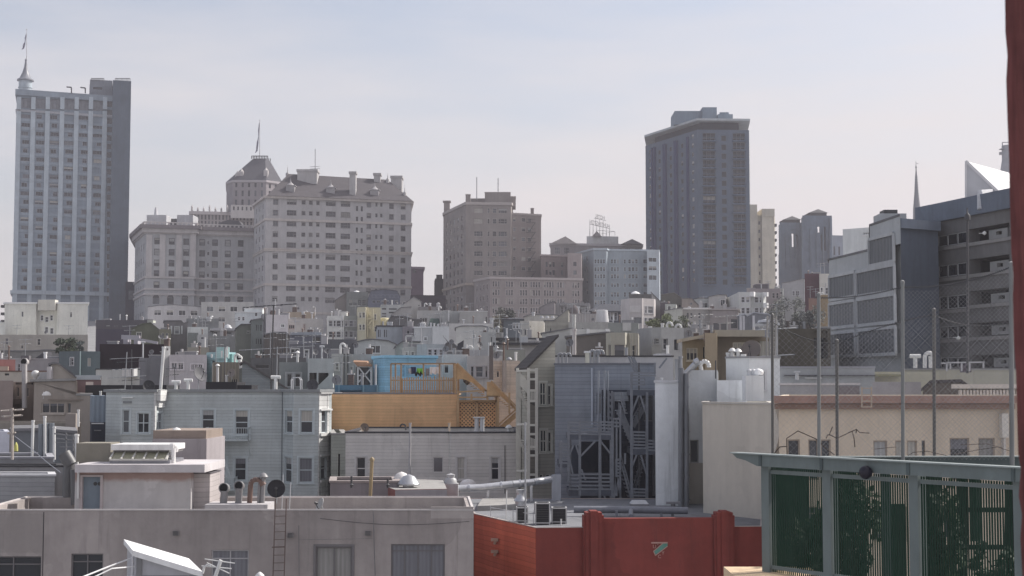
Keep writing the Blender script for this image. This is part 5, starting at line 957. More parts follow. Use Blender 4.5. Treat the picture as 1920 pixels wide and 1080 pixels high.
# ---- peeling blue-white clapboard house
BW = A(127, 131, 137, 88); CH = (*[x*.55 for x in BW], .55)
SID = M('siding', BW, chip=CH); BT = M('plain', A(128, 134, 142, 88))
bl = Bld('peeling pale blue clapboard apartment house with two bays and a fire escape', [(199, 89.6), (229, 88), (291, 88), (306, 89.4), (530, 89.6), (551, 88), (597, 88), (622, 89.6)], 731, 11, None, 'clapboard_house', 'apartment house', mat=SID, trim=BT, ref=1)
bl.win([(229.5, 243)], [(768, 812)], 'sash', 1, .1, .1); bl.win([(257.5, 280)], [(774, 812)], 'cross', 1, .1, 0); bl.win([(294, 304)], [(774, 806)], 'cross', 2, .1, .1)
bl.win([(378.5, 402)], [(768, 806)], 'sash', 3, .1, 1); bl.win([(440.5, 465.5)], [(769, 815)], 'sash', 3, .1, 1); bl.win([(439.5, 462)], [(858, 901)], 'sash', 3, .1, .9); bl.win([(402, 424)], [(858, 922)], 'door', 3, .1, 1)
bl.win([(535.5, 549)], [(769, 812)], 'sash', 4, .1, 1); bl.win([(563, 587)], [(769, 812)], 'sash', 5, .1, .5); bl.win([(602, 612)], [(769, 812)], 'sash', 6, .1, .3)
bl.win([(534, 547.5)], [(857, 905)], 'sash', 4, .1, 1); bl.win([(560, 586)], [(858, 905)], 'sash', 5, .1, 1); bl.win([(601, 611)], [(857, 899)], 'sash', 6, .1, .5); bl.done()
bl.band(z=bl.z1-.05, h=.16, out=.16, mat=M('plain', A(95, 96, 102, 88)))
WP = M('siding', (.7, .7, .69), chip=(.3, .29, .28, .5), pitch=.3)  # whiter siding for the bays' sunward sides, sunlight put into its colour
bl.slab(292, 304.5, 731, 752, .3, 'cornice_bracket', WP, 2); bl.slab(293, 304, 752, 764, .18, 'cornice_bracket', WP, 2); bl.slab(290.2, 292.6, 735, 860, .05, 'corner_board', WP, 2)
for y0, y1 in ((733, 738), (767, 770), (812, 818), (853, 857), (900, 906)): bl.slab(598.5, 620, y0, y1, .14, 'sill_moulding', WP, 6)
bl.slab(597.5, 600.5, 733, 930, .05, 'corner_board', WP, 6); bl.slab(613, 616, 733, 930, .05, 'corner_board', WP, 6)
for y0, y1 in ((738, 767), (818, 853), (906, 930)): bl.slab(601, 612.6, y0, y1, .03, 'white_panel', WP, 6)
bl.slab(529, 530.5, 731, 935, .06, 'corner_board', M('plain', A(80, 84, 92, 88)), 3)
# ornament above left bay
bl.slab(231, 247, 752, 756, .06, 'moulding', M('plain', A(90, 92, 98, 88)), 1); bl.slab(229, 250, 744, 746.5, .1, 'moulding', M('plain', A(150, 152, 156, 88)), 1)
FE = M('plain', A(128, 133, 140, 87), rough=.5)
b = MB(); f = bl.F[3]
def fe(x0, x1, y): 
    p, q = bl.pt(x0, y, 1.0, 3), bl.pt(x1, y, 1.0, 3); n = V3((f.n.x, f.n.y, 0)); a0 = p-n*.95; c0 = q-n*.95
    b.hull8([p, q, c0, a0, p+V3((0, 0, .07)), q+V3((0, 0, .07)), c0+V3((0, 0, .07)), a0+V3((0, 0, .07))]); up = V3((0, 0, .78))
    for s, e in ((p, q), (p, a0), (q, c0)): b.bar(s+up, e+up, .045); b.bar(s+up*.5, e+up*.5, .025)
    for k in range(19): s = p+(q-p)*k/18; b.bar(s, s+up, .022)
    for k in range(6): b.bar(p+(a0-p)*k/5, p+(a0-p)*k/5+up, .022); b.bar(q+(c0-q)*k/5, q+(c0-q)*k/5+up, .022)
    for s, e in ((p, a0), (q, c0)): b.bar(s, e-V3((0, 0, .9)), .04)
fe(391, 470, 826); fe(391, 445, 918); b.build('fire_escape', FE, bl.th)
b = MB()
for dx in (0, 7): b.bar(bl.pt(401+dx*1.2, 826, .5, 3), bl.pt(436+dx*1.2, 912, .8, 3), .07)
for k in range(12): t = k/11; b.bar(bl.pt(401+35*t, 826+86*t, .6, 3), bl.pt(409.5+35*t, 826+86*t, .6, 3), .04)
b.build('drop_ladder', FE, bl.th)
# things on its roof
for i, (x, y, kd, r) in enumerate(((330, 713, 'tee', .1), (353, 710, 'tee', .1), (517, 704, 'tee', .11))): bl.vent(x, y, 'white T topped pipe on the blue clapboard house roof, %s' % ('leftmost', 'middle', 'beside the lean-to')[i], kd, r, 1.2, WPIPE)
p = P(307, 650, 92); vent(p, V3((P(300, 735, 92).x, 92, bl.zr)), 'tall white leaning pipe above the left bay of the clapboard house', 'plain', .1, WPIPE)
dish(P(279, 724, 92), .38, 'dark round satellite dish over the left bay roof', M('plain', (.05, .05, .055)), (.5, -1, .2), .6); dish(P(376, 701, 93), .5, 'large dark tilted satellite dish behind the clapboard roof', M('plain', (.12, .12, .13)), (1, -.8, .55), .9)
dish(P(586, 722, 92), .36, 'small dark satellite dish over the right bay of the clapboard house', M('plain', (.07, .07, .08)), (.2, -1, .2), .5)
b = MB(); a0, c0 = P(386, 717, 94), P(444, 716, 94); b.box(a0.x, c0.x, 94, 97, bl.zr, c0.z); b.box(P(432, 0, 1).x*94, c0.x+.9, 94.2, 96.5, bl.zr, P(0, 722, 94).z); b.thing('black_roof_box', M('tar', (.03, .03, .035)), 'long black tarred box on the clapboard house roof', 'roof box')
b = MB(); a0, c0 = P(160, 722, 100), P(312, 722, 100); b.box(a0.x, c0.x, 100, 104, ground(100), P(0, 722, 100).z); dk = b.thing('dark_parapet', M('tar', (.035, .035, .04)), 'dark tarred parapet wall behind the left bay roof', 'parapet')
b = MB(); hoop = [P(x, y, 92) for x, y in ((546, 730), (546, 712), (549, 708), (560, 708), (563, 712), (563, 730))]; b.path(hoop, .035); b.path([q+V3((0, .7, 0)) for q in hoop], .035); [b.bar(hoop[i], hoop[i]+V3((0, .7, 0)), .04) for i in (1, 4)]; b.thing('ladder_hoop', GALV, 'pair of white hooped ladder rails on the clapboard roof', 'ladder')
aerial(P(238, 660, 96), P(234, 735, 96), 'cluttered television aerial on the left with crossed arms', 'h', [(.4, .4, 2.0, 6, .5), (1.1, -.2, 1.6, 5, .4), (1.6, .15, 2.4, 7, .3)], r=.03)
aerial(P(247, 655, 97), P(247, 735, 97), 'second darker television aerial beside the cluttered one', 'h', [(.8, .2, 1.8, 5, .5), (2.0, -.3, 1.4, 4, .4)], r=.03, mat=DKM)
aerial(P(327, 688, 97), P(329, 735, 97), 'bushy small antenna behind the T topped pipes', 'v', [(.1, .3, 1.1, 6, .5), (.5, -.5, .8, 5, .4)], r=.025, mat=DKM)
aerial(P(513, 572, 100), P(508, 735, 100), 'tall black pole carrying a long comb shaped aerial', 'h', [(.02, -.1, 3.2, 12, .35)], r=.05, mat=DKM)
aerial(P(520, 650, 101), P(518, 735, 101), 'lower pole with a wide multi rod aerial behind the black pole', 'h', [(.1, .05, 5.0, 14, .4), (.5, -.2, 2.4, 8, .5)], r=.04)
aerial(P(422, 650, 115), P(421, 735, 115), 'thin dark rod antenna in front of the turquoise house', 'h', [], r=.035, mat=DKM)
aerial(P(414.5, 684, 96), P(414, 735, 96), 'plain thin dark mast beside the ribbed sand house', 'h', [], r=.03, mat=DKM)
# ---- left: blue shed, tan group
a = Bld('blue grey corrugated shed left of the clapboard house', [(172, 91), (200, 91)], 742, 6, (92, 102, 118), 'shed', 'shed', kind='corr', yb=792); a.done(); vent(P(188.5, 733, 92), P(188.5, 744, 92), 'short white pipe on the blue corrugated shed', 'plain', .07, WPIPE)
a = Bld('dark slatted enclosure below the blue corrugated shed', [(172, 90.5), (201, 90.5)], 792, 5, (52, 54, 64), 'enclosure', 'enclosure', trim=M('plain', (.4, .4, .42)), yb=880); a.slab(172, 195, 793, 795, .08, 'top_board', WHITE); a.slab(177, 190, 806, 808, .08, 'label_plate', M('plain', (.25, .25, .26))); a.done()
TAN = (110, 100, 96)
a = Bld('tan brown stucco house with a broad curtained window', [(64, 97), (145, 96.5), (171, 96)], 714, 9, TAN, 'stucco_house', 'house', prof=[(64, 716), (145, 714), (145.2, 742), (171, 742)], rmat=GRAVEL); a.win([(78, 121)], [(755, 775)], 'rib', 0, .12, .9); a.win([(125.5, 133.5)], [(755, 775)], 'plain', 0, .12, 0); a.done()
a.slab(92, 171, 748, 751, .15, 'ledge', M('stucco', A(98, 88, 84, 97))); b = MB(); p = P(87.5, 740, 96.2); b.lathe(p, [(.3, -.05), (.28, .05), (.1, .2), (0, .22)], 12); b.tube(p-V3((.2, 0, .25)), p-V3((.2, 0, -.2)), .03, 5); b.thing('wall_lamp', M('plain', (.75, .73, .7)), 'white dome lamp fixed on the tan brown wall', 'lamp')
a = Bld('reddish brown blank house at the far left edge', [(-30, 98), (25, 98)], 713.5, 9, (103, 90, 89), 'stucco_house', 'house'); a.done()
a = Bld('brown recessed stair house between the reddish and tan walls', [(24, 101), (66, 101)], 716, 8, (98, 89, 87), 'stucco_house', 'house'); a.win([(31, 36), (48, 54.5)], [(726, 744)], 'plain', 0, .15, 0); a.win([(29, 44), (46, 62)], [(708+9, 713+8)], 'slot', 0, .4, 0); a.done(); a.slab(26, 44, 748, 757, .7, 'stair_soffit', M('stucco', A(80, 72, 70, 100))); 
p = P(46, 673, 98.5); vent(p, P(46, 765, 98.5), 'tall thick pale flue pipe with a dark round cap on the left', 'open', .2, M('plain', (.42, .40, .40)))
a = Bld('pale flat parapet house behind the tall flue pipe', [(-20, 115), (98, 115)], 697, 8, (128, 119, 114), 'stucco_house', 'house', pcap=M('stucco', (.2, .12, .1))); a.win([(9, 17)], [(700, 704)], 'slot', 0, .2, 0); a.done()
a = Bld('tan sloping stair gable right of the tall flue pipe', [(97, 108), (143, 108)], 716, 5, (118, 111, 109), 'stair_gable', 'stair hood', prof=[(97, 684), (101, 683), (112, 684), (143, 708)], yb=725); a.done(); a.slab(92, 100, 688, 716, .5, 'white_post', M('stucco', A(138, 134, 142, 108)))
a = Bld('white rounded roof tank beside the stair gable', [(68, 110), (93, 110)], 698, 3, (134, 132, 139), 'roof_hut', 'hut', yb=717); a.done(); b = MB(); p = P(66.5, 698, 109); b.lathe(p-V3((0, 0, .75)), [(.1, 0), (.12, .35), (.27, .5), (.3, .7), (.2, .85), (0, .9)], 16); b.thing('round_vent', WPIPE, 'white onion shaped roof ventilator by the rounded tank', 'roof vent')
a = Bld('maroon house wall between tan house and blue shed', [(143, 106), (190, 106)], 706, 8, (92, 74, 78), 'stucco_house', 'house', pcap=M('stucco', A(112, 116, 126, 106))); a.done(); a.slab(144, 189, 704, 712, .1, 'grey_fascia', M('stucco', A(108, 112, 122, 106)))
a = Bld('light flat roof block with a white box behind the maroon wall', [(180, 124), (262, 124)], 693, 8, (124, 125, 131), 'flat_block', 'house', pcap=M('tar', (.06, .06, .07))); a.done(); a.blk(229, 251, 691, 'white louvred cooling box on the light flat roof', 'cooling_box', 'machinery', -1.3, 1.2, mat=M('corr', (.6, .6, .6), pitch=.5), cap=False)
a = Bld('pinkish white low wall next to the dark parapet', [(163, 101.5), (175, 101.5)], 716, 3, (142, 128, 126), 'low_wall', 'wall', yb=742); a.done()
# lower-left roof clutter
a = Bld('low grey brown wall running behind the left rooftop pipes', [(-30, 84), (152, 84)], 793, 5, (96, 89, 86), 'yard_wall', 'wall'); a.done(); a.slab(128, 147, 775, 830, .5, 'twin_duct', M('stucco', A(104, 95, 94, 84)))
a = Bld('mid grey gabled shed roof at left below the brown wall', [(27, 76), (140, 76)], 808, 6, (78, 80, 88), 'shed', 'shed', prof=[(27, 809), (75, 808), (140, 813)]); a.done()
a = Bld('pale lilac plaster block at the far left edge', [(-30, 74), (18, 74)], 809, 4, (128, 127, 142), 'plaster_block', 'house', yb=860); a.done()
b = MB()
for x in (77, 86.5, 97): p0, p1 = P(x, 795 if x < 80 else 793, 72), P(x, 866, 72); b.tube(p1, p0, .13, 10)
b.thing('duct_bundle', M('metal', A(82, 87, 98, 72), rust=.25), 'bundle of three upright blue grey ducts on the left roof', 'duct')
for i, (x, y) in enumerate(((84, 780), (62, 788), (101.5, 800))): vent(P(x, y, 71.5), P(x-2 if i == 1 else x, 862, 71.5), ('tall pale pipe behind the duct bundle', 'leaning white pipe left of the duct bundle', 'short white pipe right of the duct bundle')[i], 'plain', .07, WPIPE)
b = MB(); p = P(30, 846, 69); b.lathe(p, [(.1, 0), (.09, .25), (.03, .4), (0, .42)], 8); b.thing('traffic_cone', M('plain', (.5, .48, .15)), 'small yellow green cone on the left roof', 'cone')
aerial(P(23, 765, 66), P(23, 862, 66), 'weathered wooden pole with small rods at the left edge', 'h', [(.1, .1, .9, 4, .2), (.35, .6, .8, 3, .25), (1.1, .2, .3, 2, .2)], r=.07, mat=M('wood', (.4, .36, .33)))
vent(P(147, 768, 66), P(147, 800, 66), 'thin white rod rising behind the skylight wall', 'plain', .05, WPIPE); vent(P(144, 814, 62), P(144, 872, 62), 'white banded standpipe left of the roof stairhouse', 'plain', .085, WPIPE)
b = MB(); b.bar(P(102, 813, 66), P(143, 818, 66), .06); b.bar(P(105, 822, 66), P(142, 826, 66), .05); b.bar(P(124, 812, 66), P(124, 848, 66), .05); b.bar(P(104, 830, 66), P(140, 830, 66), .03); b.bar(P(112, 838, 66), P(140, 838, 66), .04); b.bar(P(137, 815, 66), P(137, 845, 66), .05); b.thing('pipe_rack', M('metal', (.2, .2, .21), rust=.3), 'tangle of thin metal rails beside the white standpipe', 'pipe rack')
b = MB(); b.path([P(28, 818, 66), P(60, 842, 65), P(90, 868, 64), P(114, 886, 63)], .018, 4); b.thing('guy_wire', GALV, 'thin guy wire slanting down the left roof', 'wire')
a = Bld('grey flat roof strip with white edge at lower left', [(-30, 68), (100, 68)], 860, 4.5, (100, 98, 104), 'flat_block', 'house', pcap=M('stucco', (.35, .35, .38))); a.done()
a = Bld('lower grey roof block under the flat roof strip', [(-30, 66.2), (118, 66.2)], 876, 1.6, (92, 90, 96), 'flat_block', 'house', pcap=M('tar', (.05, .05, .055))); a.done()
a = Bld('grey clapboard penthouse wall at lower left behind the vents', [(-30, 64), (103, 64)], 893, 2, (104, 103, 110), 'roof_wall', 'wall', kind='siding', pcap=M('plain', A(128, 126, 134, 64))); a.done()
b = MB(); b.tube(P(133, 872, 61.5), P(120, 850, 61.5), .28, 12); b.tube(P(128, 946, 61.5), P(130, 866, 61.5), .22, 12); b.tube(P(142, 946, 61.2), P(139, 880, 61.2), .2, 12, .16); b.thing('large_duct', M('metal', (.12, .12, .125), rust=.3), 'large dark bent duct left of the roof stairhouse', 'duct')
# ---- grey stucco building in front
GS = A(108, 100, 102, 55)
gs = Bld('long grey mauve stucco building across the lower left', [(-40, 55), (888, 55)], 957, 6.5, None, 'stucco_building', 'building', mat=M('stucco', GS, amt=1.6), trim=M('plain', A(112, 106, 110, 55)), rmat=GRAVEL)
# yard-side parapet is a touch higher on the left
AL = M('plain', (.17, .16, .165)); CU = M('curtain', (.33, .3, .31))
gs.win([(-30, 77)], [(1043, 1112)], 'alum', 0, .16, .5, AL); gs.win([(133, 193)], [(1038, 1108)], 'alum', 0, .16, .3, AL); gs.win([(396, 466)], [(1031, 1106)], 'alum', 0, .12, .9, M('plain', (.4, .39, .4)), xr=430)
gs.win([(592, 660)], [(1025, 1104)], 'case', 0, .12, 2, AL); gs.win([(733, 834)], [(1020, 1102)], 'drape', 0, .12, 2, AL); gs.done()
gs.slab(808, 888, 950, 972, .012, 'repainted_patch', M('stucco', A(116, 108, 110, 55))); gs.slab(81.5, 83, 960, 1100, .01, 'wall_joint', M('plain', (.05, .045, .05))); gs.slab(-30, 82, 963, 1036, .006, 'left_render', M('stucco', A(102, 95, 97, 55)))
gs.band(z=gs.z1+.02, h=.05, out=.03, mat=M('stucco', A(128, 122, 126, 55)), name='coping')
zt = gs.z1
# roof stairhouse
p0 = P(160, 960, 57.5); st = T('roof_stairhouse', 'pink stained stucco roof stairhouse with a blue grey door', 'stairhouse', V3((P(268, 0, 57.5).x, 58.5, gs.zr)))
xa, xd0, xd1, xb = P(158, 0, 1).x*57.5, P(170, 0, 1).x*57.5, P(207.5, 0, 1).x*57.5, P(371, 0, 1).x*57.5; zr = P(0, 886, 57.5).z; zd = P(0, 894, 57.5).z
def PX(x, D): return (x-960)/F*D
PK = NT('pink_stucco'); zz = PK.n('ShaderNodeSeparateXYZ'); PK.l(PK.pos, zz.inputs[0]); base = wear(PK, A(127, 122, 127, 57), 1.5)
edge = PK.math('ADD', zz.outputs[2], PK.math('MULTIPLY', PK.noise(PK.pos, 1.1, 6, .7), .5)); msk = PK.ramp(edge, zr-.12, zr+.03)
PK.l(PK.mix(PK.math('MULTIPLY', msk, .75), base, A(108, 80, 75, 57)), PK.b.inputs['Base Color']); PK.b.inputs['Roughness'].default_value = .9
b = MB(); b.box(xd1, xb, 57.5, 60.5, gs.zr-.03, zr); b.box(xa, xd0, 57.5, 60.5, gs.zr-.03, zr); b.box(xd0, xd1, 57.5, 60.5, zd, zr); b.box(xd0, xd1, 57.68, 60.5, gs.zr-.03, zd); b.build('wall', PK.m, st)
b = MB(); b.box(xd0, xd1, 57.6, 57.68, gs.zr, zd); do = b.build('door', M('stucco', A(84, 92, 105, 57)), st)
b = MB()
for x in (184, 192): b.lathe(V3((PX(x, 57.6), 57.6, P(0, 907, 57.6).z)), [(.075, -.01), (.075, .02), (0, .021)], 12, axis=(0, -1, 0))
b.build('vent_hole', DKM, do, off=st.location.copy()); b = MB(); b.box(PX(204, 57.6)-.03, PX(204, 57.6)+.03, 57.55, 57.61, P(0, 950, 57.6).z, P(0, 946, 57.6).z); b.build('handle', DKM, do, off=st.location.copy())
b = MB(); w = .05; b.box(xd0-w, xd0+w, 57.44, 57.62, gs.zr, zd); b.box(xd1-w, xd1+w, 57.44, 57.62, gs.zr, zd); b.box(xd0-w, xd1+w, 57.44, 57.62, zd, zd+.07); b.build('door_frame', M('plain', (.5, .44, .44)), st)
b = MB(); b.box(PX(145, 57), PX(387, 57), 57.0, 61.0, P(0, 886, 57).z, P(0, 871, 57).z); b.build('roof_slab', M('stucco', (.55, .52, .53)), st)
b = MB(); b.box(xb+.003, PX(397, 58), 58, 60, gs.zr, P(0, 888, 58).z); b.build('side_closet', M('siding', A(118, 110, 114, 57)), st); b = MB(); b.box(xb-.02, PX(398, 57.9), 57.9, 60.1, P(0, 888, 58).z, P(0, 886.3, 58).z); b.build('closet_lid', M('plain', (.12, .11, .12)), st)
b = MB(); b.box(PX(149, 57.3), PX(152.5, 57.3), 57.35, 57.45, P(0, 935, 57.3).z, P(0, 886, 57.3).z); b.build('downspout', WPIPE, st)
zs = P(0, 871, 57).z
b = MB(); b.box(PX(147, 59.2), PX(211, 59.2), 59.2, 60.6, zs-.01, P(0, 831, 59.2).z); b.thing('rooftop_hut', M('stucco', A(92, 87, 82, 59)), 'brown grey plaster hut left of the yellowed skylight', 'hut')
# skylight
sk = T('skylight', 'sloping skylight with five yellowed panes and a white cap', 'skylight', V3((PX(268, 58), 58.5, zs)))
x0, x1 = PX(210, 57.6), PX(322, 57.6); z1, z2, z3 = P(0, 862, 57.6).z, P(0, 848, 58.2).z, P(0, 833, 58.2).z
b = MB(); b.box(x0, x1, 57.6, 60, zs, z1-.02); b.build('curb', M('metal', (.2, .2, .22), rust=.1), sk)
b = MB(); n = 5
for k in range(n):
    u0, u1 = x0+(x1-x0-.15)*k/n+.035, x0+(x1-x0-.15)*(k+1)/n-.035; b.hull8([(u0, 57.64, z1), (u1, 57.64, z1), (u1, 57.7, z1), (u0, 57.7, z1), (u0, 58.2, z2), (u1, 58.2, z2), (u1, 58.26, z2), (u0, 58.26, z2)])
b.build('pane', M('glass', (.34, .33, .24), rough=.35), sk)
b = MB()
for k in range(n+1): u = x0+(x1-x0-.15)*k/n; b.bar((u, 57.6, z1), (u, 58.2, z2), .06, .1)
b.bar((x0, 57.6, z1), (x1-.1, 57.6, z1), .06, .06); b.build('glazing_bar', M('plain', (.5, .49, .46)), sk)
b = MB(); b.box(x0-.02, x1, 58.17, 59.9, z2, z3-.22); b.build('upper_frame', M('plain', (.2, .19, .19)), sk)
b = MB(); b.box(x0-.06, x1+.05, 57.95, 60, z3-.22, z3); b.lathe((x1, 58.2, z3-.2), [(.17, -.1), (.2, .02), (.2, .15), (.12, .24), (0, .25)], 12); b.tube((x1+.02, 58.05, zs), (x1+.02, 58.05, z3-.15), .1, 10); b.build('white_cap', M('metal', (.72, .71, .7), rust=.05), sk)
b = MB(); b.box(PX(289, 63), PX(390, 63), 63, 67, gs.zr-6, P(0, 823, 63).z); b.box(PX(290, 63.2), PX(389, 63.2), 63.2, 66.8, P(0, 823, 63).z, P(0, 807, 63.2).z, 1); b.thing('plaster_shaft', [M('stucco', A(108, 101, 108, 63)), M('stucco', A(100, 88, 84, 63))], 'plain grey plaster shaft with a brown top band behind the skylight', 'shaft')
vent(P(331, 801, 64), V3((PX(331, 64), 64, P(0, 808, 64).z)), 'white mushroom vent on the brown topped plaster shaft', 'cap', .13, WPIPE)
# roof furniture of the grey building
RB = 57.8
for i, (x, y, kd, r, lab) in enumerate(((421, 908, 'open', .16, 'grey vent pipe with a black round mouth, left of two'), (449, 904, 'open', .15, 'vent pipe with a rusty hood and dark mouth, right of two'), (487, 899, 'plain', .06, 'slim white pipe between the rusty gooseneck and black capped flue'), (494, 886, 'cap', .09, 'slender flue pipe with a black cap on the grey roof'))):
    vent(P(x, y, RB), V3((PX(x, RB), RB, gs.zr-.05)), lab, kd, r, M('metal', (.22, .215, .22), rust=.6 if i == 1 else .15))
b = MB(); q = [V3((PX(470, RB), RB, gs.zr)), P(470, 908, RB)]+[P(470+11*(1-math.cos(a)), 908-9*math.sin(a), RB) for a in (.5, 1.0, 1.57, 2.1, 2.6)]; b.path(q, .1, 10); b.tube(q[-1], P(494, 910, RB), .125, 10); b.thing('gooseneck_vent', M('metal', (.16, .1, .08), rust=.9), 'rusty brown gooseneck vent pipe on the grey roof', 'vent pipe')
b = MB(); b.box(PX(388, 57), PX(505, 57), 57, 58.6, gs.zr, P(0, 946, 57).z); b.thing('roof_curb', M('stucco', (.5, .48, .49)), 'white topped low curb carrying the vent pipes', 'curb')
dish(P(518, 916, 56.2), .34, 'black oval satellite dish on the grey parapet', M('plain', (.03, .03, .035)), (.1, -1, .12), .55); dish(P(600, 946, 56.4), .27, 'pale grey satellite dish turned away on the grey parapet', M('plain', (.4, .4, .4)), (-.9, -.5, .4), .3)
b = MB()
for xt, xb_ in ((516.5, 511), (537, 532)): b.bar(P(xt, 935, 54.75), P(xb_, 1110, 54.75), .035)
for k in range(11): y = 968+14.6*k; t = (y-935)/175; b.bar(P(516.5-5.5*t, y, 54.75), P(537-5*t, y-.5, 54.75), .022)
b.bar(P(510, 1026, 54.75), P(535, 1025, 54.75), .04); b.thing('wall_ladder', M('metal', (.12, .08, .07), rust=.6), 'thin rusty ladder hung down the grey stucco wall', 'ladder')
for i, (x, y) in enumerate(((531, 890), (545, 905))): vent(P(x, y, 57), V3((PX(x, 57), 57, gs.zr)), 'thin aerial rod by the black dish, %s' % ('taller one', 'shorter one')[i], 'plain', .016, GALV)
# rear parapet wall beyond (low walls in front of the white house)
a = Bld('low weathered mauve wall in front of the white sided house', [(619, 66), (748, 66)], 905, 3, (92, 86, 92), 'yard_wall', 'wall', pcap=M('stucco', A(104, 95, 97, 66))); a.done()
b = MB(); p0, p1 = P(697.5, 862, 63), P(693.5, 945, 63); b.tube(p1, p0, .075, 8); b.lathe(p0, [(.1, -.05), (.1, .05), (0, .13)], 8); b.thing('rusty_post', M('metal', (.3, .23, .13), rust=.8), 'rust and yellow stained upright post on the back roof', 'post')
for i, (x, y) in enumerate(((659, 893), (727, 897))): 
    b = MB(); b.tube(P(x, 915, 64), P(x, y, 64), .045, 6); b.lathe(P(x+.5, 909, 63.9), [(.07, -.06), (.08, 0), (0, .07)], 8); b.thing('flood_light', DKM, 'small black spotlight on a stick, %s of the rusty post' % ('left', 'right')[i], 'light')
a = Bld('small red sided flat roof block with a skylight bubble', [(719, 67), (741, 64.5), (838, 65)], 918, 6, None, 'red_block', 'roof block', mat=M('stucco', A(98, 62, 62, 66)), ref=1, rmat=GRAVEL, parapet=False); a.slab(741, 838, 919, 935, .02, 'grey_side', M('stucco', A(104, 100, 108, 65)), 1); a.done()
vent(P(766.5, 889, 66), V3((PX(766.5, 66), 66, a.zr)), 'large silver mushroom capped vent on the red sided block', 'cap', .24, STEEL)
b = MB(); b.lathe(V3((PX(754, 67.5), 67.5, a.zr)), [(.38, 0), (.36, .3), (.22, .52), (0, .6)], 14); b.thing('skylight_dome', M('plain', (.72, .7, .68)), 'white plastic dome beside the silver mushroom vent', 'skylight')
b = MB(); b.lathe(V3((PX(878, 78), 78, P(0, 915, 78).z)), [(.45, 0), (.42, .25), (.25, .42), (0, .47)], 14); b.thing('skylight_dome', M('plain', (.72, .7, .68)), 'pale plastic dome right of the silver roof duct', 'skylight')
# ---- white / grey sided house behind
ws = Bld('off white clapboard house with four dark sash windows', [(648, 84), (842, 84), (845, 83.6), (972, 84)], 812, 10, (140, 135, 137), 'clapboard_house', 'house', kind='siding', trim=M('plain', A(134, 130, 134, 84)), pcap=M('tar', (.06, .06, .07)))
ws.win([(668, 686)], [(857, 900)], 'sash', 0, .1, .2); ws.win([(812, 831)], [(857, 886)], 'plain', 0, .1, 0); ws.win([(857, 872)], [(857, 899)], 'sash', 2, .1, .9); ws.win([(920.5, 936)], [(857, 900)], 'sash', 2, .1, .9); ws.done()
ws.slab(946, 947.2, 835, 925, .05, 'downpipe', DKM, 2)
a = Bld('recessed greenish clapboard side wall with a dark doorway', [(622, 86.5), (650, 86.5)], 815, 8, (112, 112, 108), 'clapboard_house', 'house', kind='siding', pcap=GRAVEL); a.win([(634, 637.5)], [(851, 900)], 'slot', 0, .3, 0).done()
vent(P(769, 793, 83), V3((PX(769, 83), 83, Zat(905, 83))), 'very tall thin vent pipe up the off white clapboard wall', 'plain', .06, M('plain', (.45, .44, .45)))
dish(P(683.5, 802, 86), .27, 'small brown satellite dish with a bent arm on the roof edge', M('plain', (.2, .16, .13)), (.5, -1, .2), .35); vent(P(842, 793, 86), P(842, 812, 86), 'short pale pipe before the orange wall', 'plain', .06, M('plain', (.5, .42, .34)))
b = MB()
for x in (894, 904): b.tube(V3((PX(x, 86), 86, ws.zr)), P(x, 784, 86), .13, 10)
b.bar(P(887, 783, 86), P(909, 783, 86), .34, .07); b.thing('twin_flue', GALV, 'twin silver flue pipes under one flat cap before the lattice', 'flue'); ws.vent(954, 796, 'small white capped pipe below the orange stairs', 'cap', .1, 1.5, WPIPE)
b = MB(); q = P(750, 800, 86); b.path([q, q+V3((.1, 0, .15)), q+V3((.3, 0, .1)), q+V3((.35, 0, -.2))], .05); b.thing('bracket', DKM, 'little dark bent bracket on the off white house roof', 'bracket')
# ---- orange house with deck and stairs
OR_ = (.76, .475, .26); OS = M('siding', OR_); OW = M('wood', (.47, .31, .175)); OD = M('wood', (.36, .245, .15))
og = Bld('orange clapboard house carrying a wooden roof deck', [(622, 95), (858, 95)], 739, 9, None, 'orange_house', 'house', mat=OS, pcap=M('plain', A(92, 88, 92, 95)), trim=OW); og.done()
lt = T('lattice_screen', 'orange lattice screen under the outside stairs', 'lattice', V3((PX(893, 95), 95.2, Zat(815, 95)))); b = MB()
xl, xr_, zb, zt_ = PX(858, 95), PX(931, 95), Zat(812, 95), Zat(752, 95)
n = 26
for s in (1, -1):
    k = -n
    W, Hh = xr_-xl, zt_-zb; step = .24
    t = -Hh
    while t < W:
        a0, c0 = max(0, t), min(W, t+Hh)
        if c0 > a0:
            z0, z1_ = a0-t, c0-t
            if s < 0: z0, z1_ = Hh-z0, Hh-z1_
            b.bar((xl+a0, 95.1+.02*s, zb+z0), (xl+c0, 95.1+.02*s, zb+z1_), .085, .02, up=(0, 1, 0))
        t += step
b.build('lattice', OS, lt)
bars('frame', OW, lt, [(858, 752, 95, 858, 812, 95), (894, 752, 95, 894, 812, 95), (931, 740, 95, 931, 812, 95), (858, 752, 95, 931, 752, 95)], .14)
b = MB(); b.box(PX(858, 95.9), xr_, 95.8, 95.9, zb, zt_); b.build('shade_backing', M('wood', (.07, .055, .045)), lt)  # dark sheet added for the shade behind the lattice holes
dk_ = T('roof_deck', 'weathered picket fenced roof deck with clothes line posts', 'deck', V3((PX(796, 98), 97, og.zr)))
zd = Zat(738, 96); 
bars('post', OD, dk_, [(x, 682, 96, x, 738, 96) for x in (733, 741.5, 752, 794, 824, 851, 860)]+[(733, 682, 96, 855, 682, 96)], .1)
b = MB(); random.seed(3)
for k in range(30): x = 733+125*k/29; top = 707+random.uniform(-2.5, 2.5); b.bar(P(x, 738, 95.9), P(x+random.uniform(-.5, .5), top, 95.9), .075, .025, up=(0, 1, 0))
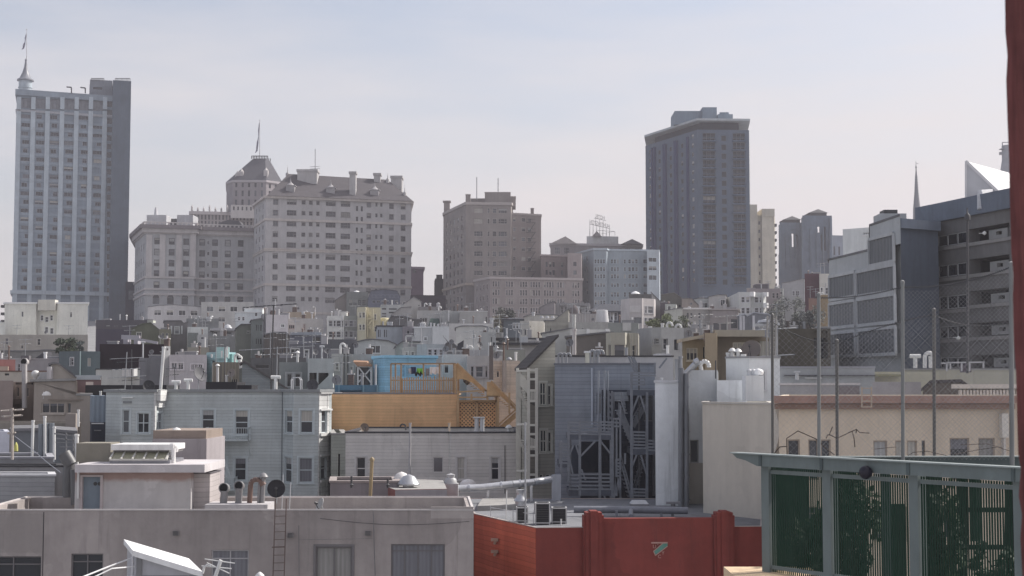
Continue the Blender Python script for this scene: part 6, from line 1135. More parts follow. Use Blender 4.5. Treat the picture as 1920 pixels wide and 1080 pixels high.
b.build('picket_rail', OW, dk_); bars('rail', OD, dk_, [(733, 713, 95.95, 858, 713, 95.95), (733, 733, 95.95, 858, 733, 95.95)], .07)
b = MB(); b.box(PX(730, 97), PX(860, 97), 96, 102, zd-.1, zd); b.build('deck_floor', OD, dk_)
b = MB(); b.tube(P(741, 684, 97), P(860, 684, 97), .012, 4); b.thing('clothes_line', M('plain', (.6, .6, .6)), 'clothes line strung between the deck posts', 'clothes line')
def cloth(x0, x1, y0, y1, col, label, mat=None, jag=0):
    b = MB(); n = 7; r = [(P(x0+(x1-x0)*k/n, y0, 97), P(x0+(x1-x0)*k/n, y1+jag*math.sin(k*2.1)*3, 97+.12*math.sin(k*1.7))) for k in range(n+1)]
    for (a, c), (d, e) in zip(r, r[1:]): b.hull8([c, e, e+V3((0, .03, 0)), c+V3((0, .03, 0)), a, d, d+V3((0, .03, 0)), a+V3((0, .03, 0))])
    return b.thing('laundry', M('plain', col), label, 'laundry', 'laundry on the deck line')
cloth(770, 780, 688, 701, (.03, .045, .12), 'navy blue cloth hanging on the deck clothes line'); cloth(781.5, 793, 690.5, 700, (.25, .62, .1), 'bright green cloth hanging on the deck clothes line', jag=.4); cloth(778, 796, 697, 704, (.02, .02, .03), 'black garment hanging below the green cloth', jag=1); cloth(806, 824, 688, 701, (.75, .75, .77), 'white cloth hanging on the deck clothes line', jag=.8); cloth(798, 805, 691, 706, (.32, .31, .33), 'grey garment between the green and white laundry', jag=1); cloth(766, 771, 691, 700, (.6, .62, .66), 'small pale cloth left of the navy laundry', jag=1)
sr = T('outside_stairs', 'orange wooden outside stairs climbing to the roof deck', 'stairs', V3((PX(915, 95), 95, Zat(815, 95))))
ORP = M('wood', (.56, .36, .19))
def panel(pts, D, t, name, mat, par):
    b = MB(); q = [P(x, y, D) for x, y in pts]; q2 = [p+V3((0, t, 0)) for p in q]; n = len(q); b.poly(q[::-1]); b.poly(q2); [b.poly([q[i], q[(i+1) % n], q2[(i+1) % n], q2[i]]) for i in range(n)]; return b.build(name, mat, par)
panel([(852, 683), (858, 682), (908, 731), (908, 738), (886, 718), (870, 711), (852, 711)], 94.6, .12, 'stair_side', ORP, sr); panel([(913, 716), (922, 716), (968, 765), (968, 771), (938, 742), (913, 742)], 94.2, .12, 'stair_side', ORP, sr)
panel([(934, 802), (967, 772), (967, 784), (940, 808), (934, 808)], 94.3, .12, 'stair_side', ORP, sr)
bars('handrail', OW, sr, [(857, 681, 94.5, 912, 733, 94.5), (921, 714, 94.1, 968, 762, 94.1), (858, 735, 94.5, 913, 732, 94.5), (858, 745, 94.5, 913, 745, 94.5), (934, 797, 94.2, 967, 768, 94.2)], .1)
bars('post', OW, sr, [(859, 733, 94.5, 859, 812, 94.5), (884, 738, 94.5, 884, 752, 94.5), (914, 730, 94.4, 914, 752, 94.4), (934, 745, 94.2, 934, 810, 94.2), (955, 736, 94.1, 955, 776, 94.1), (854, 684, 94.6, 854, 738, 94.6)], .13)
b = MB()
for k in range(9): t = k/9; p, q = P(870+42*t, 712+36*t, 94.7), P(870+42*t, 712+36*t, 96); b.box(p.x-.05, p.x+.2, 94.72, 95.7, p.z-.03, p.z+.02)
for k in range(8): t = k/8; p = P(924+36*t, 742+26*t, 94.4); b.box(p.x-.05, p.x+.2, 94.34, 95.3, p.z-.03, p.z+.02)
for k in range(7): t = k/7; p = P(936+29*t, 806-28*t, 94.5); b.box(p.x-.05, p.x+.2, 94.43, 95.3, p.z-.03, p.z+.02)
b.build('tread', OD, sr); b = MB(); b.box(PX(912, 95), PX(938, 95), 94.3, 96, Zat(744, 94.3), Zat(742, 94.3)); b.build('landing', OD, sr)
b = MB(); q = P(876, 722, 95); b.lathe(q, [(.05, 0), (.25, .2), (.3, .45), (.12, .6), (0, .62)], 9); b.thing('bundle', DKM, 'dark bundle standing under the upper orange stair flight', 'bundle')
# ---- tan gable house with open stair porch
GA = (122, 118, 112)
ga = Bld('tan clapboard gable house with an open stair porch on its left', [(989, 82), (1041, 82.5)], 692, 8, GA, 'gable_house', 'house', kind='siding', trim=M('plain', A(140, 137, 134, 82)), prof=[(989, 690), (1041, 637)], bk=(-.5, 3.2), rmat=M('shingle', (.075, .07, .07)), ox=.2)
ga.win([(1012, 1024)], [(717, 760)], 'cross', 0, .1, .1); ga.win([(1027.5, 1033)], [(723, 759)], 'sash', 0, .1, .1); ga.win([(1013, 1025)], [(806, 848)], 'cross', 0, .1, .1); ga.win([(1028, 1033.5)], [(810, 847)], 'sash', 0, .1, .1); ga.win([(1012, 1018), (1023, 1032)], [(889, 897)], 'plain', 0, .1, 0); ga.done()
TW = M('plain', A(136, 132, 128, 82)); po = T('stair_porch', 'open tan stair porch with zigzag flights beside the gable', 'stair porch', V3((PX(985, 81), 81, Zat(905, 82))))
bars('post', TW, po, [(x, 690, d, x, 906, d) for x, d in ((970, 82.5), (974, 84), (991, 80.6), (1006, 80.6))], .16)
bars('rail', TW, po, [(991, y, 80.6, 1006, y, 80.6) for y in (694, 711, 732, 752, 797, 814, 838, 854, 890)]+[(970, y+1, 82.5, 991, y, 80.6) for y in (695, 795, 882)], .12)
b = MB()
for y0, y1 in ((730, 750), (820, 842)):
    for k in range(5): x = 994+2.6*k; b.bar(P(x, y0+k, 80.6), P(x, y1+2, 80.6), .05)
b.build('baluster', TW, po)
panel([(991, 756), (1006, 762), (1006, 795), (991, 795)], 81.2, .1, 'boarding', M('siding', A(92, 86, 82, 82)), po); panel([(991, 854), (1006, 858), (1006, 888), (991, 888)], 81.2, .1, 'boarding', M('siding', A(92, 86, 82, 82)), po)
for y0, y1, nm in ((696, 730, 'a'), (730, 762, 'b'), (820, 856, 'c')): panel([(974, y0), (989, y0+18 if nm == 'a' else y1-4), (989, y1+8), (974, y0+10 if nm != 'a' else y1-8)], 81.9, .1, 'stair_side', TW, po)
b = MB()
for k in range(7): p = P(977+2*k, 733+4*k, 81.7); b.box(p.x-.02, p.x+.14, 81.6, 82.6, p.z-.02, p.z+.02); p = P(977+2*k, 826+4*k, 81.7); b.box(p.x-.02, p.x+.14, 81.6, 82.6, p.z-.02, p.z+.02)
b.build('tread', TW, po); panel([(971, 690), (990, 690), (990, 905), (971, 905)], 85.5, .15, 'rear_wall', M('siding', A(112, 106, 102, 83)), po)
panel([(991, 700), (1006, 700), (1006, 905), (991, 905)], 81.95, .02, 'shade_sheet', M('siding', A(70, 66, 66, 82)), po)  # thin dark sheet, the porch's inner shade put into its colour
# ---- blue grey house with wooden porches
BG = (93, 98, 112)
bg = Bld('blue grey clapboard house wall behind the wooden porches', [(1040, 78), (1108, 77.5), (1133, 77), (1228, 77)], 684, 12, BG, 'clapboard_house', 'house', kind='siding', trim=M('plain', A(80, 84, 96, 78)), pcap=M('plain', A(78, 80, 90, 78)))
bg.win([(1118.5, 1127)], [(737, 777)], 'plain', 1, .12, 0); bg.win([(1150, 1163)], [(770, 800)], 'door', 2, .1, 0); bg.done(); bg.slab(1088, 1148, 828, 886, .04, 'shade_panel', M('stucco', A(44, 48, 60, 76)), 2); bg.slab(1088, 1148, 888, 935, .04, 'shade_panel', M('stucco', A(52, 57, 70, 76)), 2); bg.slab(1068, 1086, 835, 888, .04, 'shade_panel', M('stucco', A(52, 57, 70, 76)), 0); bg.slab(1110, 1113, 690, 800, .1, 'corner_board', M('plain', A(112, 118, 134, 78)), 1)  # flat dark panels: shade under the porch put into colour on the wall
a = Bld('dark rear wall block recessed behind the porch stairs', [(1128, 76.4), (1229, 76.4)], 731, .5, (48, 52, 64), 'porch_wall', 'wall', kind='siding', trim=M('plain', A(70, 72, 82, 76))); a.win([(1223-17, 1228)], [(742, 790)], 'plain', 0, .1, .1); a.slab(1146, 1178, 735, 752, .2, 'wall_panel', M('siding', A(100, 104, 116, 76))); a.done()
PW = M('wood', A(84, 86, 96, 74)); PD = M('wood', A(62, 65, 76, 74)); pc = T('wooden_porch', 'weathered blue grey wooden porch tower with slatted rails and stairs', 'porch', V3((PX(1140, 74), 74, Zat(945, 73))))
DF, DB = 73.2, 75.8
bars('post', PW, pc, [(x, yt, DF, x, yb, DF) for x, yt, yb in ((1066, 790, 905), (1087, 788, 930), (1124.5, 790, 934), (1148, 790, 938), (1184, 697, 942), (1213, 735, 944), (1052, 827, 905))]+[(x, yt, DB, x, 930, DB) for x, yt in ((1069, 800), (1126, 800), (1150, 735), (1226, 740))], .125)
segs = []
for x0, x1, ys in ((1066, 1087, (792, 799, 806, 813)), (1087, 1124, (791, 797, 803, 809, 814)), (1124, 1148, (791, 797, 803, 809, 814)), (1048, 1066, (832, 838, 844, 850, 856, 862, 868)), (1067, 1087, (890, 897, 904, 911, 917)), (1087, 1148, (889, 896, 903, 910, 917)), (1186, 1212, (810, 816, 822, 828, 834, 840)), (1186, 1212, (917, 923, 929, 935)), (1213, 1229, (826, 832, 838, 844)), (1184, 1230, (699, 704)), (1184, 1210, (709, 715, 721)), (1150, 1162, (785, 792, 799)), (1154, 1163, (862, 868, 874, 880, 886, 892))):
    b = MB(); [b.bar(P(x0, y, DF-.06), P(x1, y+.6, DF-.06), .03, .085) for y in ys]; [b.bar(P(x0+(x1-x0)*t, ys[0]-1, DF), P(x0+(x1-x0)*t, ys[-1]+1, DF), .05) for t in (.04, .96)]; b.build('slat_rail', PW, pc)
for x0, x1, y in ((1066, 1150, 820), (1184, 1230, 848), (1184, 1230, 737), (1048, 1067, 872), (1066, 1150, 925)):
    b = MB(); p, q = P(x0, y, DF), P(x1, y, DF); b.box(p.x, q.x, DF-.05, DB+.4, p.z-.12, p.z+.16); b.build('deck', PD, pc)
bars('brace', PW, pc, [(1089, 855, DF, 1116, 827, DF), (1148, 855, DF, 1126, 827, DF), (1068, 852, DF, 1075, 835, DF), (1088, 860, DF, 1080, 835, DF), (1067, 858, DF, 1074, 888, DF), (1183, 880, DF, 1198, 842, DF), (1213, 892, DF, 1198, 842, DF), (1184, 775, DF, 1198, 740, DF), (1213, 780, DF, 1200, 740, DF), (1126, 905, DF, 1136, 940, DF), (1090, 880, DF, 1098, 900, DF)], .085)
def flight(x0, y0, x1, y1, D, n):
    st_, tr_ = MB(), MB()
    for dd in (0, .9): st_.bar(P(x0, y0, D+dd), P(x1, y1, D+dd), .07, .26); st_.bar(P(x0, y0-16, D+dd), P(x1, y1-16, D+dd), .06)
    for k in range(n+1): t = k/n; p = P(x0+(x1-x0)*t, y0+(y1-y0)*t, D); tr_.box(p.x-.13, p.x+.13, D, D+.9, p.z-.02, p.z+.03); st_.bar(p, P(x0+(x1-x0)*t, y0+(y1-y0)*t-16, D), .03)
    st_.build('stair_flight', PW, pc); tr_.build('tread', PW, pc)
flight(1160, 770, 1186, 830, DF+.3, 9); flight(1162, 862, 1184, 938, DF+.2, 10); flight(1209, 760, 1186, 800, DF+1.3, 8); flight(1210, 855, 1188, 925, DF+1.3, 9)
flight(1165, 752, 1172, 775, DF+.2, 4)
bars('rail', PW, pc, [(1145, 812, DF, 1145, 940, DF), (1156, 786, DF, 1156, 930, DF), (1163, 760, DF, 1163, 940, DF), (1156, 895, DF, 1151, 938, DF), (1158, 895, DF, 1164, 936, DF), (1172, 850, DF, 1172, 870, DF)], .09)
b = MB()
for x in (1141, 1147.5): b.bar(P(x, 733, 75.6), P(x, 812, 75.6), .1)
for k in range(7): b.bar(P(1141, 738+11*k, 75.6), P(1147.5, 741+11*k, 75.6), .06, .12)
b.build('ladder_rail', PW, pc)
bars('roof_stair', PW, pc, [(1178, 668, DF+.4, 1192, 700, DF+.4), (1183, 668, DF+.4, 1197, 700, DF+.4), (1188, 670, DF+1, 1202, 700, DF+1), (1236, 690, DF+1, 1250, 672, DF+1), (1228, 700, DF+1, 1228, 680, DF+1)], .09)
for x, r_ in ((1122, .05), (1134, .07), (1140, .035)): b = MB(); b.tube(P(x, 695, 76.3), P(x, 815, 76.3), r_, 8); [b.tube(P(x, y, 76.3), P(x, y+1.5, 76.3), r_*1.25, 8) for y in (712, 745, 780)]; b.build('wall_pipe', M('metal', A(96, 100, 112, 76), rust=.3), bg.th)
bars('black_mullion', DKM, pc, [(1198, 680, DF+.1, 1198, 942, DF+.1)], .06)
# ---- white towers and flues
wt = Bld('tall narrow white plaster tower beside the porch stairs', [(1228, 69), (1275, 69)], 714, 4, (146, 147, 156), 'plaster_tower', 'tower', amt=1.3, trim=WHITE); wt.done(); wt.band(z=wt.z1-.03, h=.12, out=.05, mat=M('stucco', (.62, .63, .66)), name='rim'); wt.vent(1241, 708, 'tiny pipe stub on the white plaster tower', 'plain', .05, 1)
for i, (x, yt) in enumerate(((1277, 690), (1287, 700))):
    b = MB(); p, q = P(x, yt, 68), P(x, 955, 68); b.tube(q, p, .13, 10)
    for k in range(6): z = q.z+(p.z-q.z)*k/6+.4; b.tube((p.x, 68, z), (p.x, 68, z+.05), .15, 10)
    b.thing('flue_pipe', M('metal', (.17, .18, .2), metal=.3, rust=.1), 'tall banded metal flue up the white block, %s of two' % ('left', 'right')[i], 'flue pipe', 'tall flues by the white tower')
for i, (x, yt) in enumerate(((1269, 673), (1276, 668))): vent(P(x, yt, 69.5), V3((PX(x, 69.5), 69.5, P(0, 745, 69.5).z)), 'white stack pipe above the tower, %s one' % ('left', 'taller right')[i], 'plain', .085, PIPE)
b = MB()
for i in range(3): b.tube(P(1280+i*5, 705-i*2, 70+i*.4), P(1302+i*4, 682-i*2, 70+i*.4), .11, 10); 
b.tube(P(1302, 680, 70), P(1310, 676, 70), .16, 10); b.thing('slanted_flues', STEEL, 'three shiny slanted flue pipes above the white block', 'flue pipe')
vent(P(1313, 676, 70.5), P(1318, 712, 70.5), 'white gooseneck pipe right of the slanted flues', 'hook', .1, WPIPE); vent(P(1342, 676, 70), P(1342, 710, 70), 'thin dark leaning stake on the white block roof', 'plain', .03, DKM)
wb = Bld('stained white plaster block with a dark side window', [(1276, 70), (1345, 70)], 694, 9, (132, 132, 139), 'plaster_block', 'house', amt=1.4, trim=M('plain', (.35, .34, .34))); wb.win([(1293.5, 1310)], [(825, 868)], 'plain', 0, .15, 0); wb.win([(1312.5, 1316)], [(822, 875)], 'slot', 0, .15, 0); wb.win([(1294, 1312)], [(946, 962)], 'plain', 0, .1, .2); wb.done()
wb.slab(1283, 1318, 868, 960, .02, 'beige_lower_wall', M('stucco', A(114, 107, 103, 70)))
a = Bld('white weathered roof block on the plaster block', [(1344, 67.5), (1400, 67.5)], 713, 3, (143, 144, 153), 'plaster_block', 'house', amt=1.3); a.done()
wh = Bld('white rooftop house with four capped chimney pots', [(1361, 72), (1405, 71), (1462, 71.5)], 672, 5, (143, 143, 150), 'rooftop_house', 'house', trim=M('plain', (.62, .62, .63)), pcap=M('plain', (.3, .3, .31))); wh.win([(1421.5, 1434)], [(697, 730)], 'sash', 1, .1, .2); wh.win([(1427, 1430)], [(674, 678)], 'slot', 1, .1, 0); wh.done()
for i, (x, y) in enumerate(((1373, 652), (1384, 653))): wh.vent(x, y, 'white chimney pot with a conical cap on the rooftop house, %s' % ('left', 'right')[i], 'cap', .095, 1.4, WPIPE)
for i, (x, y) in enumerate(((1366, 661), (1394, 664))): wh.vent(x, y, 'short plain white pot on the rooftop house, %s' % ('at the left end', 'beside the dish')[i], 'plain', .11, 1.4, WPIPE)
dish(P(1408, 655, 73), .5, 'broad brown satellite dish on the white rooftop house', M('plain', (.16, .14, .13)), (-.4, -1, .5), .5); vent(P(1404, 662, 71.5), P(1403, 705, 71.5), 'dark rod with a white lamp at the rooftop house corner', 'plain', .03, DKM)
fb = T('chimney_box', 'white sheet metal chimney box with a bright cowl', 'chimney', V3((PX(1414, 66), 66.5, P(0, 752, 66).z))); b = MB(); b.box(PX(1397, 66), PX(1431, 66), 66, 67, P(0, 752, 66).z, P(0, 704, 66).z); b.build('stack', M('stucco', A(142, 143, 152, 66)), fb)
b = MB(); p = P(1422, 703, 66.5); b.lathe(p, [(.2, 0), (.24, .12), (.2, .22), (0, .3)], 12); b.build('cowl', M('metal', (.8, .8, .8), rust=.02), fb); b = MB(); [b.lathe(P(x, 700, 66.5), [(.1, -.1), (.12, .1), (.14, .12), (.1, .18), (0, .2)], 10) for x in (1405, 1412)]; b.build('pot', GALV, fb)
# ---- smooth beige wall
be = Bld('smooth beige plaster wall with a curved right shoulder', [(1317, 65), (1452, 61)], 757, 7, (133, 125, 120), 'beige_wall', 'building', amt=.8, pcap=M('stucco', A(126, 120, 118, 63)), trim=M('stucco', A(140, 134, 130, 63))); be.done()
b = MB(); f = be.F[0]; u1, z1 = f.uv(1448, 752); _, z2 = f.uv(1448, 860); n = 14; c = (z1+z2)/2; hr = (z1-z2)/2
pr = [f.at(u1+math.sin(math.pi*k/n)*.42, z2+(z1-z2)*k/n, .02) for k in range(n+1)]; n3 = V3((f.n.x, f.n.y, 0))*.5; b.poly(pr); b.poly([p-n3 for p in pr][::-1]); [b.poly([pr[k], pr[k+1], pr[k+1]-n3, pr[k]-n3]) for k in range(n)]; b.build('curved_shoulder', be.mat, be.th)
# ---- cream building with the red fascia
CR = (137, 123, 112)
cr = Bld('cream stucco building with a red brown fascia and blinded windows', [(1459.5, 56), (1960, 56)], 742, 8, CR, 'cream_building', 'building', trim=M('plain', A(110, 98, 92, 56)), rmat=M('tar', (.3, .3, .31)), amt=.9)
wr = [(824, 905)]
cr.win([(1477, 1500), (1516, 1535), (1539, 1558)], [(824, 900)], 'plain', 0, .15, .3, xr=1600); cr.win([(1638, 1664), (1679, 1697), (1701, 1720)], [(826, 900)], 'plain', 0, .15, .9, xr=1600); cr.win([(1728.5, 1735)], [(826, 880)], 'slot', 0, .2, 0); cr.win([(1781, 1818), (1835, 1866)], [(821, 900)], 'plain', 0, .15, 1); cr.win([(1500, 1560), (1640, 1700), (1750, 1790)], [(950, 1010)], 'alum', 0, .15, .3); cr.done()
RF = M('metal', A(104, 78, 72, 56), rust=.45); cr.slab(1446, 1900, 742, 756, .35, 'fascia', RF); cr.slab(1452, 1900, 757, 767, .2, 'fascia_lower', M('metal', A(90, 68, 60, 56), rust=.5))
cr.slab(1873, 1885, 775, 820, .35, 'sun_toned_return', M('stucco', (.7, .66, .6))); cr.slab(1877, 1881, 820, 880, .3, 'pilaster', M('plain', (.6, .56, .52)))  # paler return, the sun on it put into the stucco colour
b = MB()
for x in (1616, 1634): b.bar(P(x, 725, 55.4), P(x, 764, 55.4), .05)
for y in (728, 740, 752, 763): b.bar(P(1616, y, 55.4), P(1634, y, 55.4), .04)
b.thing('roof_ladder', M('plain', (.45, .36, .28)), 'short tan ladder hooked over the red brown fascia', 'ladder')
# things on/behind the cream roof
a = Bld('grey low parapet block behind the cream building roof', [(1462, 68), (1611, 68)], 722, 2, (98, 99, 110), 'flat_block', 'roof block', pcap=M('stucco', (.5, .5, .54))); a.slab(1573, 1611, 724, 742, .06, 'dark_panel', M('stucco', A(78, 74, 82, 68))); a.done()
a = Bld('long grey roof terrace above the parapet block', [(1462, 84), (1640, 84)], 690, 3, (112, 113, 120), 'flat_block', 'roof block', pcap=M('stucco', (.38, .38, .42))); a.done(); a.slab(1509, 1540, 708, 709.5, .2, 'white_ledge', WHITE); a.slab(1470, 1640, 703, 705, .15, 'ledge', M('plain', (.1, .1, .11)))
b = MB(); p, q = P(1494, 697, 80), P(1494, 712, 80); b.tube(q, p, .09, 8); b.bar(P(1489, 697, 80), P(1500, 697, 80), .2, .08); b.thing('roof_vent', GALV, 'small T capped vent on the long grey roof terrace', 'roof vent')
a = Bld('pale yellow stucco house with a green edged canopy', [(1605, 88), (1760, 88)], 697, 4, (124, 119, 107), 'stucco_house', 'house'); a.done(); a.slab(1612, 1684, 702, 706, 1.0, 'canopy', M('stucco', A(100, 96, 74, 88)))
a = Bld('grey mauve blank block below the yellow house', [(1636, 72), (1727, 72)], 716, 3, (104, 100, 108), 'flat_block', 'roof block'); a.done()
a = Bld('cream grey house top right with a long parapet', [(1690, 90), (1960, 90)], 694, 4, (116, 112, 105), 'stucco_house', 'house', pcap=M('stucco', (.3, .3, .3))); a.done()
a = Bld('dark brown corniced roof with brackets behind the cream building', [(1730, 74), (1812, 74)], 728, 5, (76, 70, 70), 'corniced_house', 'house', prof=[(1730, 730), (1742, 719), (1800, 717), (1812, 726)], rmat=M('shingle', (.07, .06, .065))); a.done()
a = Bld('white bracketed cornice wall at the right behind the cream building', [(1799, 70), (1960, 70)], 722, 3, (168, 156, 148), 'corniced_house', 'house', trim=M('stucco', (.65, .6, .56)), corn=(.2, .35)); b = MB(); f = a.F[0]
for k in range(26): p = f.at(f.L*k/26, a.z1-.35, .22); b.box(p.x-.05, p.x+.05, p.y-.02, p.y+.24, p.z-.12, p.z+.12)
b.build('bracket', a.trim, a.th); a.done(); b = MB()
for k in range(12): x = 1804+8*k; b.bar(P(x, 732, 69.9), P(x+4.5, 732, 69.9), .02, .12)
b.build('frieze_panel', M('plain', (.3, .27, .26)), a.th)
for i, (x, yt, kd) in enumerate(((1716, 664, 'tee'), (1734, 660, 'hook'), (1745, 668, 'plain'))): vent(P(x, yt, 88), P(x, 690, 88), 'white roof pipe before the blue grey recess, %s of three' % ('left', 'middle', 'right')[i], kd, .12, WPIPE)
b = MB(); [b.bar(P(x0, y0, 84), P(x1, y1, 84), .08) for x0, y0, x1, y1 in ((1775, 680, 1846, 679), (1775, 680, 1775, 696), (1782, 680, 1782, 692), (1803, 680, 1803, 696), (1818, 680, 1818, 696), (1844, 679, 1844, 690), (1764, 681, 1775, 681))]; b.thing('roof_railing', M('plain', (.45, .45, .47)), 'open pale pipe railing on the roof before the dark garage', 'railing')
b = MB(); b.box(PX(1808, 86), PX(1820, 86), 86, 87, P(0, 698, 86).z, P(0, 684, 86).z); b.lathe(P(1814, 684, 86.5), [(.2, 0), (.12, .12), (0, .15)], 8); b.thing('roof_bin', M('plain', (.1, .08, .1)), 'dark box behind the pale pipe railing', 'box')
# ---- big right-hand buildings
WG = M('stucco', A(117, 119, 127, 108), amt=.8); GP_ = M('corr', A(76, 78, 86, 108), pitch=.5)
wg = Bld('white framed parking building with large grey louvre panels', [(1553, 117.5), (1629, 109.2), (1688, 105)], 409, 16, None, 'parking_building', 'building', mat=WG, prof=[(1553, 489), (1630, 470.5), (1630.5, 424.5), (1688, 405)], rmat=TAR, ox=.05)
wg.done(); F0 = wg.F[0]; b = MB()
def gp(xa, xb, ya, yb, xr):
    ua, ub = F0.uv(xa, (ya+yb)/2)[0], F0.uv(xb, (ya+yb)/2)[0]; za, zb = F0.uv(xr, yb)[1], F0.uv(xr, ya)[1]
    b.hull8([F0.at(ua, za, .06), F0.at(ub, za, .06), F0.at(ub, za, -.1), F0.at(ua, za, -.1), F0.at(ua, zb, .06), F0.at(ub, zb, .06), F0.at(ub, zb, -.1), F0.at(ua, zb, -.1)])
panels = [(1632.5, 1676.5, 452, 496, 1632.5), (1557.5, 1604, 522, 560, 1557.5), (1609, 1678, 513, 553, 1609), (1557.5, 1604, 573, 613, 1557.5), (1610, 1679, 565, 608, 1610), (1559, 1604, 628, 666, 1559), (1611.5, 1680, 622.5, 664, 1611.5)]
for q in panels:
    b = MB(); gp(*q); b.build('louvre_panel', GP_, wg.th)
b = MB()
for xa, xb, ya, yb, xr in panels:
    ua, ub = F0.uv(xa, (ya+yb)/2)[0]-.12, F0.uv(xb, (ya+yb)/2)[0]+.12; za, zb = F0.uv(xr, yb)[1]-.12, F0.uv(xr, ya)[1]+.12
    for (p0, z0), (p1, z1_) in (((ua, za), (ub, za)), ((ub, za), (ub, zb)), ((ub, zb), (ua, zb)), ((ua, zb), (ua, za))): b.bar(F0.at(p0, z0, .08), F0.at(p1, z1_, .08), .16, .24)
b.build('panel_frame', M('stucco', A(122, 123, 131, 108)), wg.th)
b = MB(); p = P(1664, 404, 109); b.box(p.x-.55, p.x+1.4, 109, 111, p.z-1, p.z+.15); b.box(p.x-.2, p.x+.8, 109.2, 110.5, p.z+.1, p.z+.45, 1); b.build('roof_hut', [WG, DKM], wg.th)
b = MB(); p, q = P(1619, 490, 110.5), P(1626, 474, 110.5); b.box(p.x, q.x, 110.2, 111.5, p.z, q.z); b.build('terrace_box', M('stucco', A(104, 104, 110, 110)), wg.th)
dr = Bld('pale setback block on the roof behind the white parking building', [(1580, 150), (1632, 148)], 430, 14, (146, 146, 152), 'setback_block', 'building'); dr.win([(1618, 1630)], [(436, 440)], 'rib', 0, .2, .5).done()
rc = Bld('dark blue grey recessed wall between the two parking buildings', [(1686, 106), (1758, 108)], 409, 9, (70, 76, 91), 'recessed_wall', 'building'); rc.done(); rc.slab(1683, 1757, 410, 428, .35, 'top_band', M('stucco', A(78, 84, 100, 106)))
DG = (82, 80, 84)
dg = Bld('dark grey parking garage with ribbon windows and open galleries', [(1722, 112), (1757, 109.7), (1814.5, 106), (1960, 97.5)], 391, 20, DG, 'parking_garage', 'garage', trim=M('plain', A(116, 116, 122, 105)))
dg2 = dg; GD = GLASS[0]
for k, (ya, yb) in enumerate(((443, 463.5), (499, 521), (557, 581), (613, 635), (671, 690))):
    dg.win([(1757.5, 1775.7), (1776.5, 1794.2), (1795, 1814)], [(ya, yb)], 'plain', 1, .09, 0, xr=1759, glass=GD)
    y2 = (430, 487, 546.5, 606.5, 666)[k]; y3 = (455, 514, 572, 632, 690)[k]; dg.win([(1816, 1893)], [(y2, y3)], 'pan', 2, 2.0, 0, xr=1818, trim=DKM, glass=M('stucco', (.04, .04, .045)))
dg.done(); AB = M('stucco', A(102, 101, 105, 103))
for k, (x0, x1, y0, y1) in enumerate(((1847, 1882, 432, 449), (1849, 1884, 491, 509), (1851, 1888, 551, 569), (1852, 1890, 610, 628), (1856, 1890, 671, 688))):
    f = dg.F[2]; ua, zt = f.uv(x0, y0); ub, _ = f.uv(x1, y0); _, zb = f.uv(x0, y1); b = MB(); h = (ub-ua)
    for a0, a1, c0, c1 in ((0, .38, 0, 1), (.38, .7, 0, .35), (.38, .7, .75, 1), (.7, 1, 0, 1)): b.hull8([f.at(ua+h*a0, zb+(zt-zb)*c0, -.3), f.at(ua+h*a1, zb+(zt-zb)*c0, -.3), f.at(ua+h*a1, zb+(zt-zb)*c0, -.6), f.at(ua+h*a0, zb+(zt-zb)*c0, -.6), f.at(ua+h*a0, zb+(zt-zb)*c1, -.3), f.at(ua+h*a1, zb+(zt-zb)*c1, -.3), f.at(ua+h*a1, zb+(zt-zb)*c1, -.6), f.at(ua+h*a0, zb+(zt-zb)*c1, -.6)])
    b.build('gallery_screen', AB, dg.th)
b = MB(); f = dg.F[2]
for e, xr in ((1, 1759), (2, 1818)):
    f = dg.F[e]
    for y in ((468, 526, 586, 640) if e == 1 else (459, 518, 576, 636)): _, z = f.uv(xr, y); b.hull8([f.at(0, z-.12, .12), f.at(f.L, z-.12, .12), f.at(f.L, z-.12, -.02), f.at(0, z-.12, -.02), f.at(0, z+.12, .12), f.at(f.L, z+.12, .12), f.at(f.L, z+.12, -.02), f.at(0, z+.12, -.02)])
b.build('ledge', M('stucco', A(100, 97, 100, 105)), dg.th)
b = MB(); pl = dg.poly[:4]; zt = dg.z1
for q0, q1 in zip(pl, pl[1:]):
    ff = Fac(q0, q1); b.hull8([ff.at(0, zt-1.3, .3), ff.at(ff.L, zt-1.3, .3), ff.at(ff.L, zt-1.3, -.05), ff.at(0, zt-1.3, -.05), ff.at(0, zt+.05, .3), ff.at(ff.L, zt+.05, .3), ff.at(ff.L, zt+.05, -.05), ff.at(0, zt+.05, -.05)])
b.build('fascia', M('stucco', A(76, 82, 97, 105)), dg.th)
for k in range(2): lamp = MB(); p = P((1846, 1797)[k], (437, 634)[k], 103.5); lamp.lathe(p, [(0, -.16), (.14, -.06), (.14, .06), (0, .16)], 12); lamp.tube(p, p+V3((0, 1.2, .1)), .03, 6); lamp.thing('globe_lamp', M('plain', (.8, .8, .78)), 'round white globe lamp on the %s garage gallery' % ('top', 'fourth')[k], 'lamp')
pm = MB(); pm.tube(P(1814, 700, 80), P(1814, 412, 80), .07, 8); pm.lathe(P(1814, 414, 80), [(.06, 0), (.16, .05), (.16, .3), (.05, .42), (.03, .7)], 8); pm.thing('light_pole', DKM, 'tall thin black light pole against the dark garage', 'light pole')
wd = MB(); wd.bar(P(1837, 392, 104), P(1837, 360, 104.2), .28, .28); wd.bar(P(1837, 360, 104.2), P(1858, 358, 109), .28, .28); wd.thing('white_downpipe', M('plain', (.62, .63, .66)), 'white elbow downpipe over the garage fascia', 'downpipe')
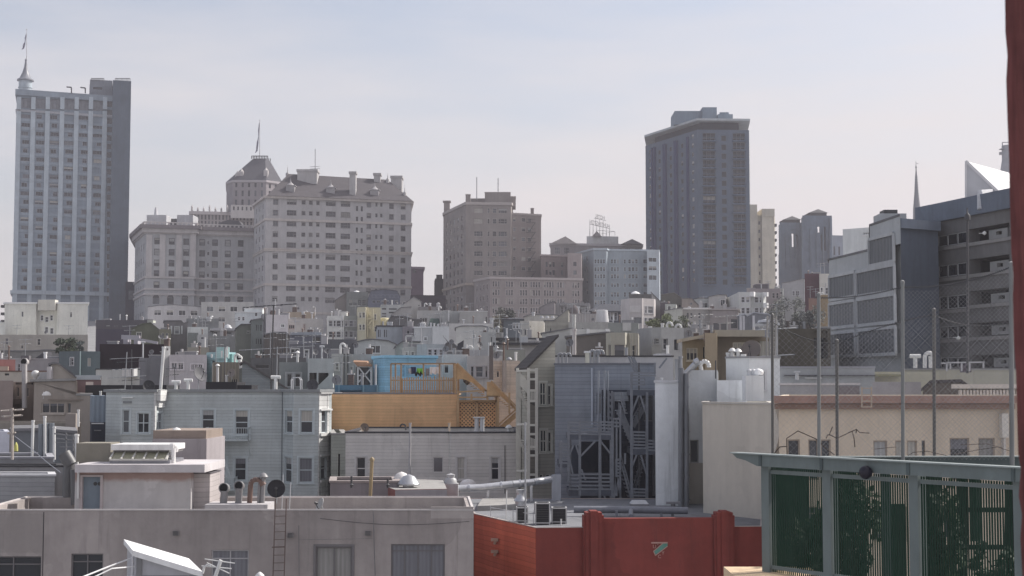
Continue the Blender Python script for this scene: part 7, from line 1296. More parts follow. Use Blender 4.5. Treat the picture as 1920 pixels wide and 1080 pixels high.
# white wedge on the roof
b = MB(); D0, D1 = 110, 109; q = [P(1811, 368, D0), P(1872, 353, D0-1), P(1811, 302, D0)]; bb_ = V3((6.5, 10, 0)); q = [P(1811, 375, D0), P(1872, 360, D0-1), P(1811, 302, D0)]; q2 = [q[0]+V3((5.2, 6, 0)), q[1]+V3((5.2, 6, 0)), q[2]+V3((5.2, 6, 0))]
b.poly(q[::-1]); b.poly(q2); b.poly([q[0], q[1], q2[1], q2[0]], 0); b.poly([q[2], q[0], q2[0], q2[2]], 0); b.poly([q[1], q[2], q2[2], q2[1]], 1); b.bar(q[1], q[2], .16, .2, 1); b.bar(q[0], q[2], .12, .12, 1)
b.thing('white_wedge_roof', [M('stucco', (.55, .55, .57)), M('stucco', (.74, .73, .74), amt=.3)], 'white triangular wedge roof monitor on the dark garage', 'roof monitor')
b = MB(); c = P(1893, 292, 190); b.lathe(V3((c.x, 190, c.z-9)), [(1.1, 0), (1.1, 5.5), (1.25, 7.0), (1.0, 8.5), (1.0, 10.3)], 10); b.box(c.x-1.2, c.x+1.2, 189.5, 190.5, P(0, 280, 190).z, P(0, 279, 190).z); [b.bar(V3((c.x+dx, 190, P(0, 282, 190).z)), V3((c.x+dx, 190, P(0, 267, 190).z)), .1) for dx in (-.9, .9)]; b.bar(P(1879.5, 267, 190), P(1906, 267, 190), .1); b.bar(P(1874, 288, 190), P(1886, 287, 190), .35); b.tube(V3((c.x, 190, ground(190))), V3((c.x, 190, c.z-8.9)), 1.0, 10); b.thing('grey_turret', M('stucco', (.42, .42, .45)), 'pale grey round turret with a frame, half hidden by the brick edge', 'turret')
# ---- red building
RD = (.225, .05, .041); RL = (.5, .12, .075)  # lighter side red: faded clapboard, plus the light it catches put into colour
re_ = Bld('dark red stucco hall with clapboard side and stepped piers', [(890, 64.3), (1005, 58), (1428, 58.6)], 990, 12, None, 'red_building', 'building', mat=M('stucco', RD, amt=1.6), ref=1, rmat=M('tar', (.2, .205, .22)), trim=M('stucco', RD), back=[(1428, 73), (860, 73)], parapet=False)
re_.win([(886+22, 916)], [(1066, 1090)], 'slot', 0, .1, 0); re_.done()
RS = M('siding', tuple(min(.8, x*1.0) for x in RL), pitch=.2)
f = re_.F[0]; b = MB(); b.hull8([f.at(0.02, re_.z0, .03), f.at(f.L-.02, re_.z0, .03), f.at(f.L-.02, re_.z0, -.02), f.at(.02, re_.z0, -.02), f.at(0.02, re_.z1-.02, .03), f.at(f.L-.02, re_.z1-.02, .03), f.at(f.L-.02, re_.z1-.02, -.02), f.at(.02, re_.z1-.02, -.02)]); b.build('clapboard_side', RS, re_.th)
f = re_.F[1]; RM = M('stucco', RD, amt=1.6)
def rb(x0, x1, y0, y1, out, inn, name): return re_.slab(x0, x1, y0, y1, out, name, RM, 1, inn)
rb(1130, 1338, 972, 1120, .06, .3, 'raised_parapet')
for x0, x1 in ((1093, 1131), (1337, 1375)):
    rb(x0, x1, 966, 1120, .22, .35, 'pier'); rb(x0+4, x1-4, 960, 1120, .3, .4, 'pier_core'); rb(x0+12, x1-12, 957, 1120, .38, .3, 'pier_rib')
re_.band(z=re_.z1+.015, h=.03, out=.02, mat=M('stucco', (.45, .4, .38)), name='coping')
lo = T('wall_emblem', 'green arrow shaped metal emblem with letters on the red wall', 'emblem', f.at(*f.uv(1236, 1040), .02)); TE = M('metal', (.1, .27, .22), rust=.15); PALE = M('plain', A(128, 96, 92, 58))
def emb(pts, name, mat, o0=.03, o1=.1):
    b = MB(); q = [f.at(*f.uv(x, y), o1) for x, y in pts]; q2 = [f.at(*f.uv(x, y), o0) for x, y in pts]; n = len(q); b.poly(q[::-1]); b.poly(q2); [b.poly([q[i], q[(i+1) % n], q2[(i+1) % n], q2[i]]) for i in range(n)]; return b.build(name, mat, lo)
emb([(1224.5, 1033), (1240, 1019.5), (1242, 1018), (1250.8, 1016), (1250.8, 1023.5), (1228, 1041)], 'arrow_shaft', TE); emb([(1220.5, 1016), (1250.8, 1015.8), (1250.8, 1018.2), (1220.5, 1018.4)], 'arrow_bar', PALE, .06, .14)
for pa, pb in (((1224.5, 1033), (1242, 1018)), ((1224.5, 1033), (1228, 1041)), ((1228, 1041), (1250.8, 1023.5))):
    b = MB(); b.bar(f.at(*f.uv(*pa), .11), f.at(*f.uv(*pb), .11), .016, .03); b.build('arrow_edge', PALE, lo)
def glyph(ch, x, y, h):
    cu = bpy.data.curves.new('letter', 'FONT'); cu.body = ch; cu.extrude = .012; cu.size = h/.7; to = bpy.data.objects.new('tmp', cu); COL.objects.link(to); bpy.context.view_layer.update(); me = bpy.data.meshes.new_from_object(to); COL.objects.unlink(to); bpy.data.objects.remove(to)
    u, z = f.uv(x, y)
    for v in me.vertices: v.co = f.at(u+v.co.x, z+v.co.y, .06+v.co.z)-lo.location
    me.materials.append(PALE); o = bpy.data.objects.new('letter', me); COL.objects.link(o); o.parent = lo
glyph('U', 1223.3, 1027.5, .14); glyph('x', 1231.5, 1021.8, .07); glyph('Y', 1240, 1039.5, .13); glyph('C', 1232.8, 1046, .13)
for i, y in enumerate((1012, 1034)):
    b = MB(); u, z = re_.F[0].uv(936, y); p = re_.F[0].at(u, z, .15); b.box(p.x-.2, p.x+.1, p.y-.1, p.y+.2, p.z-.05, p.z+.05); b.tube(p, p-V3((.05, 0, .18)), .06, 8); b.thing('wall_light', M('metal', (.35, .25, .2)), 'small flood light on the red clapboard side, %s one' % ('upper', 'lower')[i], 'light')
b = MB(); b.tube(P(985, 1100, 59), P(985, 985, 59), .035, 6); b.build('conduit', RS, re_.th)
# roof things of the red building
ZR = re_.zr
def rx(x, y): # point on the roof seen at this place in the photo
    d = ray(x, y); k = (ZR-EYE)/d.z; return CAM+d*k
ac = 0
for x0, x1, y0, y1, lab in ((1003, 1031, 943, 984, 'black slatted air conditioner, largest of the rooftop group'), (1034, 1062, 952, 982, 'small black air conditioner in a white frame, rightmost'), (968, 990, 951, 980, 'dark condenser box at the left of the rooftop group')):
    p = rx((x0+x1)/2, y1); D = p.y; t = T('air_conditioner', lab, 'air conditioner', V3((p.x, D+.3, ZR))); b = MB(); xa, xb, zt = PX(x0, D), PX(x1, D), P(0, y0, D).z; b.box(xa+.02, xb-.02, D+.02, D+.62, ZR+.06, zt-.03); b.build('casing', M('plain', (.03, .03, .034)), t)
    b = MB(); w = .045
    for xx in (xa, xb-w): 
        for yy in (D, D+.6): b.box(xx, xx+w, yy, yy+w, ZR, zt)
    for zz in (ZR+.05, zt-w):
        b.box(xa, xb, D-.003, D+w, zz, zz+w); b.box(xa, xb, D+.6, D+.6+w+.003, zz, zz+w); b.box(xa-.003, xa+w, D, D+.6, zz, zz+w); b.box(xb-w, xb+.003, D, D+.6, zz, zz+w)
    b.build('frame', M('plain', (.5, .5, .5)), t); b = MB(); b.lathe(V3(((xa+xb)/2, D+.31, zt-.035)), [(.2, 0), (.22, .06), (.06, .08), (0, .07)], 14); b.build('fan_guard', DKM, t); b = MB()
    for k in range(7): b.box(xa+.06, xb-.06, D-.01, D+.03, ZR+.14+k*(zt-ZR-.22)/7, ZR+.155+k*(zt-ZR-.22)/7)
    b.build('grille', M('plain', (.09, .09, .095)), t)
p = rx(976, 955); b = MB(); b.lathe(p, [(.26, 0), (.24, .35), (.3, .37), (.28, .45), (.18, .55), (.18, .85), (.2, .87), (0, .9)], 14); b.thing('roof_fan', STEEL, 'silver round exhaust fan behind the dark condenser', 'exhaust fan')
p = rx(1010, 962); b = MB(); b.lathe(p, [(.2, 0), (.2, .4), (0, .42)], 14); b.thing('metal_drum', STEEL, 'shiny metal drum between the air conditioners', 'drum')
p = rx(990, 985); aerial(P(985, 792, p.y), V3((P(985, 900, p.y).x, p.y, ZR)), 'very tall thin pole rising from the red building roof', 'h', [], r=.035, mat=PIPE); p = rx(949, 972); vent(P(950, 920, p.y), p, 'thin white stick on the red building roof', 'plain', .022, WPIPE)
b = MB(); a0, c0 = rx(900, 965), rx(1005, 985); [b.bar(rx(x, y)+V3((0, 0, .0)), rx(x, y)+V3((0, 0, .5)), .03) for x, y in ((920, 970), (962, 977), (1000, 983))]; b.bar(rx(920, 970)+V3((0, 0, .4)), rx(1000, 983)+V3((0, 0, .4)), .025); b.thing('low_roof_rail', GALV, 'low thin rail along the red building roof edge', 'railing')
b = MB(); pts = [P(846, 917, 70), P(905, 914, 70.5), P(960, 908, 71), P(1000, 904, 71.5), P(1036, 898, 72.2)]; b.path(pts, .17, 12); b.tube(P(838, 925, 69.8), P(850, 915, 69.8), .26, 12, .18)
for x, y, d in ((915, 913, 70.6), (996, 905, 71.4)): q = P(x, y, d); b.bar(q-V3((0, 0, .9)), q, .12)
for x, y, d in ((880, 915.5, 70.2), (940, 910.5, 70.8), (975, 906.5, 71.2)): q = P(x, y, d); b.tube(q-V3((.04, 0, 0)), q+V3((.04, 0, 0)), .2, 12)
b.thing('silver_duct', M('metal', (.55, .56, .58), metal=.7, rough=.3, rust=.03), 'long silver round duct running over the back roof', 'duct')
b = MB(); q = P(845, 900, 69.2); b.box(q.x-.35, q.x+.35, 68.9, 69.6, ZR-.2, q.z-.15); b.lathe(V3((q.x, 69.25, q.z-.15)), [(.3, 0), (.26, .2), (.18, .25), (.2, .4), (0, .46)], 12); b.thing('duct_housing', M('metal', (.4, .4, .41)), 'square vent housing with a cowl at the duct end', 'roof vent')
b = MB(); q = P(1043, 890, 72.3); b.box(q.x-.22, q.x+.22, 72, 72.5, ZR-.02, q.z); b.thing('duct_riser', M('metal', (.36, .38, .42)), 'upright grey duct riser against the porch', 'duct')
b = MB(); p = rx(1150, 968); q = rx(1290, 970); z = V3((0, 0, .28)); b.path([rx(1076, 968)+z, p+z, rx(1220, 969)+z, q+z], .15, 12); [b.bar(rx(x, 969.5), rx(x, 969.5)+z, .1) for x in (1100, 1156, 1240)]; b.tube(rx(1183, 968)+z, rx(1183, 975)+z*.5, .1, 10); b.thing('roof_pipe', M('metal', (.18, .19, .22)), 'thick dark pipe lying across the red building roof', 'pipe')
b = MB(); p = rx(1200, 951); b.box(p.x-.42, p.x+.42, p.y, p.y+.9, ZR, ZR+.14); b.hull8([(p.x-.4, p.y+.02, ZR+.14), (p.x+.4, p.y+.02, ZR+.14), (p.x+.4, p.y+.88, ZR+.14), (p.x-.4, p.y+.88, ZR+.14), (p.x-.3, p.y+.15, ZR+.27), (p.x+.3, p.y+.15, ZR+.27), (p.x+.3, p.y+.75, ZR+.27), (p.x-.3, p.y+.75, ZR+.27)], 1); b.thing('roof_skylight', [M('plain', (.25, .25, .27)), M('plain', (.55, .56, .58))], 'low pale pyramid skylight at the foot of the porch stairs', 'skylight')
b = MB(); p = rx(1262, 962); q = P(1262, 943, p.y); b.tube(p, q, .1, 10); b.bar(q-V3((.3, 0, 0)), q+V3((.3, 0, 0)), .3, .1); b.tube(rx(1261, 968), rx(1261, 968)+V3((0, 0, .35)), .06, 8); b.thing('roof_cowl', M('metal', (.2, .2, .22)), 'dark flat topped cowl at the foot of the white tower', 'roof vent')
b = MB(); p, q = rx(895, 958), rx(985, 955); b.hull8([p, q, rx(960, 941), rx(905, 943)]+[v+V3((0, 0, .22)) for v in (p, q, rx(960, 941), rx(905, 943))]); b.thing('lit_roof_patch', GRAVEL, 'pale slab standing in for the sunlit left of the red roof', 'roof slab')  # slab added in a pale colour for the sunlit part of the roof
b = MB(); p, q = rx(1085, 987), rx(1020, 987); vent(rx(1052, 985)+V3((0, 0, .25)), rx(1052, 985), 'short white peg before the air conditioners', 'plain', .03, WPIPE)
# ---- white hood lower left
D1, D2 = 29, 27; h = T('sheet_metal_hood', 'bright white sheet metal hood with a sloping top and stay wires', 'roof hood', V3((PX(300, 28), 28, Zat(1100, 28)-1.5))); t4 = [P(249, 1032, D2), P(380, 1072, D2), P(354, 1047, D1), P(232, 1011, D1)]; b = MB(); dn = V3((0, 0, -.1)); b.hull8([p+dn for p in t4]+t4); b.build('top_sheet', M('metal', (.8, .8, .8), rust=.01), h)
b = MB(); ins = [p+(sum(t4, V3((0, 0, 0)))/4-p)*.1 for p in t4]; b.hull8([V3((p.x, p.y, h.location.z)) for p in ins]+[p+dn*1.02 for p in ins]); b.build('housing', M('metal', (.42, .42, .45), rust=.04), h)
b = MB(); a0 = ins[0]; b.box(a0.x+.02, a0.x+.12, a0.y-.02, a0.y+.05, h.location.z, a0.z-.12); c0 = ins[1]; b.box(a0.x+.12, c0.x, a0.y-.012, a0.y+.04, a0.z-.5, a0.z-.44); b.build('corner_trim', M('metal', (.2, .2, .21), rust=.1), h)
b = MB(); b.path([t4[0]+V3((-.05, .5, -.16)), P(205, 1062, 27), P(130, 1092, 26)], .014, 5); b.path([t4[0]+V3((0, .1, -.3)), P(210, 1066, 26.5), P(150, 1095, 26)], .012, 5); b.tube(t4[0]+V3((-.1, .4, -.1)), V3((t4[0].x-.1, 27.4, h.location.z)), .02, 5); b.build('stay_wire', M('plain', (.75, .75, .76)), h)
base = Bld('plain low grey flat roof under the white sheet metal hood', [(-60, 26), (420, 26)], 1215, 5, (96, 92, 96), 'flat_block', 'roof block'); h.location.z = h.location.z; base.done()
for ob in h.children: pass
t = T('antenna', 'white television aerial leaning beside the white hood', 'antenna', P(398, 1085, 27)); b = MB(); b.tube(P(392, 1115, 27), P(414, 1050, 27), .035, 6); b.build('mast', WPIPE, t); b = MB()
for (xa, ya, xb, yb) in ((384, 1048, 440, 1056), (378, 1061, 434, 1066), (388, 1055, 430, 1075)): b.tube(P(xa, ya, 27), P(xb, yb, 27), .011, 5)
b.path([P(380, 1075, 27), P(383, 1063, 27), P(389, 1059, 27), P(395, 1062, 27)], .022, 6); b.build('boom', WPIPE, t)
b = MB(); q = [P(486, 1073, 30), P(496, 1090, 30), P(480, 1090, 30)]; b.lathe(P(487, 1080, 30), [(.1, -.1), (.09, .02), (.02, .08), (0, .085)], 10); b.tube(P(487, 1082, 30), P(487, 1120, 30), .07, 8); b.thing('pale_cap', WPIPE, 'small pale rounded cap peeping up at the bottom edge', 'vent cap')
b = MB(); q = rx(1240, 1078) if False else None
# ---- steel cage on the right
FS = M('metal', A(70, 77, 80, 28), rust=.3, rough=.7); FD = M('metal', A(52, 60, 63, 28), rust=.25, rough=.7); SLAT = M('stucco', (.014, .042, .027))
DL, DR = 30.0, 25.2
XL, XR = XY(1436, DL), XY(1906, DR); ff = Fac(XL, XR)
cg = T('steel_cage', 'green grey steel frame cage with dense dark green pickets', 'cage', V3(((XL.x+XR.x)/2, (XL.y+XR.y)/2, Zat(1150, 27)-1)))
zb_ = cg.location.z; ztop = ff.uv(1455, 853.5)[1]; zfl = ff.uv(1455, 875)[1]
us = [ff.uv(x, 950)[0] for x in (1436, 1551, 1714, 1911)]
for u in us:
    b = MB(); w = .105; b.hull8([ff.at(u-w, zb_, .02), ff.at(u+w, zb_, .02), ff.at(u+w, zb_, -.2), ff.at(u-w, zb_, -.2), ff.at(u-w, zfl-.003, .02), ff.at(u+w, zfl-.003, .02), ff.at(u+w, zfl-.003, -.2), ff.at(u-w, zfl-.003, -.2)]); b.build('post', FS, cg)
b = MB(); ub, _ = ff.uv(1381, 855); uc = us[0]-.1; Lh = ff.L+.4
prof_ = [(uc, zfl), (Lh, zfl), (Lh, ztop), (ub, ztop+.01), (ub+.15, ztop-.09), (ub+.4, zfl+.1)]
b.poly([ff.at(u, z, .14) for u, z in prof_]); b.poly([ff.at(u, z, .02) for u, z in prof_][::-1]); n = len(prof_); [b.poly([ff.at(*prof_[i], .14), ff.at(*prof_[(i+1) % n], .14), ff.at(*prof_[(i+1) % n], .02), ff.at(*prof_[i], .02)]) for i in range(n)]; b.build('fascia_beam', FS, cg)
b = MB(); b.hull8([ff.at(ub, ztop, .2), ff.at(Lh, ztop, .2), ff.at(Lh, ztop, -.05), ff.at(ub, ztop, -.05), ff.at(ub, ztop+.025, .2), ff.at(Lh, ztop+.025, .2), ff.at(Lh, ztop+.025, -.05), ff.at(ub, ztop+.025, -.05)])
b.build('beam_flange', M('metal', A(92, 98, 101, 28), rust=.15), cg)
for u in us: b = MB(); b.hull8([ff.at(u-.035, zfl, .16), ff.at(u+.035, zfl, .16), ff.at(u+.035, zfl, .0), ff.at(u-.035, zfl, .0), ff.at(u-.035, ztop-.002, .16), ff.at(u+.035, ztop-.002, .16), ff.at(u+.035, ztop-.002, .0), ff.at(u-.035, ztop-.002, .0)]); b.build('joint_plate', FD, cg)
random.seed(5)
for k in range(3):
    u0, u1 = us[k]+.11, us[k+1]-.11; zr1 = zfl-.15; zr0 = ff.uv(1436, 1066)[1]
    for zz, hh in ((zr1, .075), (zr0, .07)): b = MB(); b.hull8([ff.at(u0, zz, -.02), ff.at(u1, zz, -.02), ff.at(u1, zz, -.1), ff.at(u0, zz, -.1), ff.at(u0, zz+hh, -.02), ff.at(u1, zz+hh, -.02), ff.at(u1, zz+hh, -.1), ff.at(u0, zz+hh, -.1)]); b.build('rail', FS, cg)
    b = MB(); n = int((u1-u0)/.054)
    for i in range(n):
        c = u0+(u1-u0)*(i+.5)/n; w = .0182+random.uniform(-.002, .0025); b.hull8([ff.at(c-w, zb_, -.045), ff.at(c+w, zb_, -.045), ff.at(c+w, zb_, -.05), ff.at(c-w, zb_, -.05), ff.at(c-w, zfl-.02, -.045), ff.at(c+w, zfl-.02, -.045), ff.at(c+w, zfl-.02, -.05), ff.at(c-w, zfl-.02, -.05)])
    b.build('picket_panel', SLAT, cg)
# rear beam level with the picture, and the canopy soffit between
RL0, RL1 = XY(1452, 30.2), XY(1960, 30.4); rf = Fac(RL0, RL1); z0, z1 = rf.uv(1700, 886)[1], rf.uv(1700, 857)[1]
b = MB(); b.hull8([rf.at(0, z0, .06), rf.at(rf.L, z0, .06), rf.at(rf.L, z0, -.06), rf.at(0, z0, -.06), rf.at(0, z1, .06), rf.at(rf.L, z1, .06), rf.at(rf.L, z1, -.06), rf.at(0, z1, -.06)]); b.build('rear_beam', FD, cg)
b = MB(); b.hull8([rf.at(0, z1, .12), rf.at(rf.L, z1, .12), rf.at(rf.L, z1, -.1), rf.at(0, z1, -.1), rf.at(0, z1+.02, .12), rf.at(rf.L, z1+.02, .12), rf.at(rf.L, z1+.02, -.1), rf.at(0, z1+.02, -.1)]); b.build('beam_flange', M('metal', A(92, 98, 101, 28), rust=.15), cg)
for x in (1660, 1960): 
    p = rf.at(rf.uv(x, 870)[0], zb_, 0); b = MB(); b.box(p.x-.08, p.x+.08, p.y-.05, p.y+.11, zb_, z0-.003); b.build('rear_post', FD, cg)
b = MB(); fl = [ff.at(-.3, zb_, .3), ff.at(ff.L+1, zb_, .3), V3((10.5, 33, zb_)), V3((4.6, 33, zb_))]; b.hull8([p-V3((0, 0, 4)) for p in fl]+fl); b.thing('play_roof', M('tar', (.12, .12, .12)), 'flat roof under the steel cage', 'roof')
bp = ff.at(ff.uv(1641, 884)[0], ff.uv(1641, 895)[1], .26); b = MB(); r = .125; pr = [(r*math.sin(math.pi*k/10), -r*math.cos(math.pi*k/10)) for k in range(11)]; pr[0] = (0, -r); pr[-1] = (0, r); b.lathe(bp+V3((0, 0, .1)), pr, 18); b.thing('ball', M('plain', (.018, .016, .028), rough=.35), 'dark round ball caught against the cage beam', 'ball')
b = MB(); p = P(1362, 1066, 30.5); q = P(1440, 1068, 30.5); zt9 = P(0, 1067, 30.5).z; b.hull8([V3((p.x, 29.3, zt9-.5)), V3((q.x+.9, 29.3, zt9-.5)), V3((q.x+.9, 30.9, zt9-.5)), V3((p.x, 30.9, zt9-.5)), V3((p.x, 29.3, zt9)), V3((q.x+.9, 29.3, zt9)), V3((q.x+.9, 30.9, zt9)), V3((p.x, 30.9, zt9))]); b.thing('parapet_cap', M('stucco', A(150, 126, 100, 30)), 'tan capped parapet corner at the foot of the cage', 'parapet')
# climbing greenery in the cage
def vine(x, yt, yb, D, w, n, seed, label):
    tree(x, yt, yb, D, w, label, name='climbing_shrub', n=n, cols=((.014, .028, .014), (.03, .05, .022)), seed=seed, leaf=.17, base=zb_, cat='shrub')
vine(1520, 960, 1100, 31.1, 90, 700, 41, 'dark shrub mass behind the left cage bay'); vine(1612, 900, 1100, 31.3, 110, 1300, 42, 'broad dark shrub behind the middle cage bay'); vine(1775, 920, 1100, 31.3, 70, 800, 43, 'dark shrub behind the right cage bay, left part'); vine(1868, 1010, 1120, 31.4, 90, 500, 44, 'low dark shrub behind the right cage bay')
for x0, x1, y0, y1, lab in ((1446, 1512, 888, 1100, 'widest dark green wind screen behind the left cage bay'), (1524, 1552, 955, 1100, 'low dark green wind screen beside the second cage post'), (1556, 1600, 885, 1030, 'dark green wind screen left in the middle cage bay'), (1664, 1690, 945, 1100, 'narrow green wind screen right in the middle cage bay'), (1738, 1762, 885, 1100, 'green wind screen left in the right cage bay'), (1812, 1832, 890, 1015, 'slim green wind screen in the right cage bay')): b = MB(); b.box(PX(x0, 31.9), PX(x1, 31.9), 31.9, 31.94, P(0, y1, 31.9).z, P(0, y0, 31.9).z); b.thing('wind_screen', M('corr', (.016, .042, .03)), lab, 'screen', 'wind screens inside the cage')
b = MB(); [b.bar(P(1720, y, 31.9), P(1960, y, 31.9), .05, .1) for y in (956, 1026)]; [b.bar(P(x, 890, 31.95), P(x, 1120, 31.95), .2, .06) for x in (1745, 1805, 1893)]; b.thing('rail_fence', M('stucco', (.014, .026, .02)), 'dark rail fence behind the right cage bay', 'fence')
# ---- chain link fences
def chainlink(label, D, poles, x0, x1, top, ybot, pitch=.062, r=.0014):
    t = T('chain_link_fence', label, 'fence', V3((PX((x0+x1)/2, D), D, P(0, ybot, D).z))); zb = P(0, ybot, D).z
    for x, yt, rr, mt in poles: b = MB(); p = P(x, yt, D-.03); b.tube(V3((P(x, ybot, D).x, D-.03, zb-.3)), p, rr, 8); b.lathe(p, [(rr*1.2, -.02), (rr*1.2, .03), (0, .06)], 8); b.build('pole', mt, t)
    xa, xb = PX(x0, D), PX(x1, D); W = xb-xa; Zt = lambda u: P(0, top(x0+(x1-x0)*u/W), D).z-zb; b = MB(); Hm = max(Zt(0), Zt(W*.25), Zt(W*.5), Zt(W*.75), Zt(W))
    for s in (1, -1):
        tt = -Hm
        while tt < W:
            # clip the diagonal to the panel
            pts = []
            for i in range(41):
                z = Hm*i/40; u = tt+z if s > 0 else tt+Hm-z
                if 0 <= u <= W and z <= Zt(u): pts.append((u, z))
            if len(pts) > 1: (u0, z0), (u1, z1) = pts[0], pts[-1]; b.bar((xa+u0, D+.004*s, zb+z0), (xa+u1, D+.004*s, zb+z1), r*2, r*2)
            tt += pitch*1.414
    b.build('wire_mesh', M('metal', (.33, .33, .34), rust=.1), t); b = MB(); n = 24
    b.path([V3((xa+W*k/n, D, zb+Zt(W*k/n))) for k in range(n+1)], .009, 5)
    for k in range(90): u = W*k/90; c = V3((xa+u, D, zb+Zt(u))); b.bar(c-V3((.02, 0, .03)), c+V3((.02, 0, .03)), .008)
    b.build('top_wire', DKM, t); return t
PL = M('metal', (.21, .215, .215), rust=.15); PDk = M('metal', (.12, .115, .11), rust=.3)
def sag(pts):
    def f(x):
        for (a, ya, s), (c, yc, _) in zip(pts, pts[1:]):
            if x <= c: t = (x-a)/(c-a); return ya+(yc-ya)*t+s*4*t*(1-t)
        return pts[-1][1]
    return f
chainlink('front chain link fence with tall pale poles above the cage', 29.9, [(1535, 553, .036, PL), (1692, 530, .038, PL), (1896, 495, .05, PL)], 1530, 1900, sag([(1530, 558, 7), (1692, 538, 12), (1900, 500, 0)]), 862)
chainlink('rear chain link fence with darker poles behind the pale ones', 32.5, [(1448, 592, .032, PDk), (1569, 640, .036, PDk), (1751, 582, .038, PDk)], 1446, 1900, sag([(1446, 602, 10), (1569, 645, -6), (1751, 590, 16), (1900, 600, 0)]), 862, pitch=.1)
b = MB(); br = [[(1476, 860), (1475, 822), (1496, 808), (1530, 823), (1550, 842), (1565, 853)], [(1452, 850), (1462, 838), (1475, 837)], [(1549, 822), (1552, 815), (1558, 816), (1569, 822), (1590, 812), (1606, 805), (1605, 812)], [(1606, 805), (1612, 811), (1630, 812)], [(1598, 809), (1601, 820), (1603, 838)], [(1555, 815), (1561, 800)]]
for l in br: b.path([P(x, y, 31.8+.1*math.sin(x)) for x, y in l], .011, 5)
b.thing('dead_vine', M('wood', (.09, .07, .06)), 'dry dark vine branches tangled over the left chain link', 'vine')
b = MB(); [b.path([P(x, y, 31.7+.1*math.sin(x)) for x, y in l], .007, 5) for l in ([(1700, 856), (1712, 848), (1740, 846), (1790, 858)], [(1790, 852), (1830, 844), (1870, 838), (1895, 846)], [(1800, 834), (1850, 832), (1880, 840)], [(1640, 842), (1680, 838)])]; b.thing('dry_twig', M('wood', (.1, .08, .07)), 'thin dry twigs along the right chain link base', 'vine')
# ---- brick edge right beside the camera
ed = [(1884, -20), (1885, 60), (1889, 105), (1886.5, 150), (1889, 230), (1892, 300), (1893, 360), (1896, 470), (1900, 515), (1899, 560), (1901, 640), (1905, 700), (1907, 780), (1909, 850), (1914, 880), (1910, 930), (1916, 965), (1913, 1010), (1918, 1100)]
DB_ = 2.6; b = MB(); lf = [P(x, y, DB_) for x, y in ed]; rg = [V3((1.25, DB_, p.z)) for p in lf]; bk = V3((.17, .35, 0))
rim = [p+V3((.012, -.012, 0)) for p in lf]
for i in range(len(lf)-1):
    b.poly([lf[i+1], rim[i+1], rim[i], lf[i]]); b.poly([rim[i+1], rg[i+1]-V3((0, .012, 0)), rg[i]-V3((0, .012, 0)), rim[i]]); b.poly([lf[i]+bk, lf[i+1]+bk, lf[i+1], lf[i]]); b.poly([rg[i]+bk, rg[i+1]+bk, lf[i+1]+bk, lf[i]+bk]); b.poly([rg[i]-V3((0, .012, 0)), rg[i+1]-V3((0, .012, 0)), rg[i+1]+bk, rg[i]+bk])
BK = NT('rough_red_brick'); fb_ = BK.math('ADD', BK.math('MULTIPLY', BK.noise(BK.scaled(60, 60, 3), 1.5, 5, .6), 1.1), BK.math('MULTIPLY', BK.noise(BK.pos, 9, 5), .7)); BK.l(BK.scale(A(74, 33, 33, 3), BK.math("MULTIPLY_ADD", fb_, 1.5, -.4)), BK.b.inputs['Base Color']); BK.b.inputs['Roughness'].default_value = .85; BK.bump(fb_, .8, .01)
b.thing('brick_pier', BK.m, 'rough dark red brick window edge at the right of the view', 'brick wall')

# wires and small fittings on the grey wall
b = MB(); b.path([P(600+20*k, 972+9*math.sin(k/14*math.pi)+k*.4, 54.93) for k in range(15)], .009, 4); b.thing('wall_cable', DKM, 'thin dark cable drooping along the grey stucco wall', 'cable')
b = MB(); b.path([P(700, 958, 54.9), P(701, 1010, 54.9), P(704, 1100, 54.9)], .018, 5); b.path([P(560, 985, 54.92), P(561, 1100, 54.92)], .012, 5); b.bar(P(700, 1010, 54.9), P(561, 1012, 54.9), .012); b.thing('wall_conduit', M('metal', (.17, .16, .165), rust=.4), 'slim conduit pipe running down the grey stucco wall', 'conduit')
for i, (x, y) in enumerate(((330, 1000), (545, 1004), (690, 1000))):
    b = MB(); p = P(x, y, 54.96); b.box(p.x-.11, p.x+.11, 54.9, 55.0, p.z-.08, p.z+.08); [b.box(p.x-.09, p.x+.09, 54.885, 54.9, p.z-.06+k*.04, p.z-.045+k*.04, 1) for k in range(4)]; b.thing('wall_vent', [M('metal', (.2, .19, .19), rust=.4), DKM], 'small rusty vent grille on the grey wall, %s' % ('nearest the white hood', 'beside the ladder', 'between the curtained windows')[i], 'vent grille')
# ============================================================ SETTING
b = MB(); xs = [-900, -400, -250, -150, -100, -60, -30, 0, 30, 60, 100, 150, 250, 400, 900]; ysl = [-150, 0, 40, 70, 90, 110, 140, 170, 200, 250, 300, 350, 400, 440, 480, 540, 600, 700, 800, 1200, 1600]
gv = [[V3((x, y, ground(y)+(.6*math.sin(x*.05+y*.03) if y > 120 else 0)-.1)) for x in xs] for y in ysl]
for j in range(len(ysl)-1):
    for i in range(len(xs)-1): b.poly([gv[j][i], gv[j][i+1], gv[j+1][i+1], gv[j+1][i]])
g = b.build('ground', M('tar', (.255, .255, .26))); g['kind'] = 'structure'
# haze
b = MB(); b.box(-1000, 1000, -180, 1700, EYE-30, EYE+150); hz = bpy.data.objects.new('haze', b.mesh('haze', [], Vector((0, 0, 0)))); COL.objects.link(hz); hz['kind'] = 'stuff'
m = bpy.data.materials.new('haze_air'); m.use_nodes = True; nt = m.node_tree; nt.nodes.clear(); o = nt.nodes.new('ShaderNodeOutputMaterial'); v = nt.nodes.new('ShaderNodeVolumePrincipled')
v.inputs['Color'].default_value = (*HAZE_COL, 1); v.inputs['Density'].default_value = HZ; v.inputs['Anisotropy'].default_value = HAZE_G; nt.links.new(v.outputs[0], o.inputs['Volume']); hz.data.materials.append(m)
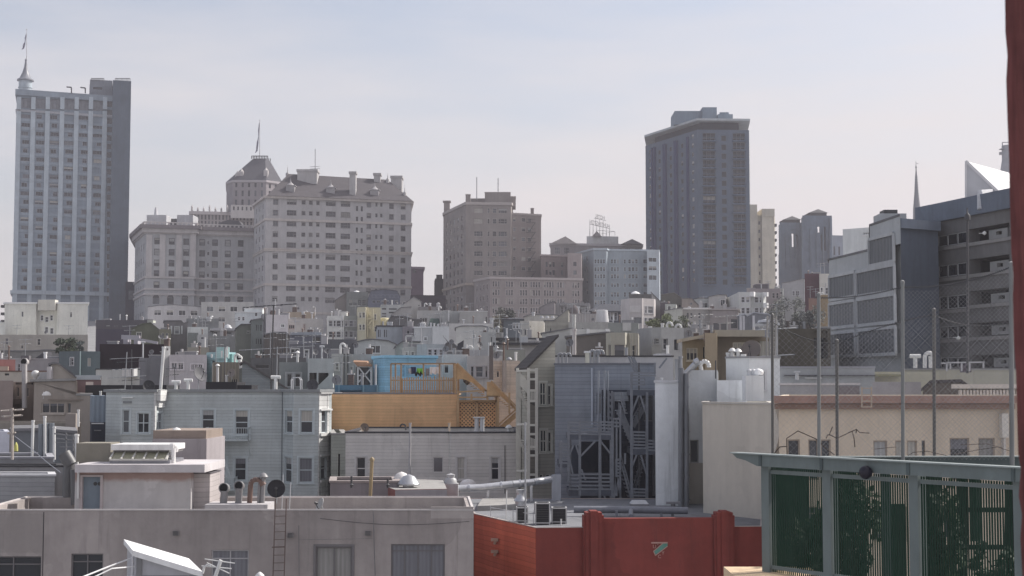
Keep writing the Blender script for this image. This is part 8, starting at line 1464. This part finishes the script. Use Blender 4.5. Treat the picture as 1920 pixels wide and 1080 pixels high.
# camera
cd = bpy.data.cameras.new('camera'); cam = bpy.data.objects.new('camera', cd); COL.objects.link(cam); cam.location = CAM; cam.rotation_euler = (math.pi/2+PITCH, 0, 0); cd.sensor_width = 36; cd.lens = F/1920*36; cd.clip_end = 6000; cd.clip_start = .05; SC.camera = cam; cd.dof.use_dof = True; cd.dof.focus_distance = 90; cd.dof.aperture_fstop = 14
# light
SE, SA = R(SUN_EL), R(SUN_AZ)
sd = bpy.data.lights.new('sun', 'SUN'); sd.energy = SUN_E; sd.angle = R(.5); sd.color = (1, .955, .89); so = bpy.data.objects.new('sun', sd); COL.objects.link(so)
dirv = Vector((math.sin(SA)*math.cos(SE), math.cos(SA)*math.cos(SE), math.sin(SE))); so.rotation_euler = (-dirv).to_track_quat('-Z', 'Y').to_euler(); so.location = (60, 40, 160)
w = bpy.data.worlds.new('World'); SC.world = w; w.use_nodes = True; nt = w.node_tree; nt.nodes.clear(); out = nt.nodes.new('ShaderNodeOutputWorld'); bg_ = nt.nodes.new('ShaderNodeBackground'); sky = nt.nodes.new('ShaderNodeTexSky')
sky.sky_type = 'NISHITA'; sky.sun_disc = False; sky.sun_elevation = SE; sky.sun_rotation = SA; sky.altitude = 0; sky.air_density = 1.0; sky.dust_density = DUST; sky.ozone_density = 1.5
# thin high cloud veil over the sky
tc = nt.nodes.new('ShaderNodeTexCoord'); mp = nt.nodes.new('ShaderNodeMapping'); mp.inputs['Scale'].default_value = (1.6, 1.6, 9.0); mp.inputs['Rotation'].default_value = (0, R(-9), 0); nt.links.new(tc.outputs['Generated'], mp.inputs[0])
nz = nt.nodes.new('ShaderNodeTexNoise'); nz.inputs['Scale'].default_value = 1.5; nz.inputs['Detail'].default_value = 7; nz.inputs['Roughness'].default_value = .55; nt.links.new(mp.outputs[0], nz.inputs['Vector'])
mr = nt.nodes.new('ShaderNodeMapRange'); mr.inputs[1].default_value = .32; mr.inputs[2].default_value = .72; mr.inputs[3].default_value = CLOUD0; mr.inputs[4].default_value = CLOUD1; nt.links.new(nz.outputs['Fac'], mr.inputs[0])
sx = nt.nodes.new('ShaderNodeSeparateXYZ'); nt.links.new(tc.outputs['Generated'], sx.inputs[0])
g1 = nt.nodes.new('ShaderNodeMapRange'); nt.links.new(sx.outputs[2], g1.inputs[0]); g1.inputs[1].default_value = .30; g1.inputs[2].default_value = .10; g1.inputs[3].default_value = 0; g1.inputs[4].default_value = .30   # the veil thickens towards the horizon
g2 = nt.nodes.new('ShaderNodeMapRange'); nt.links.new(sx.outputs[0], g2.inputs[0]); g2.inputs[1].default_value = -.35; g2.inputs[2].default_value = .35; g2.inputs[3].default_value = 0; g2.inputs[4].default_value = .26
ad = nt.nodes.new('ShaderNodeMath'); ad.operation = 'ADD'; nt.links.new(g1.outputs[0], ad.inputs[0]); nt.links.new(g2.outputs[0], ad.inputs[1])
ad2 = nt.nodes.new('ShaderNodeMath'); ad2.operation = 'ADD'; ad2.use_clamp = True; nt.links.new(ad.outputs[0], ad2.inputs[0]); nt.links.new(mr.outputs[0], ad2.inputs[1])
mx = nt.nodes.new('ShaderNodeMix'); mx.data_type = 'RGBA'; nt.links.new(ad2.outputs[0], mx.inputs[0]); nt.links.new(sky.outputs[0], mx.inputs[6]); mx.inputs[7].default_value = (*CLOUDC, 1)
nt.links.new(mx.outputs[2], bg_.inputs[0]); bg_.inputs[1].default_value = SKY_S; nt.links.new(bg_.outputs[0], out.inputs[0])
SC.view_settings.view_transform = 'Standard'; SC.view_settings.look = 'None'; SC.view_settings.exposure = EXPO; SC.view_settings.gamma = 1
SC.render.engine = 'CYCLES'; SC.cycles.use_denoising = True; SC.cycles.max_bounces = 5; SC.cycles.diffuse_bounces = 3; SC.cycles.glossy_bounces = 2; SC.cycles.volume_bounces = 1; SC.cycles.use_adaptive_sampling = True; SC.cycles.adaptive_threshold = .02
SC.cycles.transparent_max_bounces = 4; SC.cycles.caustics_reflective = False; SC.cycles.caustics_refractive = False
